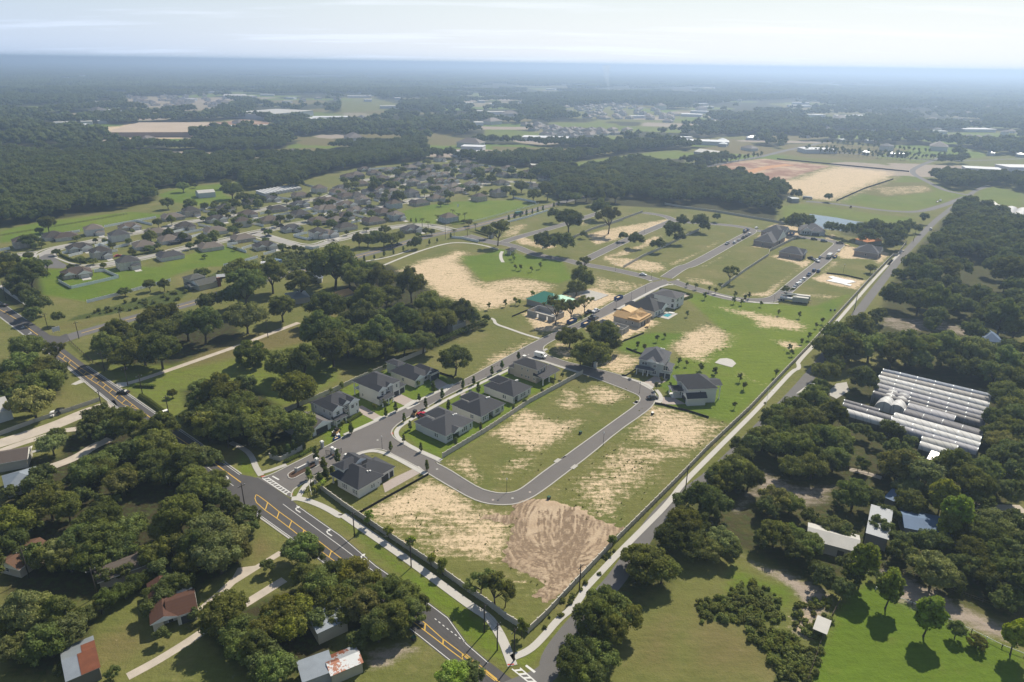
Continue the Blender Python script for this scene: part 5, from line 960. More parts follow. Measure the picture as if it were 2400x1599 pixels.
def face_mat(face, u, z, L, Wd):
    """Placement of a fitting on one side of the house: its local +y looks outwards."""
    if isinstance(face, tuple): px, py, a = face; return Matrix.Translation((px, py, z)) @ Matrix.Rotation(a, 4, 'Z')
    px, py, a = {'y0': (u, 0, math.pi), 'x0': (0, u, math.pi / 2), 'y1': (u, Wd, 0), 'x1': (L, u, -math.pi / 2)}[face]
    return Matrix.Translation((px, py, z)) @ Matrix.Rotation(a, 4, 'Z')
def add_window(par, mw, w=1.1, h=1.5, pane=True):
    f, g = window_meshes(w, h); o = link('window', f, par, mw)
    link('pane', g, o); return o
GM = {}
def add_garage(par, mw, w=4.9, h=2.2, col=(.05, .05, .052)):
    if (w, h) not in GM:
        mb = MB(); mb.box(-w / 2 - .12, -.03, 0, -w / 2, .06, h + .12, 1); mb.box(w / 2, -.03, 0, w / 2 + .12, .06, h + .12, 1); mb.box(-w / 2, -.03, h, w / 2, .06, h + .12, 1)
        for i in range(4): mb.box(-w / 2, -.02, i * h / 4 + .015, w / 2, .03, (i + 1) * h / 4 - .015, 0)
        mb.box(-w / 2, -.03, 0, w / 2, .012, h, 0); GM[(w, h)] = mb.mesh('garage_door', [M['wall_paint'], M['trim']])
    o = link('garage_door', GM[(w, h)], par, mw); o.color = col + (1,); return o
DM = None
def add_door(par, mw, col=(.05, .045, .045)):
    global DM
    if DM is None:
        mb = MB(); mb.box(-.62, -.03, 0, -.5, .06, 2.3, 1); mb.box(.5, -.03, 0, .62, .06, 2.3, 1); mb.box(-.5, -.03, 2.15, .5, .06, 2.3, 1); mb.box(-.5, -.03, 0, .5, .03, 2.15, 0); mb.box(-.3, .03, .3, .3, .045, .9, 0); mb.box(-.3, .03, 1.15, .3, .045, 1.95, 0); DM = mb.mesh('door', [M['wall_paint'], M['trim']])
    o = link('door', DM, par, mw); o.color = col + (1,); return o
def column(par, x, y, z0, z1, s=.32): MB().box(x - s / 2, y - s / 2, z0, x + s / 2, y + s / 2, z1).box(x - s * .7, y - s * .7, z0, x + s * .7, y + s * .7, z0 + .5).build('column', M['trim'], par)
def house(kind, label, P0, feet, roofs, wall=(.62, .60, .56), roof=(.045, .047, .055), wins=(), garages=(), doors=(), cols=(), vents=(), gables=(), ang=None, group='new houses of the subdivision', cat='house', L=0, Wd=0, extra=None, wallm='wall_paint'):
    """feet: footprints (outline, z0, z1, colour or None); roofs: roof_mb arguments. Everything in the house's own metres."""
    o = empty(kind, (P0[0], P0[1], 0), ANG if ang is None else ang); tag(o, label, cat, group)
    for i, ft in enumerate(feet):
        w = MB().prism(ft[0], ft[1], ft[2]).build('wall', M[ft[4] if len(ft) > 4 else wallm], o); w.color = (ft[3] if len(ft) > 3 and ft[3] else wall) + (1,)
    for i, r in enumerate(roofs):
        mb = MB(); kw = dict(r[6]) if len(r) > 6 and isinstance(r[6], dict) else {}; roof_mb(mb, *r[:6], **kw); ro = mb.build('roof', [M['shingle'], M['trim']], o); ro.color = roof + (1,)
        if i == 0:
            for vx, vy, vz in vents: MB().box(vx - .22, vy - .22, vz, vx + .22, vy + .22, vz + .45).build('vent', M['trim'], ro)
    for f, u, z, w, h in wins: add_window(o, face_mat(f, u, z, L, Wd), w, h)
    for f, u, w in garages: add_garage(o, face_mat(f, u, .02, L, Wd), w)
    for f, u in doors: add_door(o, face_mat(f, u, .05, L, Wd))
    for c in cols: column(o, *c)
    if extra: extra(o)
    return o
def rect(x0, y0, x1, y1): return [(x0, y0), (x1, y0), (x1, y1), (x0, y1)]
def dims(t, p0, p1, p2):
    a, b, c = P(t, p0, p1, p2); return a, (c - a).xy.dot(AXD), (b - a).xy.dot(BXD)
DARK = (.042, .044, .052); GREY = (.085, .085, .092); WHITE = (.66, .645, .61); CREAM = (.55, .51, .44); TAN = (.47, .40, .33)
# A: the corner house by the entrance
p = P('n', (325, 300))[0]; H_ = math.pi / 2
house('bungalow', 'white house with broad dark many-gabled roof beside the entrance drive', p, [(rect(0, 0, 8.3, 9.2), 0, 3.1), (rect(2.4, 9.2, 8, 12.4), 0, 3.1), (rect(5.5, .9, 14.8, 8.6), 0, 3.1), (rect(8, 8.6, 13.5, 13.8), 0, 3.1), (rect(1.6, 8.4, 8.6, 12.6), 3.1, 5.6)],
      [(0, 0, 9.5, 12.6, 3.1, 'hip', {'pitch': .66}), (3.5, .9, 14.8, 9.3, 3.14, 'hip', {'pitch': .6}), (8, 5.5, 13.5, 13.8, 3.18, 'hip', {'pitch': .6}), (1.6, 8.4, 8.6, 12.6, 5.6, 'hip', {'pitch': .5}), (5.6, 8.2, 9.6, 13.0, 5.65, 'gy', {'pitch': .5})],
      WHITE, DARK, [((0, y, H_), 0, .8, .6, 1.6) for y in (.9, 1.65, 2.4, 5.6, 6.35, 7.1)] + [((1.6, y, H_), 0, 3.9, .55, 1.0) for y in (9.6, 10.3, 11.0)] + [('y0', 5.1, .9, .6, 1.3), ('y0', 5.9, .9, .6, 1.3), ('y0', 7.6, 1.2, .5, .7)],
      [((11.1, .9, math.pi), 0, 2.9), ((13.75, .9, math.pi), 0, 1.6)], [((2.4, 10.8, H_), 0)], [(.3, 12.2, 0, 3.1), (.3, 9.6, 0, 3.1)], L=8.3, Wd=12.4, vents=[(6.8, 2.4, 4.9), (6.0, 2.6, 5.1)])
# E, F, G: the three single-storey houses backing on the beige wall
def ranch(label, t, p0, p1, p2, wall, roof, lan, seed, twin=False):
    p, L, Wd = dims(t, p0, p1, p2); a, b = lan
    foot = [(0, 0), (a * L, 0), (a * L, 3.2), (b * L, 3.2), (b * L, 0), (L, 0), (L, Wd * .74), (0, Wd * .74)]
    rf = [(0, 0, L, Wd * .74, 3.0, 'hip', {'pitch': .56}), (L * .02, Wd * .45, L * .42, Wd, 3.03, 'hip', {'pitch': .55}), (L * .50, Wd * .45, L * .98, Wd + 1.6, 3.06, 'hip', {'pitch': .55})]
    if twin: rf.append((a * L, -.9, b * L, 3.2, 3.09, 'gy', {'pitch': .5}))
    wn = [('x0', Wd * .27, .9, .75, 1.5), ('x0', Wd * .33, .9, .75, 1.5), ('y0', a * L * .35, .8, .8, 1.6), ('y0', a * L * .6, .8, .8, 1.6), ('y0', a * L * .85, .8, .8, 1.6)] + [('y0', L * (b + (1 - b) * f), .8, .85, 1.6) for f in (.2, .34, .48, .82)]
    gs = [((L * .74, Wd + 1.6, 0), 0, 4.9)]
    return house('ranch_house', label, p, [(foot, 0, 3.0), (rect(L * .02, Wd * .74, L * .42, Wd), 0, 3.0), (rect(L * .50, Wd * .74, L * .98, Wd + 1.6), 0, 3.0)], rf, wall, roof, wn, gs, [((L * .46, Wd * .74, 0), 0)], [(a * L + .2, .2, 0, 3.0), (b * L - .2, .2, 0, 3.0)],
          [(L * .62, Wd * .30, 5.7), (L * .68, Wd * .30, 5.6), (L * .74, Wd * .30, 5.4)], L=L, Wd=Wd)
ranch('pale grey single-storey house beside the red car, nearest the street corner', 'j', (852, 1175), (430, 985), (1220, 960), (.56, .57, .57), (.06, .062, .07), (.22, .52), 1, True)
ranch('cream single-storey house with dark hip roof, second along the beige wall', 'j', (1335, 905), (945, 735), (1632, 715), (.62, .59, .53), DARK, (.30, .56), 2)
ranch('white single-storey house with dark hip roof, third along the beige wall', 'j', (1780, 628), (1375, 475), (2022, 490), WHITE, DARK, (.04, .30), 3)
# H: tan two-storey
p, L, Wd = dims('j', (2185, 375), (1815, 225), (2330, 265))
house('two_storey_house', 'tan two-storey house with dark roof at the end of the beige wall', p, [(rect(0, 3.2, L * .78, Wd), 0, 5.9), (rect(L * .78, 4, L + 2.2, Wd * .8), 0, 3.0), (rect(.6, Wd, L * .5, Wd + 3), 0, 3.0)],
      [(0, 3.2, L * .78, Wd, 5.9, 'hip', {'pitch': .5}), (0, -.2, L + 2.2, 4.2, 2.95, 'mono', {'pitch': .22}), (L * .6, 3.4, L + 2.2, Wd * .8, 3.05, 'hip', {'pitch': .5}), (.6, Wd - 3, L * .5, Wd + 3, 3.09, 'hip', {'pitch': .5})],
      TAN, (.05, .05, .056), [('x0', Wd * f, z, .8, 1.1) for f, z in ((.30, 1), (.48, 1), (.58, 1), (.72, 1), (.52, 3.9), (.72, 3.9))] + [((L * f, 3.2, math.pi), 0, 3.9, 1.0, 1.3) for f in (.15, .35, .6)] + [((L * f, 3.2, math.pi), 0, .9, 1.2, 1.5) for f in (.3, .6)], [((L * .27, Wd + 3, 0), 0, 4.9)], cols=[(.2, .1, 0, 2.95), (L * .5, .1, 0, 2.95), (L * .98, .1, 0, 2.95)], L=L, Wd=Wd)
# B, C, D: the row across the street
p, L, Wd = dims('i', (560, 1205), (240, 1062), (925, 1000))
house('two_storey_house', 'white two-storey house with stone entry tower, first of the row from the entrance', p, [(rect(0, 0, 4.2, Wd), 0, 5.8), (rect(4.2, 1.8, L * .62, Wd), 0, 5.8), (rect(L * .62, 0, L, Wd), 0, 5.8), (rect(4.9, .3, 7.6, 1.8), 0, 6.4, (.30, .26, .23)), (rect(2, Wd, L * .62, Wd + 4.6), 0, 3.4)],
      [(0, 1.5, L, Wd, 5.8, 'hip', {'pitch': .55}), (0, -.05, 4.2, Wd * .6, 5.83, 'gy', {'pitch': .6}), (L * .62, 0, L, Wd * .5, 5.86, 'gy', {'pitch': .6}), (4.9, .3, 7.6, 3.4, 6.4, 'gy', {'pitch': .7}), (2, Wd - 2, L * .62, Wd + 4.6, 3.4, 'hip', {'pitch': .4}), (0, -1.4, 4.6, .1, 2.7, 'mono', {'pitch': .35})],
      (.68, .66, .63), DARK, [('x0', Wd * f, z, .75, 1.3) for f, z in ((.15, 3.8), (.45, 3.8), (.88, 3.8), (.45, 1), (.86, 1))] + [((2.1, 0, math.pi), 0, 3.7, 1.5, 1.4), ((2.1, 0, math.pi), 0, .8, 1.5, 1.4), ((6.2, .3, math.pi), 0, 4.2, 1.5, 1.5), ((6.2, .3, math.pi), 0, 1.4, 1.5, 1.6), ((L * .75, 0, math.pi), 0, 3.7, 1.4, 1.4), ((L * .92, 0, math.pi), 0, 3.9, .7, 1.1), ((L * .92, 0, math.pi), 0, 1.0, .7, 1.3)], [('x1', Wd * .25, 4.9)], [((4.5, 1.8, math.pi), 0)], [(.2, -1.2, 0, 2.7), (4.4, -1.2, 0, 2.7)], L=L, Wd=Wd)
p, L, Wd = dims('i', (1275, 880), (870, 708), (1560, 690))
house('two_storey_house', 'white and grey two-storey house with upstairs balcony, second of the row from the entrance', p, [(rect(0, 0, 3.6, Wd - 3.2), 0, 5.8), (rect(3.6, 1.2, L, Wd - 3.2), 0, 5.8, (.30, .31, .32)), (rect(L - 3.4, .9, L + .02, 7), 0, 5.81), (rect(L, 1.2, L + 3.0, 7), 0, 3), (rect(0, Wd - 3.2, L * .7, Wd), 2.7, 2.95, WHITE)],
      [(0, 1, L, Wd, 5.8, 'hip', {'pitch': .55}), (0, 0, 3.6, 6, 5.83, 'gy', {'pitch': .6}), (4.6, .6, 7.4, 5, 5.86, 'gy', {'pitch': .6}), (7.0, 1.0, L, 6, 5.89, 'hip', {'pitch': .5}), (L, 1.2, L + 3.0, 7, 3, 'hip', {'pitch': .5}), (-.1, -2.0, 5.4, .1, 2.7, 'mono', {'pitch': .3})],
      (.66, .64, .59), DARK, [('x0', Wd * f, 1.6, .5, .5) for f in (.14, .19, .24)] + [('x0', Wd * .64, 1.0, .75, 1.2), ((1.8, 0, math.pi), 0, 3.6, 1.3, 1.7), ((1.8, 0, math.pi), 0, .8, 1.4, 1.5), ((6.0, 1.2, math.pi), 0, 3.7, .9, 1.4), ((8.6, 1.2, math.pi), 0, 3.8, 1.5, 1.3), ((L - 1.5, .9, math.pi), 0, 3.7, .9, 1.4), ((2.0, Wd - 3.2, 0), 0, 3.4, 1.6, 1.9)], [((7.2, 1.2, math.pi), 0, 2.6), ((L - 1.8, .9, math.pi), 0, 2.6), ((L + 1.5, 1.2, math.pi), 0, 2.4)], [((4.6, 1.2, math.pi), 0)], [(.1, -1.8, 0, 2.7), (5.2, -1.8, 0, 2.7), (3.0, -1.8, 0, 2.7), (.2, Wd - .2, 0, 5.8), (L * .35, Wd - .2, 0, 5.8), (L * .69, Wd - .2, 0, 5.8)], L=L, Wd=Wd)
p, L, Wd = dims('i', (1840, 600), (1455, 448), (2190, 440))
house('ranch_house', 'cream house with dark roof and square rear room, third of the row from the entrance', p, [(rect(0, 0, L * .38, Wd), 0, 3.1), (rect(L * .38, 1.6, L * .72, Wd), 0, 3.1), (rect(L * .72, -.4, L, Wd * .7), 0, 3.1), (rect(3, Wd, L * .55, Wd + 5.6), 0, 4.6)],
      [(0, .5, L * .74, Wd, 3.1, 'hip', {'pitch': .6}), (0, -.05, L * .38, 5, 3.13, 'gy', {'pitch': .62}), (L * .52, .4, L * .8, 6, 3.16, 'gy', {'pitch': .6}), (L * .64, -.4, L, Wd * .7, 3.19, 'hip', {'pitch': .6}), (3, Wd - 1, L * .55, Wd + 5.6, 4.6, 'hip', {'pitch': .42})],
      (.62, .59, .52), DARK, [('x0', Wd * .47, .9, .7, 1.4), ('x0', Wd * .52, .9, .7, 1.4), ((L * .19, 0, math.pi), 0, .8, .9, 1.5), ((L * .6, 1.6, math.pi), 0, .8, 1.4, 1.6), ((L * .55, Wd + 4.0, -math.pi / 2), 0, 2.6, .8, 1.4)], [((L * .86, -.4, math.pi), 0, 4.9)], [((L * .46, 1.6, math.pi), 0)], L=L, Wd=Wd)
p = P('m', (1370, 500))[0]
house('garage_house', 'white garage with low grey roof under the grove by the entrance', p, [(rect(0, 0, 7.5, 9), 0, 3.0), (rect(-4, 3, 0, 11), 0, 3)], [(0, -.5, 7.5, 9, 3.0, 'gy', {'pitch': .45}), (-4, 3, 3, 11, 3.04, 'hip', {'pitch': .5})], (.62, .62, .62), (.12, .11, .105), [], [((3.7, 0, math.pi), 0, 4.9)], L=7.5, Wd=9)
# I, J: the two big houses at the street bend
p, L, Wd = dims('h', (920, 850), (350, 745), (1068, 640))
a_ = P('h', (345, 745))[0]; b_ = P('h', (920, 850))[0]; fr = (b_ - a_).xy; W_ = fr.length; ang_ = math.atan2(fr.y, fr.x)
house('two_storey_house', 'grey two-storey house with three garage doors and white porch at the bend', a_, [(rect(0, 1.5, 5.2, 14), 0, 5.9), (rect(5.2, .4, 9, 14), 0, 5.9), (rect(9, 0, W_ - 2.6, 14), 0, 5.9), (rect(W_ - 2.6, .6, W_, 8.5), 0, 3.2)],
      [(0, 1.5, W_ - 2.6, 14, 5.9, 'hip', {'pitch': .68}), (8.8, -.05, W_ - 2.5, 8, 5.93, 'gy', {'pitch': .75}), (3.6, .6, 6.8, 5, 5.96, 'gy', {'pitch': .7}), (W_ - 4, .6, W_, 8.5, 3.2, 'hip', {'pitch': .6}), (-.6, -1.3, 6.6, 1.6, 2.8, 'hip', {'pitch': .35})],
      (.40, .42, .41), (.085, .088, .10), [((2.3, 1.5, math.pi), 0, 3.8, 2.2, 1.2), ((6.9, .4, math.pi), 0, 3.8, 1.5, 1.2), ((11.4, 0, math.pi), 0, 3.5, 1.9, 2.1), ((6.9, .4, math.pi), 0, .8, 1.7, 1.5)], [((10.2, 0, math.pi), 0, 2.2), ((12.6, 0, math.pi), 0, 2.0), ((W_ - 1.3, .6, math.pi), 0, 2.2)], [((3.6, 1.5, math.pi), 0)], [(2.5, -1.0, 0, 2.8), (4.4, -1.0, 0, 2.8), (-.2, -1.0, 0, 2.8)], [(W_ * .55, 8.5, 9.2), (W_ * .6, 8.7, 9.1), (W_ * .65, 8.9, 9.0)], ang=ang_, L=W_, Wd=14)
a_ = P('h', (1250, 1340))[0]; b_ = P('h', (1800, 1312))[0]; fr = (b_ - a_).xy; W_ = fr.length; ang_ = math.atan2(fr.y, fr.x)
house('two_storey_house', 'white two-storey house with dark hip roof by the lane wall', a_, [(rect(.6, 1.6, W_, 13), 0, 6.0), (rect(0, -.4, 7.2, 1.6), 0, 3.0), (rect(-3.4, 6.5, .6, 11), 0, .3)], [(.6, 1.6, W_, 13, 6.0, 'hip', {'pitch': .62}), (0, -.4, 7.2, 3.2, 3.0, 'gx', {'pitch': .7}), (-3.4, 6.3, 2, 11, 3.1, 'gx', {'pitch': .4}), (-.8, 9, 6, 13.6, 6.05, 'gx', {'pitch': .6}), (W_ - 2, 4, W_ + 2.8, 9.5, 6.08, 'gx', {'pitch': .3})],
      (.64, .63, .60), DARK, [('x0', 4.5, 3.7, .9, 1.3), ('x0', 8.5, 3.7, .9, 1.3), ((5.6, 1.6, math.pi), 0, 4.4, .6, .9), ((W_, 6, -math.pi / 2), 0, 3.7, 1.6, 1.5), ((W_, 9, -math.pi / 2), 0, .9, 1.6, 1.9)], [((.6, 4.4, math.pi / 2), 0, 4.9)], [((.6, 8.6, math.pi / 2), 0)], [(-3.2, 6.6, .3, 3.1), (-3.2, 10.8, .3, 3.1), (W_ + 2.6, 4.2, 0, 6.08), (W_ + 2.6, 9.3, 0, 6.08)], ang=ang_, L=W_, Wd=13)
# K, L: further along the street
p, L, Wd = dims('g', (1950, 500), (1632, 402), (2110, 412))
house('ranch_house', 'white single-storey house with dark hip roof above its swimming pool', p, [(rect(0, 0, L, Wd), 0, 3.2), (rect(1, Wd, 6, Wd + 3), 0, 3)], [(0, 0, L, Wd, 3.2, 'hip', {'pitch': .7}), (L * .4, -1.2, L, 6, 3.24, 'gy', {'pitch': .6}), (1, Wd - 3, 6, Wd + 3, 3.2, 'hip', {'pitch': .6})], WHITE, (.055, .057, .062), [('x0', Wd * f, .9, .8, 1.4) for f in (.2, .5, .8)] + [('y0', L * f, .8, 1.4, 1.8) for f in (.2, .7)], [], [('y0', L * .45)], L=L, Wd=Wd)
p, L, Wd = dims('g', (2238, 382), (1972, 300), (2349, 312))
house('two_storey_house', 'white modern two-storey house with low roof beside the walled terrace', p, [(rect(0, 0, L, Wd), 0, 6.0), (rect(0, Wd, L * .8, Wd + 5), 0, 3.2)], [(0, 0, L, Wd, 6.0, 'hip', {'pitch': .3, 'ov': .8}), (0, Wd - 2, L * .8, Wd + 5, 3.2, 'hip', {'pitch': .6})], (.7, .7, .68), (.07, .07, .078), [('x0', Wd * .12, 3.6, 1.6, 1.8), ('x0', Wd * .12, .6, 1.4, 2.0), ('x0', Wd * .33, .9, .9, 1.2), ('y0', L * .25, 3.6, 2.2, 1.9), ('y0', L * .7, 3.6, 1.6, 1.5), ('y0', L * .3, .3, 2.4, 2.2)], L=L, Wd=Wd)
# pool beside K
pc = P('g', (2140, 465))[0]; po = empty('swimming_pool', pc, ANG); tag(po, 'turquoise swimming pool in a white paved deck below the white house', 'pool')
MB().box(-5.5, -3.2, 0, 5.5, 3.2, .10).build('deck', M['concrete_bright'], po); MB().box(-2.6, -1.5, .10, 2.2, 1.5, .115).build('basin', [simple('pool_blue', (.06, .30, .36), .1, .1)], po)
for k in range(3): MB().box(3.0 + k * .8, -1.6, .10, 3.5 + k * .8, 1.2, .5).build('sunbed', M['trim'], po)

# --- houses being built
def block_shell(kind, label, p, L, Wd, h=2.8, th=.25, gaps=(), ang=None, floor=True):
    o = empty(kind, (p[0], p[1], 0), ANG if ang is None else ang); tag(o, label, 'construction site', 'half-built houses')
    for nm, a, b in (('y0', (0, 0), (L, 0)), ('x1', (L, 0), (L, Wd)), ('y1', (L, Wd), (0, Wd)), ('x0', (0, Wd), (0, 0))):
        a, b = Vector(a), Vector(b); d = (b - a).normalized(); ln = (b - a).length; cuts = sorted(g for g in gaps if g[0] == nm); mb = MB(); pos = 0
        nrm = Vector((d.y, -d.x)) * th
        for g in cuts + [(nm, ln, 0)]:
            q0, q1 = a + d * pos, a + d * min(g[1], ln); mb.prism([q0, q1, q1 - nrm, q0 - nrm], 0, h)
            if g[2]: q0, q1 = a + d * g[1], a + d * (g[1] + g[2]); mb.prism([q0, q1, q1 - nrm, q0 - nrm], 2.15, h)
            pos = g[1] + g[2]
        mb.build('wall', M['block'], o)
    if floor: MB().box(th + .05, th + .05, 0, L - th - .05, Wd - th - .05, .18).build('floor_slab', M['concrete'], o)
    return o
p, L, Wd = dims('g', (1500, 745), (1215, 600), (1612, 685))
o = block_shell('block_shell', 'roofless concrete block walls beside the timber-roofed house', p, L, Wd, gaps=(('y0', 2, 1.4), ('x1', 5, 2), ('x0', 3, 1), ('x0', 8, 1.2)))
MB().box(L * .5, .3, .18, L * .5 + .2, Wd * .45, 2.6).box(L * .5, Wd * .45, .18, L - .3, Wd * .45 + .2, 2.6).build('wall', M['block'], o)
p, L, Wd = dims('g', (560, 560), (242, 448), (690, 480))
o = block_shell('block_shell', 'roofless grey block walls behind the oaks with pale floor', p, L, Wd, gaps=(('x0', 6, 1.2), ('x0', 12, 1), ('y0', 2, 2), ('x1', 3, 4)))
for i in range(6): MB().box(1.2 + i * .55, Wd - 1.5, 0, 1.3 + i * .55, Wd - 1.4, 3.2).build('scaffold_post', M['lumber'], o)
p, L, Wd = dims('g', (1742, 640), (1385, 555), (1890, 545))
o = empty('timber_house', p, ANG); tag(o, 'half-built house with orange board roof on grey block walls', 'construction site', 'half-built houses')
w = MB().prism(rect(0, 0, L, Wd), 0, 3.0).build('wall', M['block'], o)
mb = MB(); roof_mb(mb, 0, 0, L, Wd * .8, 3.0, 'hip', .42, mi=0, mt=0); mb.build('roof_deck', M['osb'], o); mb = MB(); roof_mb(mb, 0, Wd * .45, L * .6, Wd, 3.04, 'gy', .5, mi=0, mt=0); mb.build('roof_deck', M['osb'], o); mb = MB(); roof_mb(mb, L * .5, 0, L + .4, Wd * .9, 3.08, 'mono', .18, mi=0, mt=0); mb.build('roof_deck', M['lumber'], o)
MB().prism(rect(-.1, -.1, L + .1, Wd * .45), 3.0, 4.1).build('gable_frame', M['osb'], o)
for i in range(12):
    x = L * .4 + i * L * .05; MB().bar((x, 0, 3.5), (x, Wd * .4, 6.3), .08, .2).build('rafter', M['lumber'], o)
for f in (.25, .5): add_window(o, face_mat('x0', Wd * f, 1, L, Wd), 1.0, 1.3)
for f in (.2, .45, .7): MB().box(L * f, -.03, .1, L * f + 1.2, .0, 2.1).build('dark_opening_panel', M['door_dark'], o)  # dark panels on the solid wall: the openings' shade put into colour
for i in range(8): MB().bar((L * .45 + i * .7, -.6, 0), (L * .45 + i * .7, -.6, 3), .1, .1).build('post', M['lumber'], o)
p = P('g', (600, 420))[0]; o = empty('wrapped_house', p, ANG); tag(o, 'half-built house with green sheeted roof behind the oak trees', 'construction site', 'half-built houses')
MB().prism(rect(0, 0, 13, 19), 0, 3.0).build('wall', M['block'], o); mb = MB(); roof_mb(mb, 0, 0, 13, 19, 3.0, 'hip', .6, mi=0, mt=1); mb.build('roof', [M['wrap_green'], M['lumber']], o); mb = MB(); roof_mb(mb, 4, -1, 16, 9, 3.04, 'hip', .5, mi=0, mt=1); mb.build('roof', [simple('wrap_pale', (.30, .55, .42), .6), M['lumber']], o)
BR = (.33, .27, .245)
for lab, t, q0, q1, q2, more in (('brick-walled house with grey roof, nearest of the pair beside the parked cars', 'f', (410, 712), (145, 670), (545, 610), 1), ('brick-walled house with grey roof, behind its twin beside the parked cars', 'f', (530, 590), (255, 545), (600, 530), 1),
     ('new brick house with grey gabled roof standing alone in a sandy lot', 'f', (800, 882), (485, 838), (890, 840), 1), ('grey-roofed brick house with white gable beside the orange timber house', 'f', (1850, 865), (1540, 805), (1895, 810), 2)):
    p, L, Wd = dims(t, q0, q1, q2); L = max(L, 11); rf = [(0, 0, L, Wd, 3.4, 'hip', {'pitch': .62}), (L * .3, -.2, L, Wd * .45, 3.45, 'gy', {'pitch': .62}), (L * .5, Wd * .55, L + 2, Wd, 3.5, 'hip', {'pitch': .5})]
    house('brick_house', lab, p, [(rect(0, 0, L, Wd), 0, 3.4), (rect(L, Wd * .55, L + 2, Wd), 0, 3.4)], rf, BR, (.085, .087, .095), [('x0', Wd * .5, 1, 1.2, 1.3)] + [('y0', L * f, .9, 1.1, 1.5) for f in (.2, .8)], [((L * .55, 0, math.pi), 0, 4)], L=L, Wd=Wd)
p = P('f', (800, 525))[0]; p2 = P('f', (1130, 545))[0]; fr = (p2 - p).xy
house('ranch_house', 'broad grey-roofed house with white front in front of the pond', p, [(rect(0, 0, fr.length, 14), 0, 3.2), (rect(fr.length * .4, -2, fr.length * .8, 0), 0, 3.2)], [(0, 0, fr.length, 14, 3.2, 'hip', {'pitch': .6}), (fr.length * .05, -1, fr.length * .4, 6, 3.24, 'gy', {'pitch': .7}), (fr.length * .4, -2, fr.length * .8, 6, 3.28, 'hip', {'pitch': .6})], (.5, .52, .52), (.12, .12, .13), [((fr.length * f, 0, math.pi), 0, .7, 1.4, 1.7) for f in (.1, .2, .3)], [((fr.length * .6, -2, math.pi), 0, 5.5)], ang=math.atan2(fr.y, fr.x), L=fr.length, Wd=14)
p = P('f', (1700, 690))[0]; o = empty('timber_house', p, ANG - R(30)); tag(o, 'small house with orange board roof in front of dark trees', 'construction site', 'half-built houses')
MB().prism(rect(0, 0, 15, 10), 0, 3.0).build('wall', M['block'], o); mb = MB(); roof_mb(mb, 0, 0, 15, 10, 3.0, 'hip', .55, mi=0, mt=0); mb.build('roof_deck', [simple('osb_red', (.62, .24, .08), .8)], o)

# --- the old subdivision: six house types, then copies
def old_type(i):
    L, Wd = ((17, 13), (18, 12), (15, 13), (14, 12), (16, 14), (19, 13))[i]; two = i in (2, 3); h = 5.7 if two else 2.9
    o = empty('suburban_house', (0, 0, 0)); w = MB().prism(rect(0, 0, L, Wd), 0, h); w.prism(rect(L * .5, -3, L * .95, 0), 0, 2.9); w = w.build('wall', M['wall_paint'], o)
    mb = MB(); roof_mb(mb, 0, 0, L, Wd, h, 'hip', .55, mt=1); roof_mb(mb, L * .5, -3, L * .95, 4 if not two else .3, 2.95, 'gy' if i % 2 else 'hip', .55, mt=1)
    if i in (1, 3, 5): roof_mb(mb, L * .05, -.8, L * .4, 5, h + .05, 'gy', .6, mt=1)
    mb.build('roof', [M['shingle'], M['trim']], o); MB().box(L * .58, -9.5, 0, L * .88, -3.06, .05).build('driveway', M['concrete_bright'], o); add_garage(o, face_mat((L * .72, -3, math.pi), 0, .02, L, Wd), 4.9, col=(.55, .53, .5)); add_door(o, face_mat('y0', L * .42, .05, L, Wd), (.1, .06, .04))
    f, g = window_meshes(1.1, 1.4)
    for z in ((.9, 3.7) if two else (.9,)):
        for fc, u in [('y0', L * .12), ('y0', L * .28), ('x0', Wd * .3), ('x0', Wd * .7), ('x1', Wd * .4), ('x1', Wd * .75), ('y1', L * .2), ('y1', L * .5), ('y1', L * .8)] + ([('y0', L * .6), ('y0', L * .85)] if z > 3 else []):
            link('window', f, o, face_mat(fc, u, z, L, Wd)); 

    if i in (0, 4):
        sc_ = MB(); x0, x1 = L * .15, L * .7
        for a in range(8): xx = x0 + (x1 - x0) * a / 7; sc_.bar((xx, Wd + .3, 2.7), (xx, Wd + 6, 2.3), .12, .12); sc_.bar((xx, Wd + 6, 0), (xx, Wd + 6, 2.35), .12, .12)
        sc_.box(x0, Wd + .4, 2.55, x1, Wd + 6, 2.58).box(x0, Wd + 5.96, .05, x1, Wd + 5.98, 2.3); sc_.build('pool_screen', M['screen'], o)
    return o, L, Wd, two
OLDT = [old_type(i) for i in range(6)]
WC = [((.50, .47, .41), 'cream'), ((.43, .37, .29), 'tan'), ((.55, .54, .52), 'pale grey'), ((.34, .31, .27), 'brownish'), ((.60, .58, .55), 'white'), ((.36, .40, .42), 'blue-grey')]
RC = [((.15, .125, .105), 'pale brown'), ((.075, .056, .045), 'brown'), ((.050, .044, .040), 'dark brown'), ((.11, .085, .066), 'light brown'), ((.058, .057, .060), 'grey')]
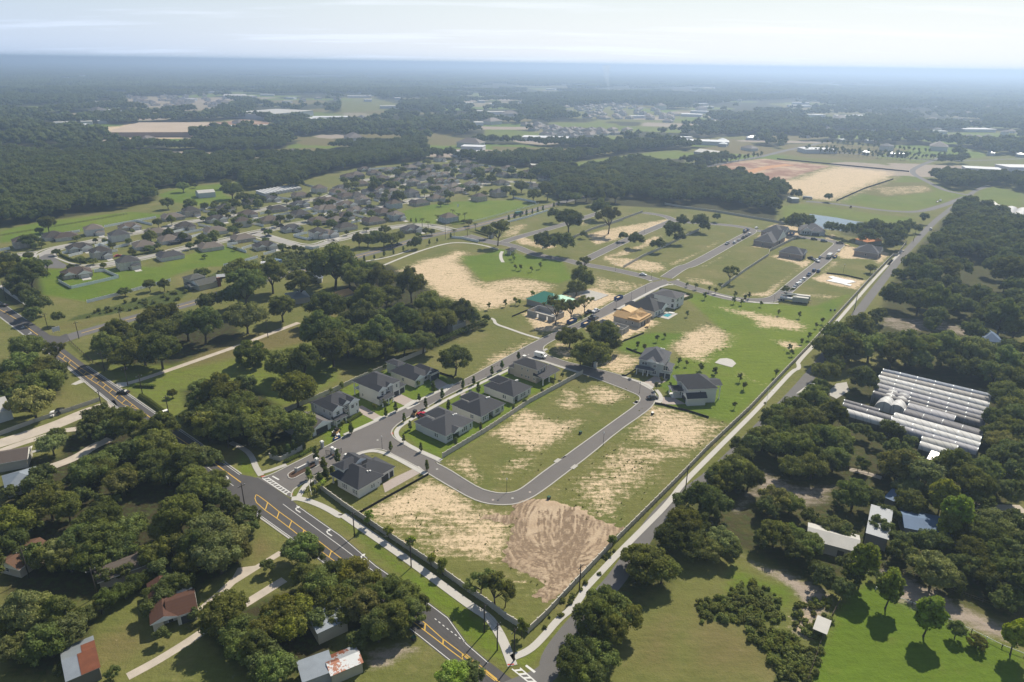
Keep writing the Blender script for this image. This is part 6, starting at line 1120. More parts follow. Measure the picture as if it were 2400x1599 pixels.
OLD = [('a', x, y, s) for x, y, s in ((280, 830, 2), (700, 720, 1), (860, 730, 1), (1310, 640, 2), (1800, 570, 1), (1600, 740, 2), (2110, 670, 1), (1110, 860, 1), (1400, 960, 2), (1940, 850, 1), (2290, 770, 1), (1080, 1210, 1), (1780, 1100, 2), (2300, 1000, 1))] + \
      [('b', x, y, s) for x, y, s in ((410, 500, 2), (110, 570, 1), (880, 430, 1), (1200, 350, 1), (1520, 300, 1), (1880, 260, 1), (2150, 190, 2), (330, 680, 1), (760, 580, 1), (1190, 510, 1), (1560, 455, 1), (2220, 320, 1), (1900, 375, 1), (2200, 450, 1), (1880, 520, 1), (1490, 590, 1), (1080, 660, 2), (700, 765, 1), (200, 850, 1), (630, 990, 1), (1080, 870, 1), (1430, 950, 1), (1800, 710, 1), (2130, 620, 1), (2160, 800, 2))] + \
      [('c', x, y, s) for x, y, s in ((310, 350, 1), (430, 320, 1), (690, 290, 1), (780, 370, 1), (490, 450, 1), (240, 500, 1), (850, 490, 1), (900, 250, 1), (1090, 330, 1), (1050, 400, 1), (1230, 440, 2), (1360, 370, 1), (1430, 260, 1), (1180, 220, 1), (1300, 175, 1), (1590, 105, 2), (1820, 145, 1), (1960, 175, 2), (1960, 255, 1), (1660, 315, 1), (1590, 405, 1), (1560, 505, 1), (1790, 475, 1), (1920, 345, 1), (2170, 390, 1), (2150, 260, 1), (2330, 240, 1), (1840, 535, 1), (610, 560, 1), (290, 625, 1), (530, 690, 2), (800, 630, 1), (1200, 590, 2), (310, 730, 1), (60, 690, 1), (50, 800, 1), (290, 890, 1), (640, 810, 1), (950, 760, 2), (1300, 720, 1), (1540, 640, 1), (990, 910, 2), (660, 975, 1), (270, 1060, 1), (30, 1140, 1), (1210, 1070, 1), (1700, 955, 2), (2130, 660, 2))] + \
      [('d', x, y, s) for x, y, s in ((770, 225, 1), (700, 325, 1), (920, 335, 1), (680, 425, 1), (1060, 285, 1), (1290, 365, 1), (1130, 480, 1), (630, 600, 2), (240, 120, 1))] + [('c', x, y, 1) for x, y in ((560, 240), (1480, 215), (1720, 205), (2060, 205), (1250, 300), (1500, 325), (1750, 400), (2050, 310), (1400, 470), (1650, 565), (2040, 445), (700, 525), (960, 555), (430, 615), (170, 565), (900, 695), (450, 810), (800, 850), (150, 970))]
od = []
OLDANG = (P('b', (900, 520))[0] - P('b', (250, 600))[0]).xy; OLDANG = math.atan2(OLDANG.y, OLDANG.x)
for t, x, y, s in OLD:
    u, v = UV(t, x, y); od.append((v, u, G(u, v), s))
od.sort(key=lambda e: e[0]); rows = [od[i::1] for i in range(0)]
nrow = 12; per = -(-len(od) // nrow); used = [False] * 6; k = 0
for r_ in range(nrow):
    row = sorted(od[r_ * per:(r_ + 1) * per], key=lambda e: e[1])
    for i, (v, u, pt, s) in enumerate(row):
        ti = random.choice((2, 3)) if s == 2 else random.choice((0, 1, 4, 5) if pt.y < 520 else (1, 5, 0, 4, 1)); src, L, Wd, two = OLDT[ti]
        o = copy_tree(src) if used[ti] else src; used[ti] = True
        flip = random.random() < .5; a = OLDANG + (math.pi if flip else 0) + random.uniform(-.05, .05); c = Vector((L / 2, Wd / 2, 0)); c.rotate(Euler((0, 0, a))); o.location = pt - c + Vector((0, 2, 0)); o.rotation_euler = (0, 0, a); o.scale = (.80,) * 3
        wc, wn = WC[random.choice((0, 1, 1, 2, 3, 3, 4, 4))] if (t, x, y) else WC[0]; rc, rn = random.choice(RC)
        if (s == 2 and abs(u - (760 + 990 * .1703)) < 8) or abs(u - (760 + 1700 * .1703)) < 6: wc, wn = WC[5]
        for ch in o.children:
            if ch.name.startswith('wall'): ch.color = wc + (1,)
            elif ch.name.startswith('roof'): ch.color = rc + (1,)
        fmt = rank(i, len(row))
        tag(o, f"{wn} {'two-storey' if two else 'one-storey'} house, {rn} roof, {fmt}, {ordw(r_)} row from woods", 'house', 'houses of the older subdivision')

for u_, t_ in zip(used, OLDT):
    if not u_:
        for c_ in list(t_[0].children): bpy.data.objects.remove(c_)
        bpy.data.objects.remove(t_[0])
# ------------------------------------------------------------------ farm and utility buildings
def shed(kind, label, a, b, depth, h, roofm, wallm='wall_paint', wall=(.5, .5, .48), kindroof='gx', pitch=.3, ov=.25, group=None, cat='shed', extra=None, open_sides=False):
    """A long building whose near wall runs from a to b on the ground; the rest lies behind it."""
    d = (b - a).xy; L = d.length; an = math.atan2(d.y, d.x); o = empty(kind, (a.x, a.y, 0), an); tag(o, label, cat, group)
    if open_sides:
        for x in np.linspace(.15, L - .15, max(2, int(L / 4) + 1)):
            for y in (.15, depth - .15): MB().box(x - .08, y - .08, 0, x + .08, y + .08, h).build('post', M['wood_dark'], o)
        MB().box(.1, depth - .2, 0, L - .1, depth - .1, h).build('wall', M['wood_dark'], o)
    else:
        w = MB().prism(rect(0, 0, L, depth), 0, h).build('wall', M[wallm], o); w.color = wall + (1,)
    mb = MB(); roof_mb(mb, 0, 0, L, depth, h, kindroof, pitch, ov=ov, th=.08, mi=0, mt=0); mb.build('roof', [M[roofm]], o)
    if extra: extra(o, L, depth)
    return o
def doorbox(x, w, h):
    def f(o, L, d): MB().box(L * x - w / 2, -.04, 0, L * x + w / 2, .0, h).build('door', M['door_dark'], o)
    return f
a, b = P('l', (-60, 640), (500, 790)); shed('farm_shed', 'long pale metal shed with low gable roof beyond the brush field', a, b, 7.5, 3.2, 'tin_white', wall=(.36, .33, .30), pitch=.3, extra=doorbox(.68, 1.6, 2.2))
a, b = P('l', (585, 600), (815, 672)); shed('metal_barn', 'white metal roof with rusty edge half under oak branches', a, b, 13, 4.0, 'tin', kindroof='mono', pitch=.08, cat='barn', wall=(.2, .19, .18))
a, b = P('l', (1010, 520), (1600, 640)); shed('metal_barn', 'long blue metal roof between the oaks, right of the rusty-edged roof', a, b, 9, 3.4, 'tin_blue', pitch=.25, cat='barn', wall=(.22, .24, .28))
a, b = P('l', (800, 170), (900, 215)); shed('metal_barn', 'small blue metal roof peeking out between two oaks', a, b, 9, 3.0, 'tin_blue', pitch=.2, cat='barn', wall=(.2, .22, .25))
a, b = P('k', (1270, 1190), (1345, 1215)); shed('small_shed', 'small white-roofed shed below the nearest greenhouse bays', a, b, 7, 2.8, 'plastic_white', kindroof='mono', pitch=.1, wall=(.5, .49, .46))
a, b = P(9, (893, 1255), (975, 1290)); shed('field_shelter', 'open shelter with flat white metal roof at the brush field fence', a, b, 4.2, 2.4, 'tin_white', kindroof='mono', pitch=.06, open_sides=True, cat='shelter')
a, b = P(6, (2040, 645), (2190, 665)); shed('blue_roof_house', 'house with bright blue metal hip roof deep in the right-hand wood', a, b, 12, 4.5, 'tin_blue', kindroof='hip', pitch=.65, cat='house', wall=(.35, .38, .42))
a, b = P(6, (1970, 720), (2100, 745)); 
a, b = P('k', (2090, 1260), (2200, 1290)); shed('small_shed', 'white tin roof half hidden in the wood right of the greenhouses', a, b, 7, 2.8, 'tin', kindroof='gx', pitch=.3)
a, b = P('l', (2150, 640), (2280, 720)); shed('small_shed', 'pale weathered shed among trees at the right edge', a, b, 4, 2.6, 'tin_white', kindroof='mono', pitch=.1)
a, b = P('k', (2030, 300), (2090, 310)); shed('small_shed', 'tiny pale hut behind the greenhouses', a, b, 3, 2.4, 'tin', kindroof='mono', pitch=.1)
# lower left
a, b = P(7, (485, 1640), (705, 1545)); shed('small_barn', 'shed with white and rusty red metal roof at the bottom left', a, b, 10, 3.2, 'metal_roof', pitch=.22, wall=(.14, .13, .11), cat='barn', extra=lambda o, L, d: MB().add([(L * .45, -.3, 3.36), (L + .3, -.3, 3.36), (L + .3, d * .5, 4.50), (L * .45, d * .5, 4.50)], [(0, 1, 2, 3)]).add([(L * .6, d * .5, 4.505), (L + .3, d * .5, 4.505), (L + .3, d * .8, 3.85), (L * .6, d * .8, 3.85)], [(0, 1, 2, 3)]).build('rusty_sheet', M['rust'], o))
a, b = P(7, (1065, 1232), (1290, 1158))
house('bungalow', 'low house with rust-brown shingle roof beside the gravel drive', a, [(rect(0, 2, 5, 14), 0, 2.8), (rect(5, 0, 9, 9), 0, 2.8), (rect(0, 0, 2.2, 2), 0, 2.4)], [(0, 0, 5, 14, 2.8, 'gy', {'pitch': .42}), (3.5, 0, 9, 7, 2.85, 'gx', {'pitch': .45})], (.55, .52, .46), (.078, .036, .024), [('x0', 5, .9, 1.1, 1.2), ('x0', 10, .9, 1.1, 1.2)], [((7, 0, math.pi), 0, 2.6)], [((3.6, 2, math.pi), 0)], ang=math.atan2((b - a).y, (b - a).x), L=9, Wd=14, group='houses in the wooded yards')
a, b = P(7, (700, 935), (925, 850)); house('bungalow', 'low house with faded grey-brown roof under the oaks', a, [(rect(0, 0, 11, 7), 0, 2.6)], [(0, 0, 11, 7, 2.6, 'gx', {'pitch': .35})], (.36, .32, .28), (.105, .085, .070), [('x1', 4, 1, 1.2, 1.2)], ang=math.atan2((b - a).y, (b - a).x), L=11, Wd=7, group='houses in the wooded yards')
a, b = P(7, (150, 850), (300, 740)); house('bungalow', 'house with orange-brown roof half under oaks at the left edge', a, [(rect(0, 0, 9, 7), 0, 2.7)], [(0, 0, 9, 7, 2.7, 'gx', {'pitch': .42})], (.45, .40, .33), (.12, .065, .04), [('x0', 4, 1, 1.2, 1.2)], ang=math.atan2((b - a).y, (b - a).x), L=9, Wd=7, group='houses in the wooded yards')
a, b = P(7, (60, 300), (290, 230)); shed('metal_roof_house', 'house with blue-grey metal hip roof among trees at the left', a, b, 9, 3.0, 'metal_roof', kindroof='hip', pitch=.45, cat='house', wall=(.3, .31, .32), group='houses in the wooded yards')
a, b = P(4, (-60, 1170), (95, 1125)); shed('white_barn', 'white building with white roof at the left edge behind the oaks', a, b, 13, 4.0, 'tin_white', pitch=.4, cat='barn', wall=(.6, .6, .58))
a, b = P(4, (-40, 1500), (70, 1480)); house('bungalow', 'small brown-roofed house cut off by the left edge', a, [(rect(0, 0, 9, 8), 0, 3)], [(0, 0, 9, 8, 3, 'gx', {'pitch': .4})], (.4, .38, .33), (.10, .08, .07), [], ang=math.atan2((b - a).y, (b - a).x), L=9, Wd=8, group='houses in the wooded yards')
a, b = P(7, (2200, 1310), (2400, 1215)); shed('workshop', 'workshop with pale blue-grey metal roof behind the roadside grove', a, b, 9, 3.4, 'metal_roof', pitch=.2, wall=(.45, .42, .33))
a, b = P(8, (-60, 1590), (150, 1500)); shed('workshop', 'long shed with rust-streaked metal roof at the bottom edge', a, b, 5, 2.8, 'tin_rusty', pitch=.25, wall=(.4, .37, .28)); a, b = P(7, (2100, 1640), (2310, 1560)); shed('workshop', 'low grey metal roof beside the rust-streaked shed', a, b, 5, 3.0, 'metal_roof', kindroof='mono', pitch=.1, wall=(.3, .3, .3))
# around the county road
a, b = P('b', (520, 1540), (720, 1490)); house('cottage', 'grey-roofed two-level house with red chimney beside the county road', a, [(rect(0, 0, 12, 9), 0, 3), (rect(-1, 7, 8, 15), 0, 5.2)], [(0, 0, 12, 9, 3, 'gx', {'pitch': .4}), (-1, 7, 8, 15, 5.2, 'hip', {'pitch': .4}), (-3, 3, 1, 9, 2.5, 'mono', {'pitch': .15})], (.45, .43, .36), (.075, .078, .07), [('x0', 9, 3.4, 1.2, 1.2)], ang=math.atan2((b - a).y, (b - a).x), L=12, Wd=9, group='houses by the county road', extra=lambda o: MB().box(10.8, -1.0, 0, 12.4, .4, 5.2).build('chimney', M['rust'], o))
a, b = P('b', (760, 1410), (870, 1400)); shed('small_shed', 'pale carport roof beside the grey-roofed cottage', a, b, 6, 2.5, 'tin', kindroof='gx', pitch=.25, open_sides=True)
a, b = P('b', (2090, 1430), (2200, 1425)); shed('small_shed', 'small white shed with bluish metal roof at the wood edge', a, b, 6, 2.8, 'metal_roof', pitch=.35, wall=(.62, .62, .62), ov=.9)
a, b = P('b', (1460, 1160), (1590, 1185)); shed('small_shed', 'blue-grey container shed behind the white polytunnel', a, b, 4, 2.6, 'tin_blue', pitch=.1, wall=(.2, .26, .36))
a, b = P(4, (2000, 340), (2140, 320)); shed('farmhouse', 'low grey-roofed house between oaks above the farm track', a, b, 12, 3.0, 'metal_roof', kindroof='hip', pitch=.35, cat='house', wall=(.3, .28, .25)); a, b = P(5, (770, 530), (860, 490)); shed('trailer', 'white trailer with flat roof behind the oak wood hedge', a, b, 3.2, 3.2, 'tin_white', kindroof='mono', pitch=.03, ov=.05, wall=(.4, .39, .36), cat='trailer'); a, b = P(5, (0, 320), (90, 290)); shed('farmhouse', 'brown and tan roof peeking from the oak wood', a, b, 9, 3, 'osb', pitch=.3, cat='house', wall=(.3, .28, .25))
a, b = P('b', (510, 265), (740, 245)); shed('white_barn', 'white metal barn standing in the green pasture', a, b, 14, 4.5, 'tin_white', pitch=.25, cat='barn', wall=(.55, .57, .6))
for i in range(11):
    x, y = 1290 + i * 47, 196 - i * 8.2; a, b = P('b', (x, y), (x + 130, y + 42))
    shed('storage_shed', f'long white storage shed, {rank(i, 11)} of the row behind the old subdivision', a, b, 2.6, 2.6, 'plastic_white', kindroof='gx', pitch=.25, ov=.1, wall=(.5, .5, .52), group='row of storage sheds', cat='shed')
# polytunnels and greenhouses
def arch(mb, a, b, w, z0, hgt, n=9, mi=0, bulge=1.0):
    """A half-barrel roof from a to b."""
    a, b = Vector(a), Vector(b); d = (b - a); d.z = 0; d.normalize(); r = Vector((d.y, -d.x, 0)); m_ = max(2, int((b - a).length / 3.2)); vs = []
    for j in range(m_ + 1):
        c = a.lerp(b, j / m_)
        for i in range(n):
            t_ = math.pi * i / (n - 1); vs.append(c + r * (math.cos(t_) * w / 2) + Vector((0, 0, z0 + math.sin(t_) * hgt)))
    fs = [(j * n + i, j * n + i + 1, (j + 1) * n + i + 1, (j + 1) * n + i) for j in range(m_) for i in range(n - 1)]; mb.add(vs, fs, mi, True); mb.add(vs[:n], [tuple(range(n - 1, -1, -1))], mi); mb.add(vs[-n:], [tuple(range(n))], mi)
    return mb
def tunnel(label, t, p, q, w, hgt, col, cat='greenhouse'):
    a, b = P(t, p, q); o = empty('polytunnel', (a.x, a.y, 0)); tag(o, label, cat, 'polytunnels'); c = arch(MB(), (0, 0, 0), (b.x - a.x, b.y - a.y, 0), w, 0, hgt).build('cover', M['film'], o); c.color = col + (1,)
    arch(MB(), (0, 0, 0), ((b.x - a.x) * .02, (b.y - a.y) * .02, 0), w + .2, .02, hgt + .1).build('end_hoop', M['trim'], o); return o
tunnel('white arched tunnel beside the county road behind the cottage', 'b', (1370, 1225), (1575, 1215), 8, 4.2, (.62, .62, .66)); tunnel('white arched barn at the wood edge, far left', 'a', (190, 215), (350, 235), 10, 5, (.7, .7, .7))
def greenhouse(label, rows, t='k', z=2.6, hgt=1.7):
    """Gutter-connected hoops: every bay runs from its left to its right end along (x0, y0)-(x1, y1)."""
    a0 = G(*UV(t, *rows[0][0]), z + hgt); o = empty('greenhouse', (a0.x, a0.y, 0)); tag(o, label, 'greenhouse', 'greenhouse blocks')
    mid_ = [(G(*UV(t, *r[0]), z + hgt) + G(*UV(t, *r[1]), z + hgt)) / 2 for r in rows]; dv = (G(*UV(t, *rows[0][1]), z) - G(*UV(t, *rows[0][0]), z)).xy.normalized(); pn = Vector((-dv.y, dv.x)); pp = [m_.xy.dot(pn) for m_ in mid_]
    for i, r in enumerate(rows):
        a, b = G(*UV(t, *r[0]), z + hgt), G(*UV(t, *r[1]), z + hgt); w = max(3.5, max(abs(pp[i] - pp[j]) for j in (max(i - 1, 0), min(i + 1, len(rows) - 1)))) + .06; col = r[3]; off = Vector((a0.x, a0.y, 0)); a.z = b.z = 0
        c = arch(MB(), a - off, b - off, w, z, hgt).build('bay', M['film'], o); c.color = col + (1,)
        d = (b - a).normalized(); rr = Vector((d.y, -d.x, 0)); n = int((b - a).length / 6); rb = MB()
        for j in range(n + 1):
            c_ = a.lerp(b, j / n) - off; pts = [c_ + rr * (math.cos(math.pi * k / 8) * (w / 2 + .04)) + Vector((0, 0, z + math.sin(math.pi * k / 8) * (hgt + .05))) for k in range(9)]
            for p_, q_ in zip(pts, pts[1:]): rb.bar(p_, q_, .09, .09)
            for s in (-1, 1): rb.bar(c_ + rr * (s * w / 2), c_ + rr * (s * w / 2) + Vector((0, 0, z)), .12, .12)
        rb.build('frame', M['metal_roof'], o)
        if i in (0, len(rows) - 1):
            s = -1 if i == 0 else 1; e0, e1 = a - off + rr * (s * w / 2), b - off + rr * (s * w / 2); f = MB().add([e0, e1, e1 + Vector((0, 0, z)), e0 + Vector((0, 0, z))], [(0, 1, 2, 3), (3, 2, 1, 0)]).build('side_curtain', M['film'], o); f.color = (.22, .24, .22, 1)
    return o
LT, MD, DK = (.56, .56, .55), (.34, .34, .37), (.13, .13, .15)
greenhouse('large seven-bay greenhouse, upper of the blocks at the right', [((805, 115), (1995, 395), 5.0, (.20, .24, .31)), ((785, 150), (1988, 435), 5.0, (.29, .28, .27)), ((757, 188), (1975, 490), 5.0, LT), ((742, 228), (1960, 548), 5.0, (.34, .34, .34)), ((730, 275), (1948, 602), 5.0, MD), ((716, 320), (1935, 652), 5.0, (.18, .18, .20)), ((700, 360), (1930, 700), 5.0, (.16, .155, .16))])
greenhouse('long four-bay greenhouse with torn right end, below the white tunnels', [((1085, 500), (1600, 640), 5.0, MD), ((1045, 560), (1905, 805), 5.0, DK), ((930, 605), (1885, 870), 5.0, LT), ((900, 655), (1872, 935), 5.0, LT), ((900, 715), (1850, 990), 5.0, MD)])
greenhouse('dark three-bay greenhouse left of the white tunnels', [((375, 455), (760, 560), 5.0, DK), ((365, 490), (900, 640), 5.0, (.16, .16, .18)), ((400, 560), (895, 700), 5.0, LT)])
greenhouse('short two-bay white greenhouse at the front of the blocks', [((1230, 865), (1625, 965), 5.0, (.42, .42, .40)), ((1215, 920), (1605, 1040), 5.0, LT)])
tunnel('white polytunnel between the greenhouse blocks, left of the pair', 'k', (890, 450), (800, 590), 7.0, 4.2, (.6, .6, .59)); tunnel('white polytunnel between the greenhouse blocks, right of the pair', 'k', (1010, 490), (935, 625), 7.0, 4.2, (.6, .6, .59))
for i, (x, y) in enumerate(((2050, 1165), (2140, 1185), (2230, 1195), (2310, 1205), (2360, 1230))): tunnel(f'white arched greenhouse, {rank(i, 5)} of the far group at the right edge', 3, (x - 20, y + 45), (x + 35, y - 35), 11, 4.5, (.55, .55, .55))
a, b = P(3, (1965, 1145), (2170, 1160)); shed('packing_shed', 'long white flat-roofed shed behind the far arched greenhouses', a, b, 16, 5, 'tin_white', kindroof='mono', pitch=.04, wall=(.35, .3, .3))

# ------------------------------------------------------------------ walls and fences
FENCE = {}
def wall_run(kind, label, pts, h, step, mat, post=.3, cat='wall', group=None, thick=.12):
    """Panels between posts, each a piece of its own."""
    pts = [xy(p) for p in pts]; o = empty(kind, (pts[0].x, pts[0].y, 0)); tag(o, label, cat, group); base = pts[0]
    key = (kind, h, mat)
    if key not in FENCE:
        pm = MB().box(0, -thick / 2, .03, 1, thick / 2, h - .1).box(0, -thick * .8, h - .1, 1, thick * .8, h); q = post / 2
        FENCE[key] = (pm.mesh('panel', M[mat]), MB().box(-q, -q, 0, q, q, h + .08).box(-q * 1.25, -q * 1.25, h + .08, q * 1.25, q * 1.25, h + .16).mesh('post', M[mat]))
    pm, qm = FENCE[key]; n_ = 0
    for i, (a, b) in enumerate(zip(pts, pts[1:])):
        n = max(1, round((b - a).length / step)); an = math.atan2((b - a).y, (b - a).x); seg = (b - a).length / n
        for k in range(n):
            p = a.lerp(b, k / n) - base; o1 = link('panel', pm, o, Matrix.Translation((p.x, p.y, 0)) @ Matrix.Rotation(an, 4, 'Z') @ Matrix.Diagonal((seg, 1, 1, 1))); link('post', qm, o, Matrix.Translation((p.x, p.y, 0)) @ Matrix.Rotation(an, 4, 'Z'))
    p = pts[-1] - base; link('post', qm, o, Matrix.Translation((p.x, p.y, 0)) @ Matrix.Rotation(an, 4, 'Z'))
    return o
def fence_run(kind, label, pts, h, mat, step=2.4, cat='fence', group=None, rails=0, thick=.06):
    """A thin run too far off or too low to tell its pieces apart: boards or rails and posts in one mesh."""
    pts = [xy(p) for p in pts]; mb = MB(); base = pts[0]
    for a, b in zip(pts, pts[1:]):
        a_, b_ = a - base, b - base
        if rails:
            for r_ in range(rails): z = h * (r_ + 1) / rails - .08; mb.bar((a_.x, a_.y, z), (b_.x, b_.y, z), .05, .14)
        else:
            d = (b_ - a_).normalized(); nr_ = Vector((-d.y, d.x)) * thick / 2; mb.prism([a_ + nr_, b_ + nr_, b_ - nr_, a_ - nr_], .02, h)
        n = max(1, round((b_ - a_).length / step))
        for k in range(n + 1): p = a_.lerp(b_, k / n); mb.box(p.x - .07, p.y - .07, 0, p.x + .07, p.y + .07, h + .07)
    o = mb.build(kind, M[mat]); o.location = (base.x, base.y, 0); return tag(o, label, cat, group)
wall_run('perimeter_wall', 'cream panel wall along the main road sidewalk', P(8, (0, 347), (290, 545), (620, 762), (870, 942), (1000, 1030), (1130, 1132), (1290, 1228)), 1.85, 2.6, 'fence_cream')
wall_run('perimeter_wall', 'cream panel wall along the lane sidewalk, lower stretch', P(8, (1292, 1225), (1410, 1115), (1650, 855), (1850, 645), (2160, 335), (2353, 142)) + P(6, (160, 1345)), 1.85, 2.8, 'fence_cream'); wall_run('perimeter_wall', 'cream panel wall along the lane sidewalk, middle stretch', P(6, (162, 1342), (460, 1060), (700, 805), (860, 640)), 1.85, 3.2, 'fence_cream')
wall_run('perimeter_wall', 'cream panel wall along the lane sidewalk, far stretch', P(6, (861, 638), (1030, 450), (1280, 175), (1450, 0)) + P(3, (1480, 1470), (1540, 1380)), 1.85, 4.5, 'fence_cream')
wall_run('perimeter_wall', 'cream panel wall beside the corner house at the entrance', P(0, (799, 1182), (765, 1157), (745, 1141), (737, 1132)) + P('m', (1390, 1312), (1500, 1245), (1700, 1120), (2080, 930)), 1.7, 2.4, 'fence_cream')
wall_run('garden_wall', 'beige wall behind the four houses of the island block', P(5, (700, 1392), (1000, 1212), (1300, 1012), (1662, 815)), 1.85, 2.6, 'fence_cream'); wall_run('garden_wall', 'grey-beige wall behind the three houses across the street', P(4, (1930, 1095), (2353, 915)) + P(5, (100, 865), (320, 772), (580, 662)), 1.85, 2.6, 'fence_cream')
wall_run('garden_wall', 'curved white wall left of the entrance drive', P('m', (570, 890), (640, 920), (770, 950), (900, 880), (1160, 740)), 1.6, 1.6, 'fence_cream')
wall_run('lot_wall', 'grey wall across the empty lots, nearest the orange timber house', P(6, (265, 225), (430, 105), (590, 0)) + P(3, (600, 1440), (780, 1350)), 1.8, 4, 'fence_cream', group='walls between empty lots'); wall_run('lot_wall', 'grey wall in the middle of the empty lots', P('e', (360, 990), (640, 830), (830, 750), (1150, 590), (1400, 470)), 1.8, 5, 'fence_cream', group='walls between empty lots'); wall_run('lot_wall', 'grey wall across the empty lots, nearest the far gate', P('d', (1240, 1320), (1480, 1210), (1680, 1160), (1950, 1040), (2349, 920)) + P('e', (100, 410), (620, 225)), 1.8, 5, 'fence_cream', group='walls between empty lots')
wall_run('boundary_wall', 'pale wall along the dark wood behind the empty lots', P('e', (930, 115), (1200, 165), (1600, 215), (2349, 340)) + P('f', (600, 390), (780, 420), (900, 440)), 1.8, 6, 'fence_cream'); wall_run('boundary_wall', 'pale wall along the county road above the empty lots', P('d', (-10, 1165), (140, 1175), (360, 1225)), 1.7, 5, 'vinyl'); wall_run('boundary_wall', 'white wall beside the sand lot trees at the county road', P('d', (760, 955), (1050, 880), (1320, 790)), 1.6, 5, 'vinyl')
for i, (t, q) in enumerate(((8, ((120, 408), (300, 305), (600, 140))), ('h', ((670, 1308), (830, 1335), (1010, 1390), (1250, 1440), (1650, 1568))), ('h', ((140, 295), (330, 370), (570, 440))), ('h', ((60, 795), (130, 800), (370, 645))), ('h', ((0, 210), (120, 150), (280, 90), (460, 15))), ('g', ((0, 490), (380, 330), (800, 140))), ('j', ((640, 160), (740, 200), (960, 270))), ('g', ((1400, 390), (1500, 408))), ('f', ((1160, 1065), (1400, 1090), (1660, 1150))))):
    fence_run('silt_fence', ('low black silt fence ' + ('below the corner house lawn', 'below the white house by the lane', 'above the grey house', 'beside the grey house porch', 'below the construction debris', 'along the big sand field', 'beside the cream house drive', 'behind the timber house', 'behind the white foundation')[i]), P(t, *q), .75, 'silt', group='silt fences', thick=.12)
VF = [('a', ((810, 1300), (980, 1395), (1640, 1245), (1440, 1155), (1300, 1165))), ('a', ((1200, 1590), (1690, 1470), (2010, 1380), (2349, 1290))), ('b', ((850, 1205), (1060, 1160), (1320, 1085))), ('a', ((0, 875), (140, 850))), ('a', ((540, 715), (620, 690), (860, 650), (1100, 610))), ('a', ((1440, 550), (1680, 505), (1840, 475), (2150, 420))), ('a', ((1880, 470), (2100, 520))), ('a', ((1310, 815), (1490, 770))), ('a', ((1370, 795), (1520, 850), (1400, 880))), ('a', ((1570, 840), (1830, 780), (1930, 755))), ('a', ((860, 915), (1000, 885))), ('a', ((950, 955), (1140, 910))), ('a', ((1490, 900), (1620, 880))),
      ('b', ((240, 770), (520, 715), (720, 680))), ('b', ((500, 640), (720, 685), (860, 715))), ('b', ((280, 765), (400, 810), (540, 770))), ('b', ((130, 750), (310, 705))), ('b', ((100, 505), (280, 470))), ('b', ((200, 545), (350, 520))), ('b', ((520, 435), (680, 395), (840, 380))), ('b', ((560, 450), (750, 480))), ('b', ((900, 930), (1160, 1015))), ('b', ((900, 910), (1040, 895))), ('b', ((1100, 970), (1310, 910))), ('b', ((1260, 865), (1360, 885))), ('b', ((1400, 1050), (1570, 1000))), ('b', ((1170, 595), (1400, 545))), ('b', ((1180, 610), (1400, 655))), ('b', ((1540, 520), (1850, 460), (2110, 410))), ('b', ((1700, 410), (1860, 440), (2040, 500), (2140, 480))), ('b', ((1530, 520), (1730, 570), (1820, 550))), ('b', ((1810, 790), (2000, 750))), ('b', ((1820, 795), (2000, 840), (2070, 820))), ('b', ((1970, 950), (2080, 970), (2160, 950))), ('b', ((1580, 260), (1780, 290))), ('b', ((1930, 75), (2140, 130), (2240, 150))), ('b', ((1350, 490), (1430, 475))), ('b', ((990, 550), (1060, 560))),
      ('c', ((0, 730), (280, 680))), ('c', ((90, 650), (280, 680), (460, 720))), ('c', ((0, 760), (130, 790))), ('c', ((360, 840), (600, 905))), ('c', ((370, 965), (610, 910))), ('c', ((80, 1100), (190, 1080))), ('c', ((400, 590), (560, 610))), ('c', ((680, 645), (750, 665))), ('c', ((730, 560), (930, 580))), ('c', ((1370, 430), (1500, 470), (1690, 440))), ('c', ((1500, 290), (1620, 270))), ('c', ((640, 225), (830, 210), (1200, 200))), ('c', ((2060, 155), (2300, 185))), ('d', ((830, 615), (1150, 680)))]
vs_ = sorted(VF, key=lambda e: UV(e[0], *e[1][0])[1]); rws = [vs_[i * 10:(i + 1) * 10] for i in range(6)]
for r_, rw in enumerate(rws):
    rw.sort(key=lambda e: UV(e[0], *e[1][0])[0])
    for i, (t, q) in enumerate(rw): fence_run('vinyl_fence', f'white vinyl yard fence, {rank(i, len(rw))} in the {ordw(r_)} strip from the woods', P(t, *q), 1.8, 'vinyl', group='white yard fences of the old subdivision')
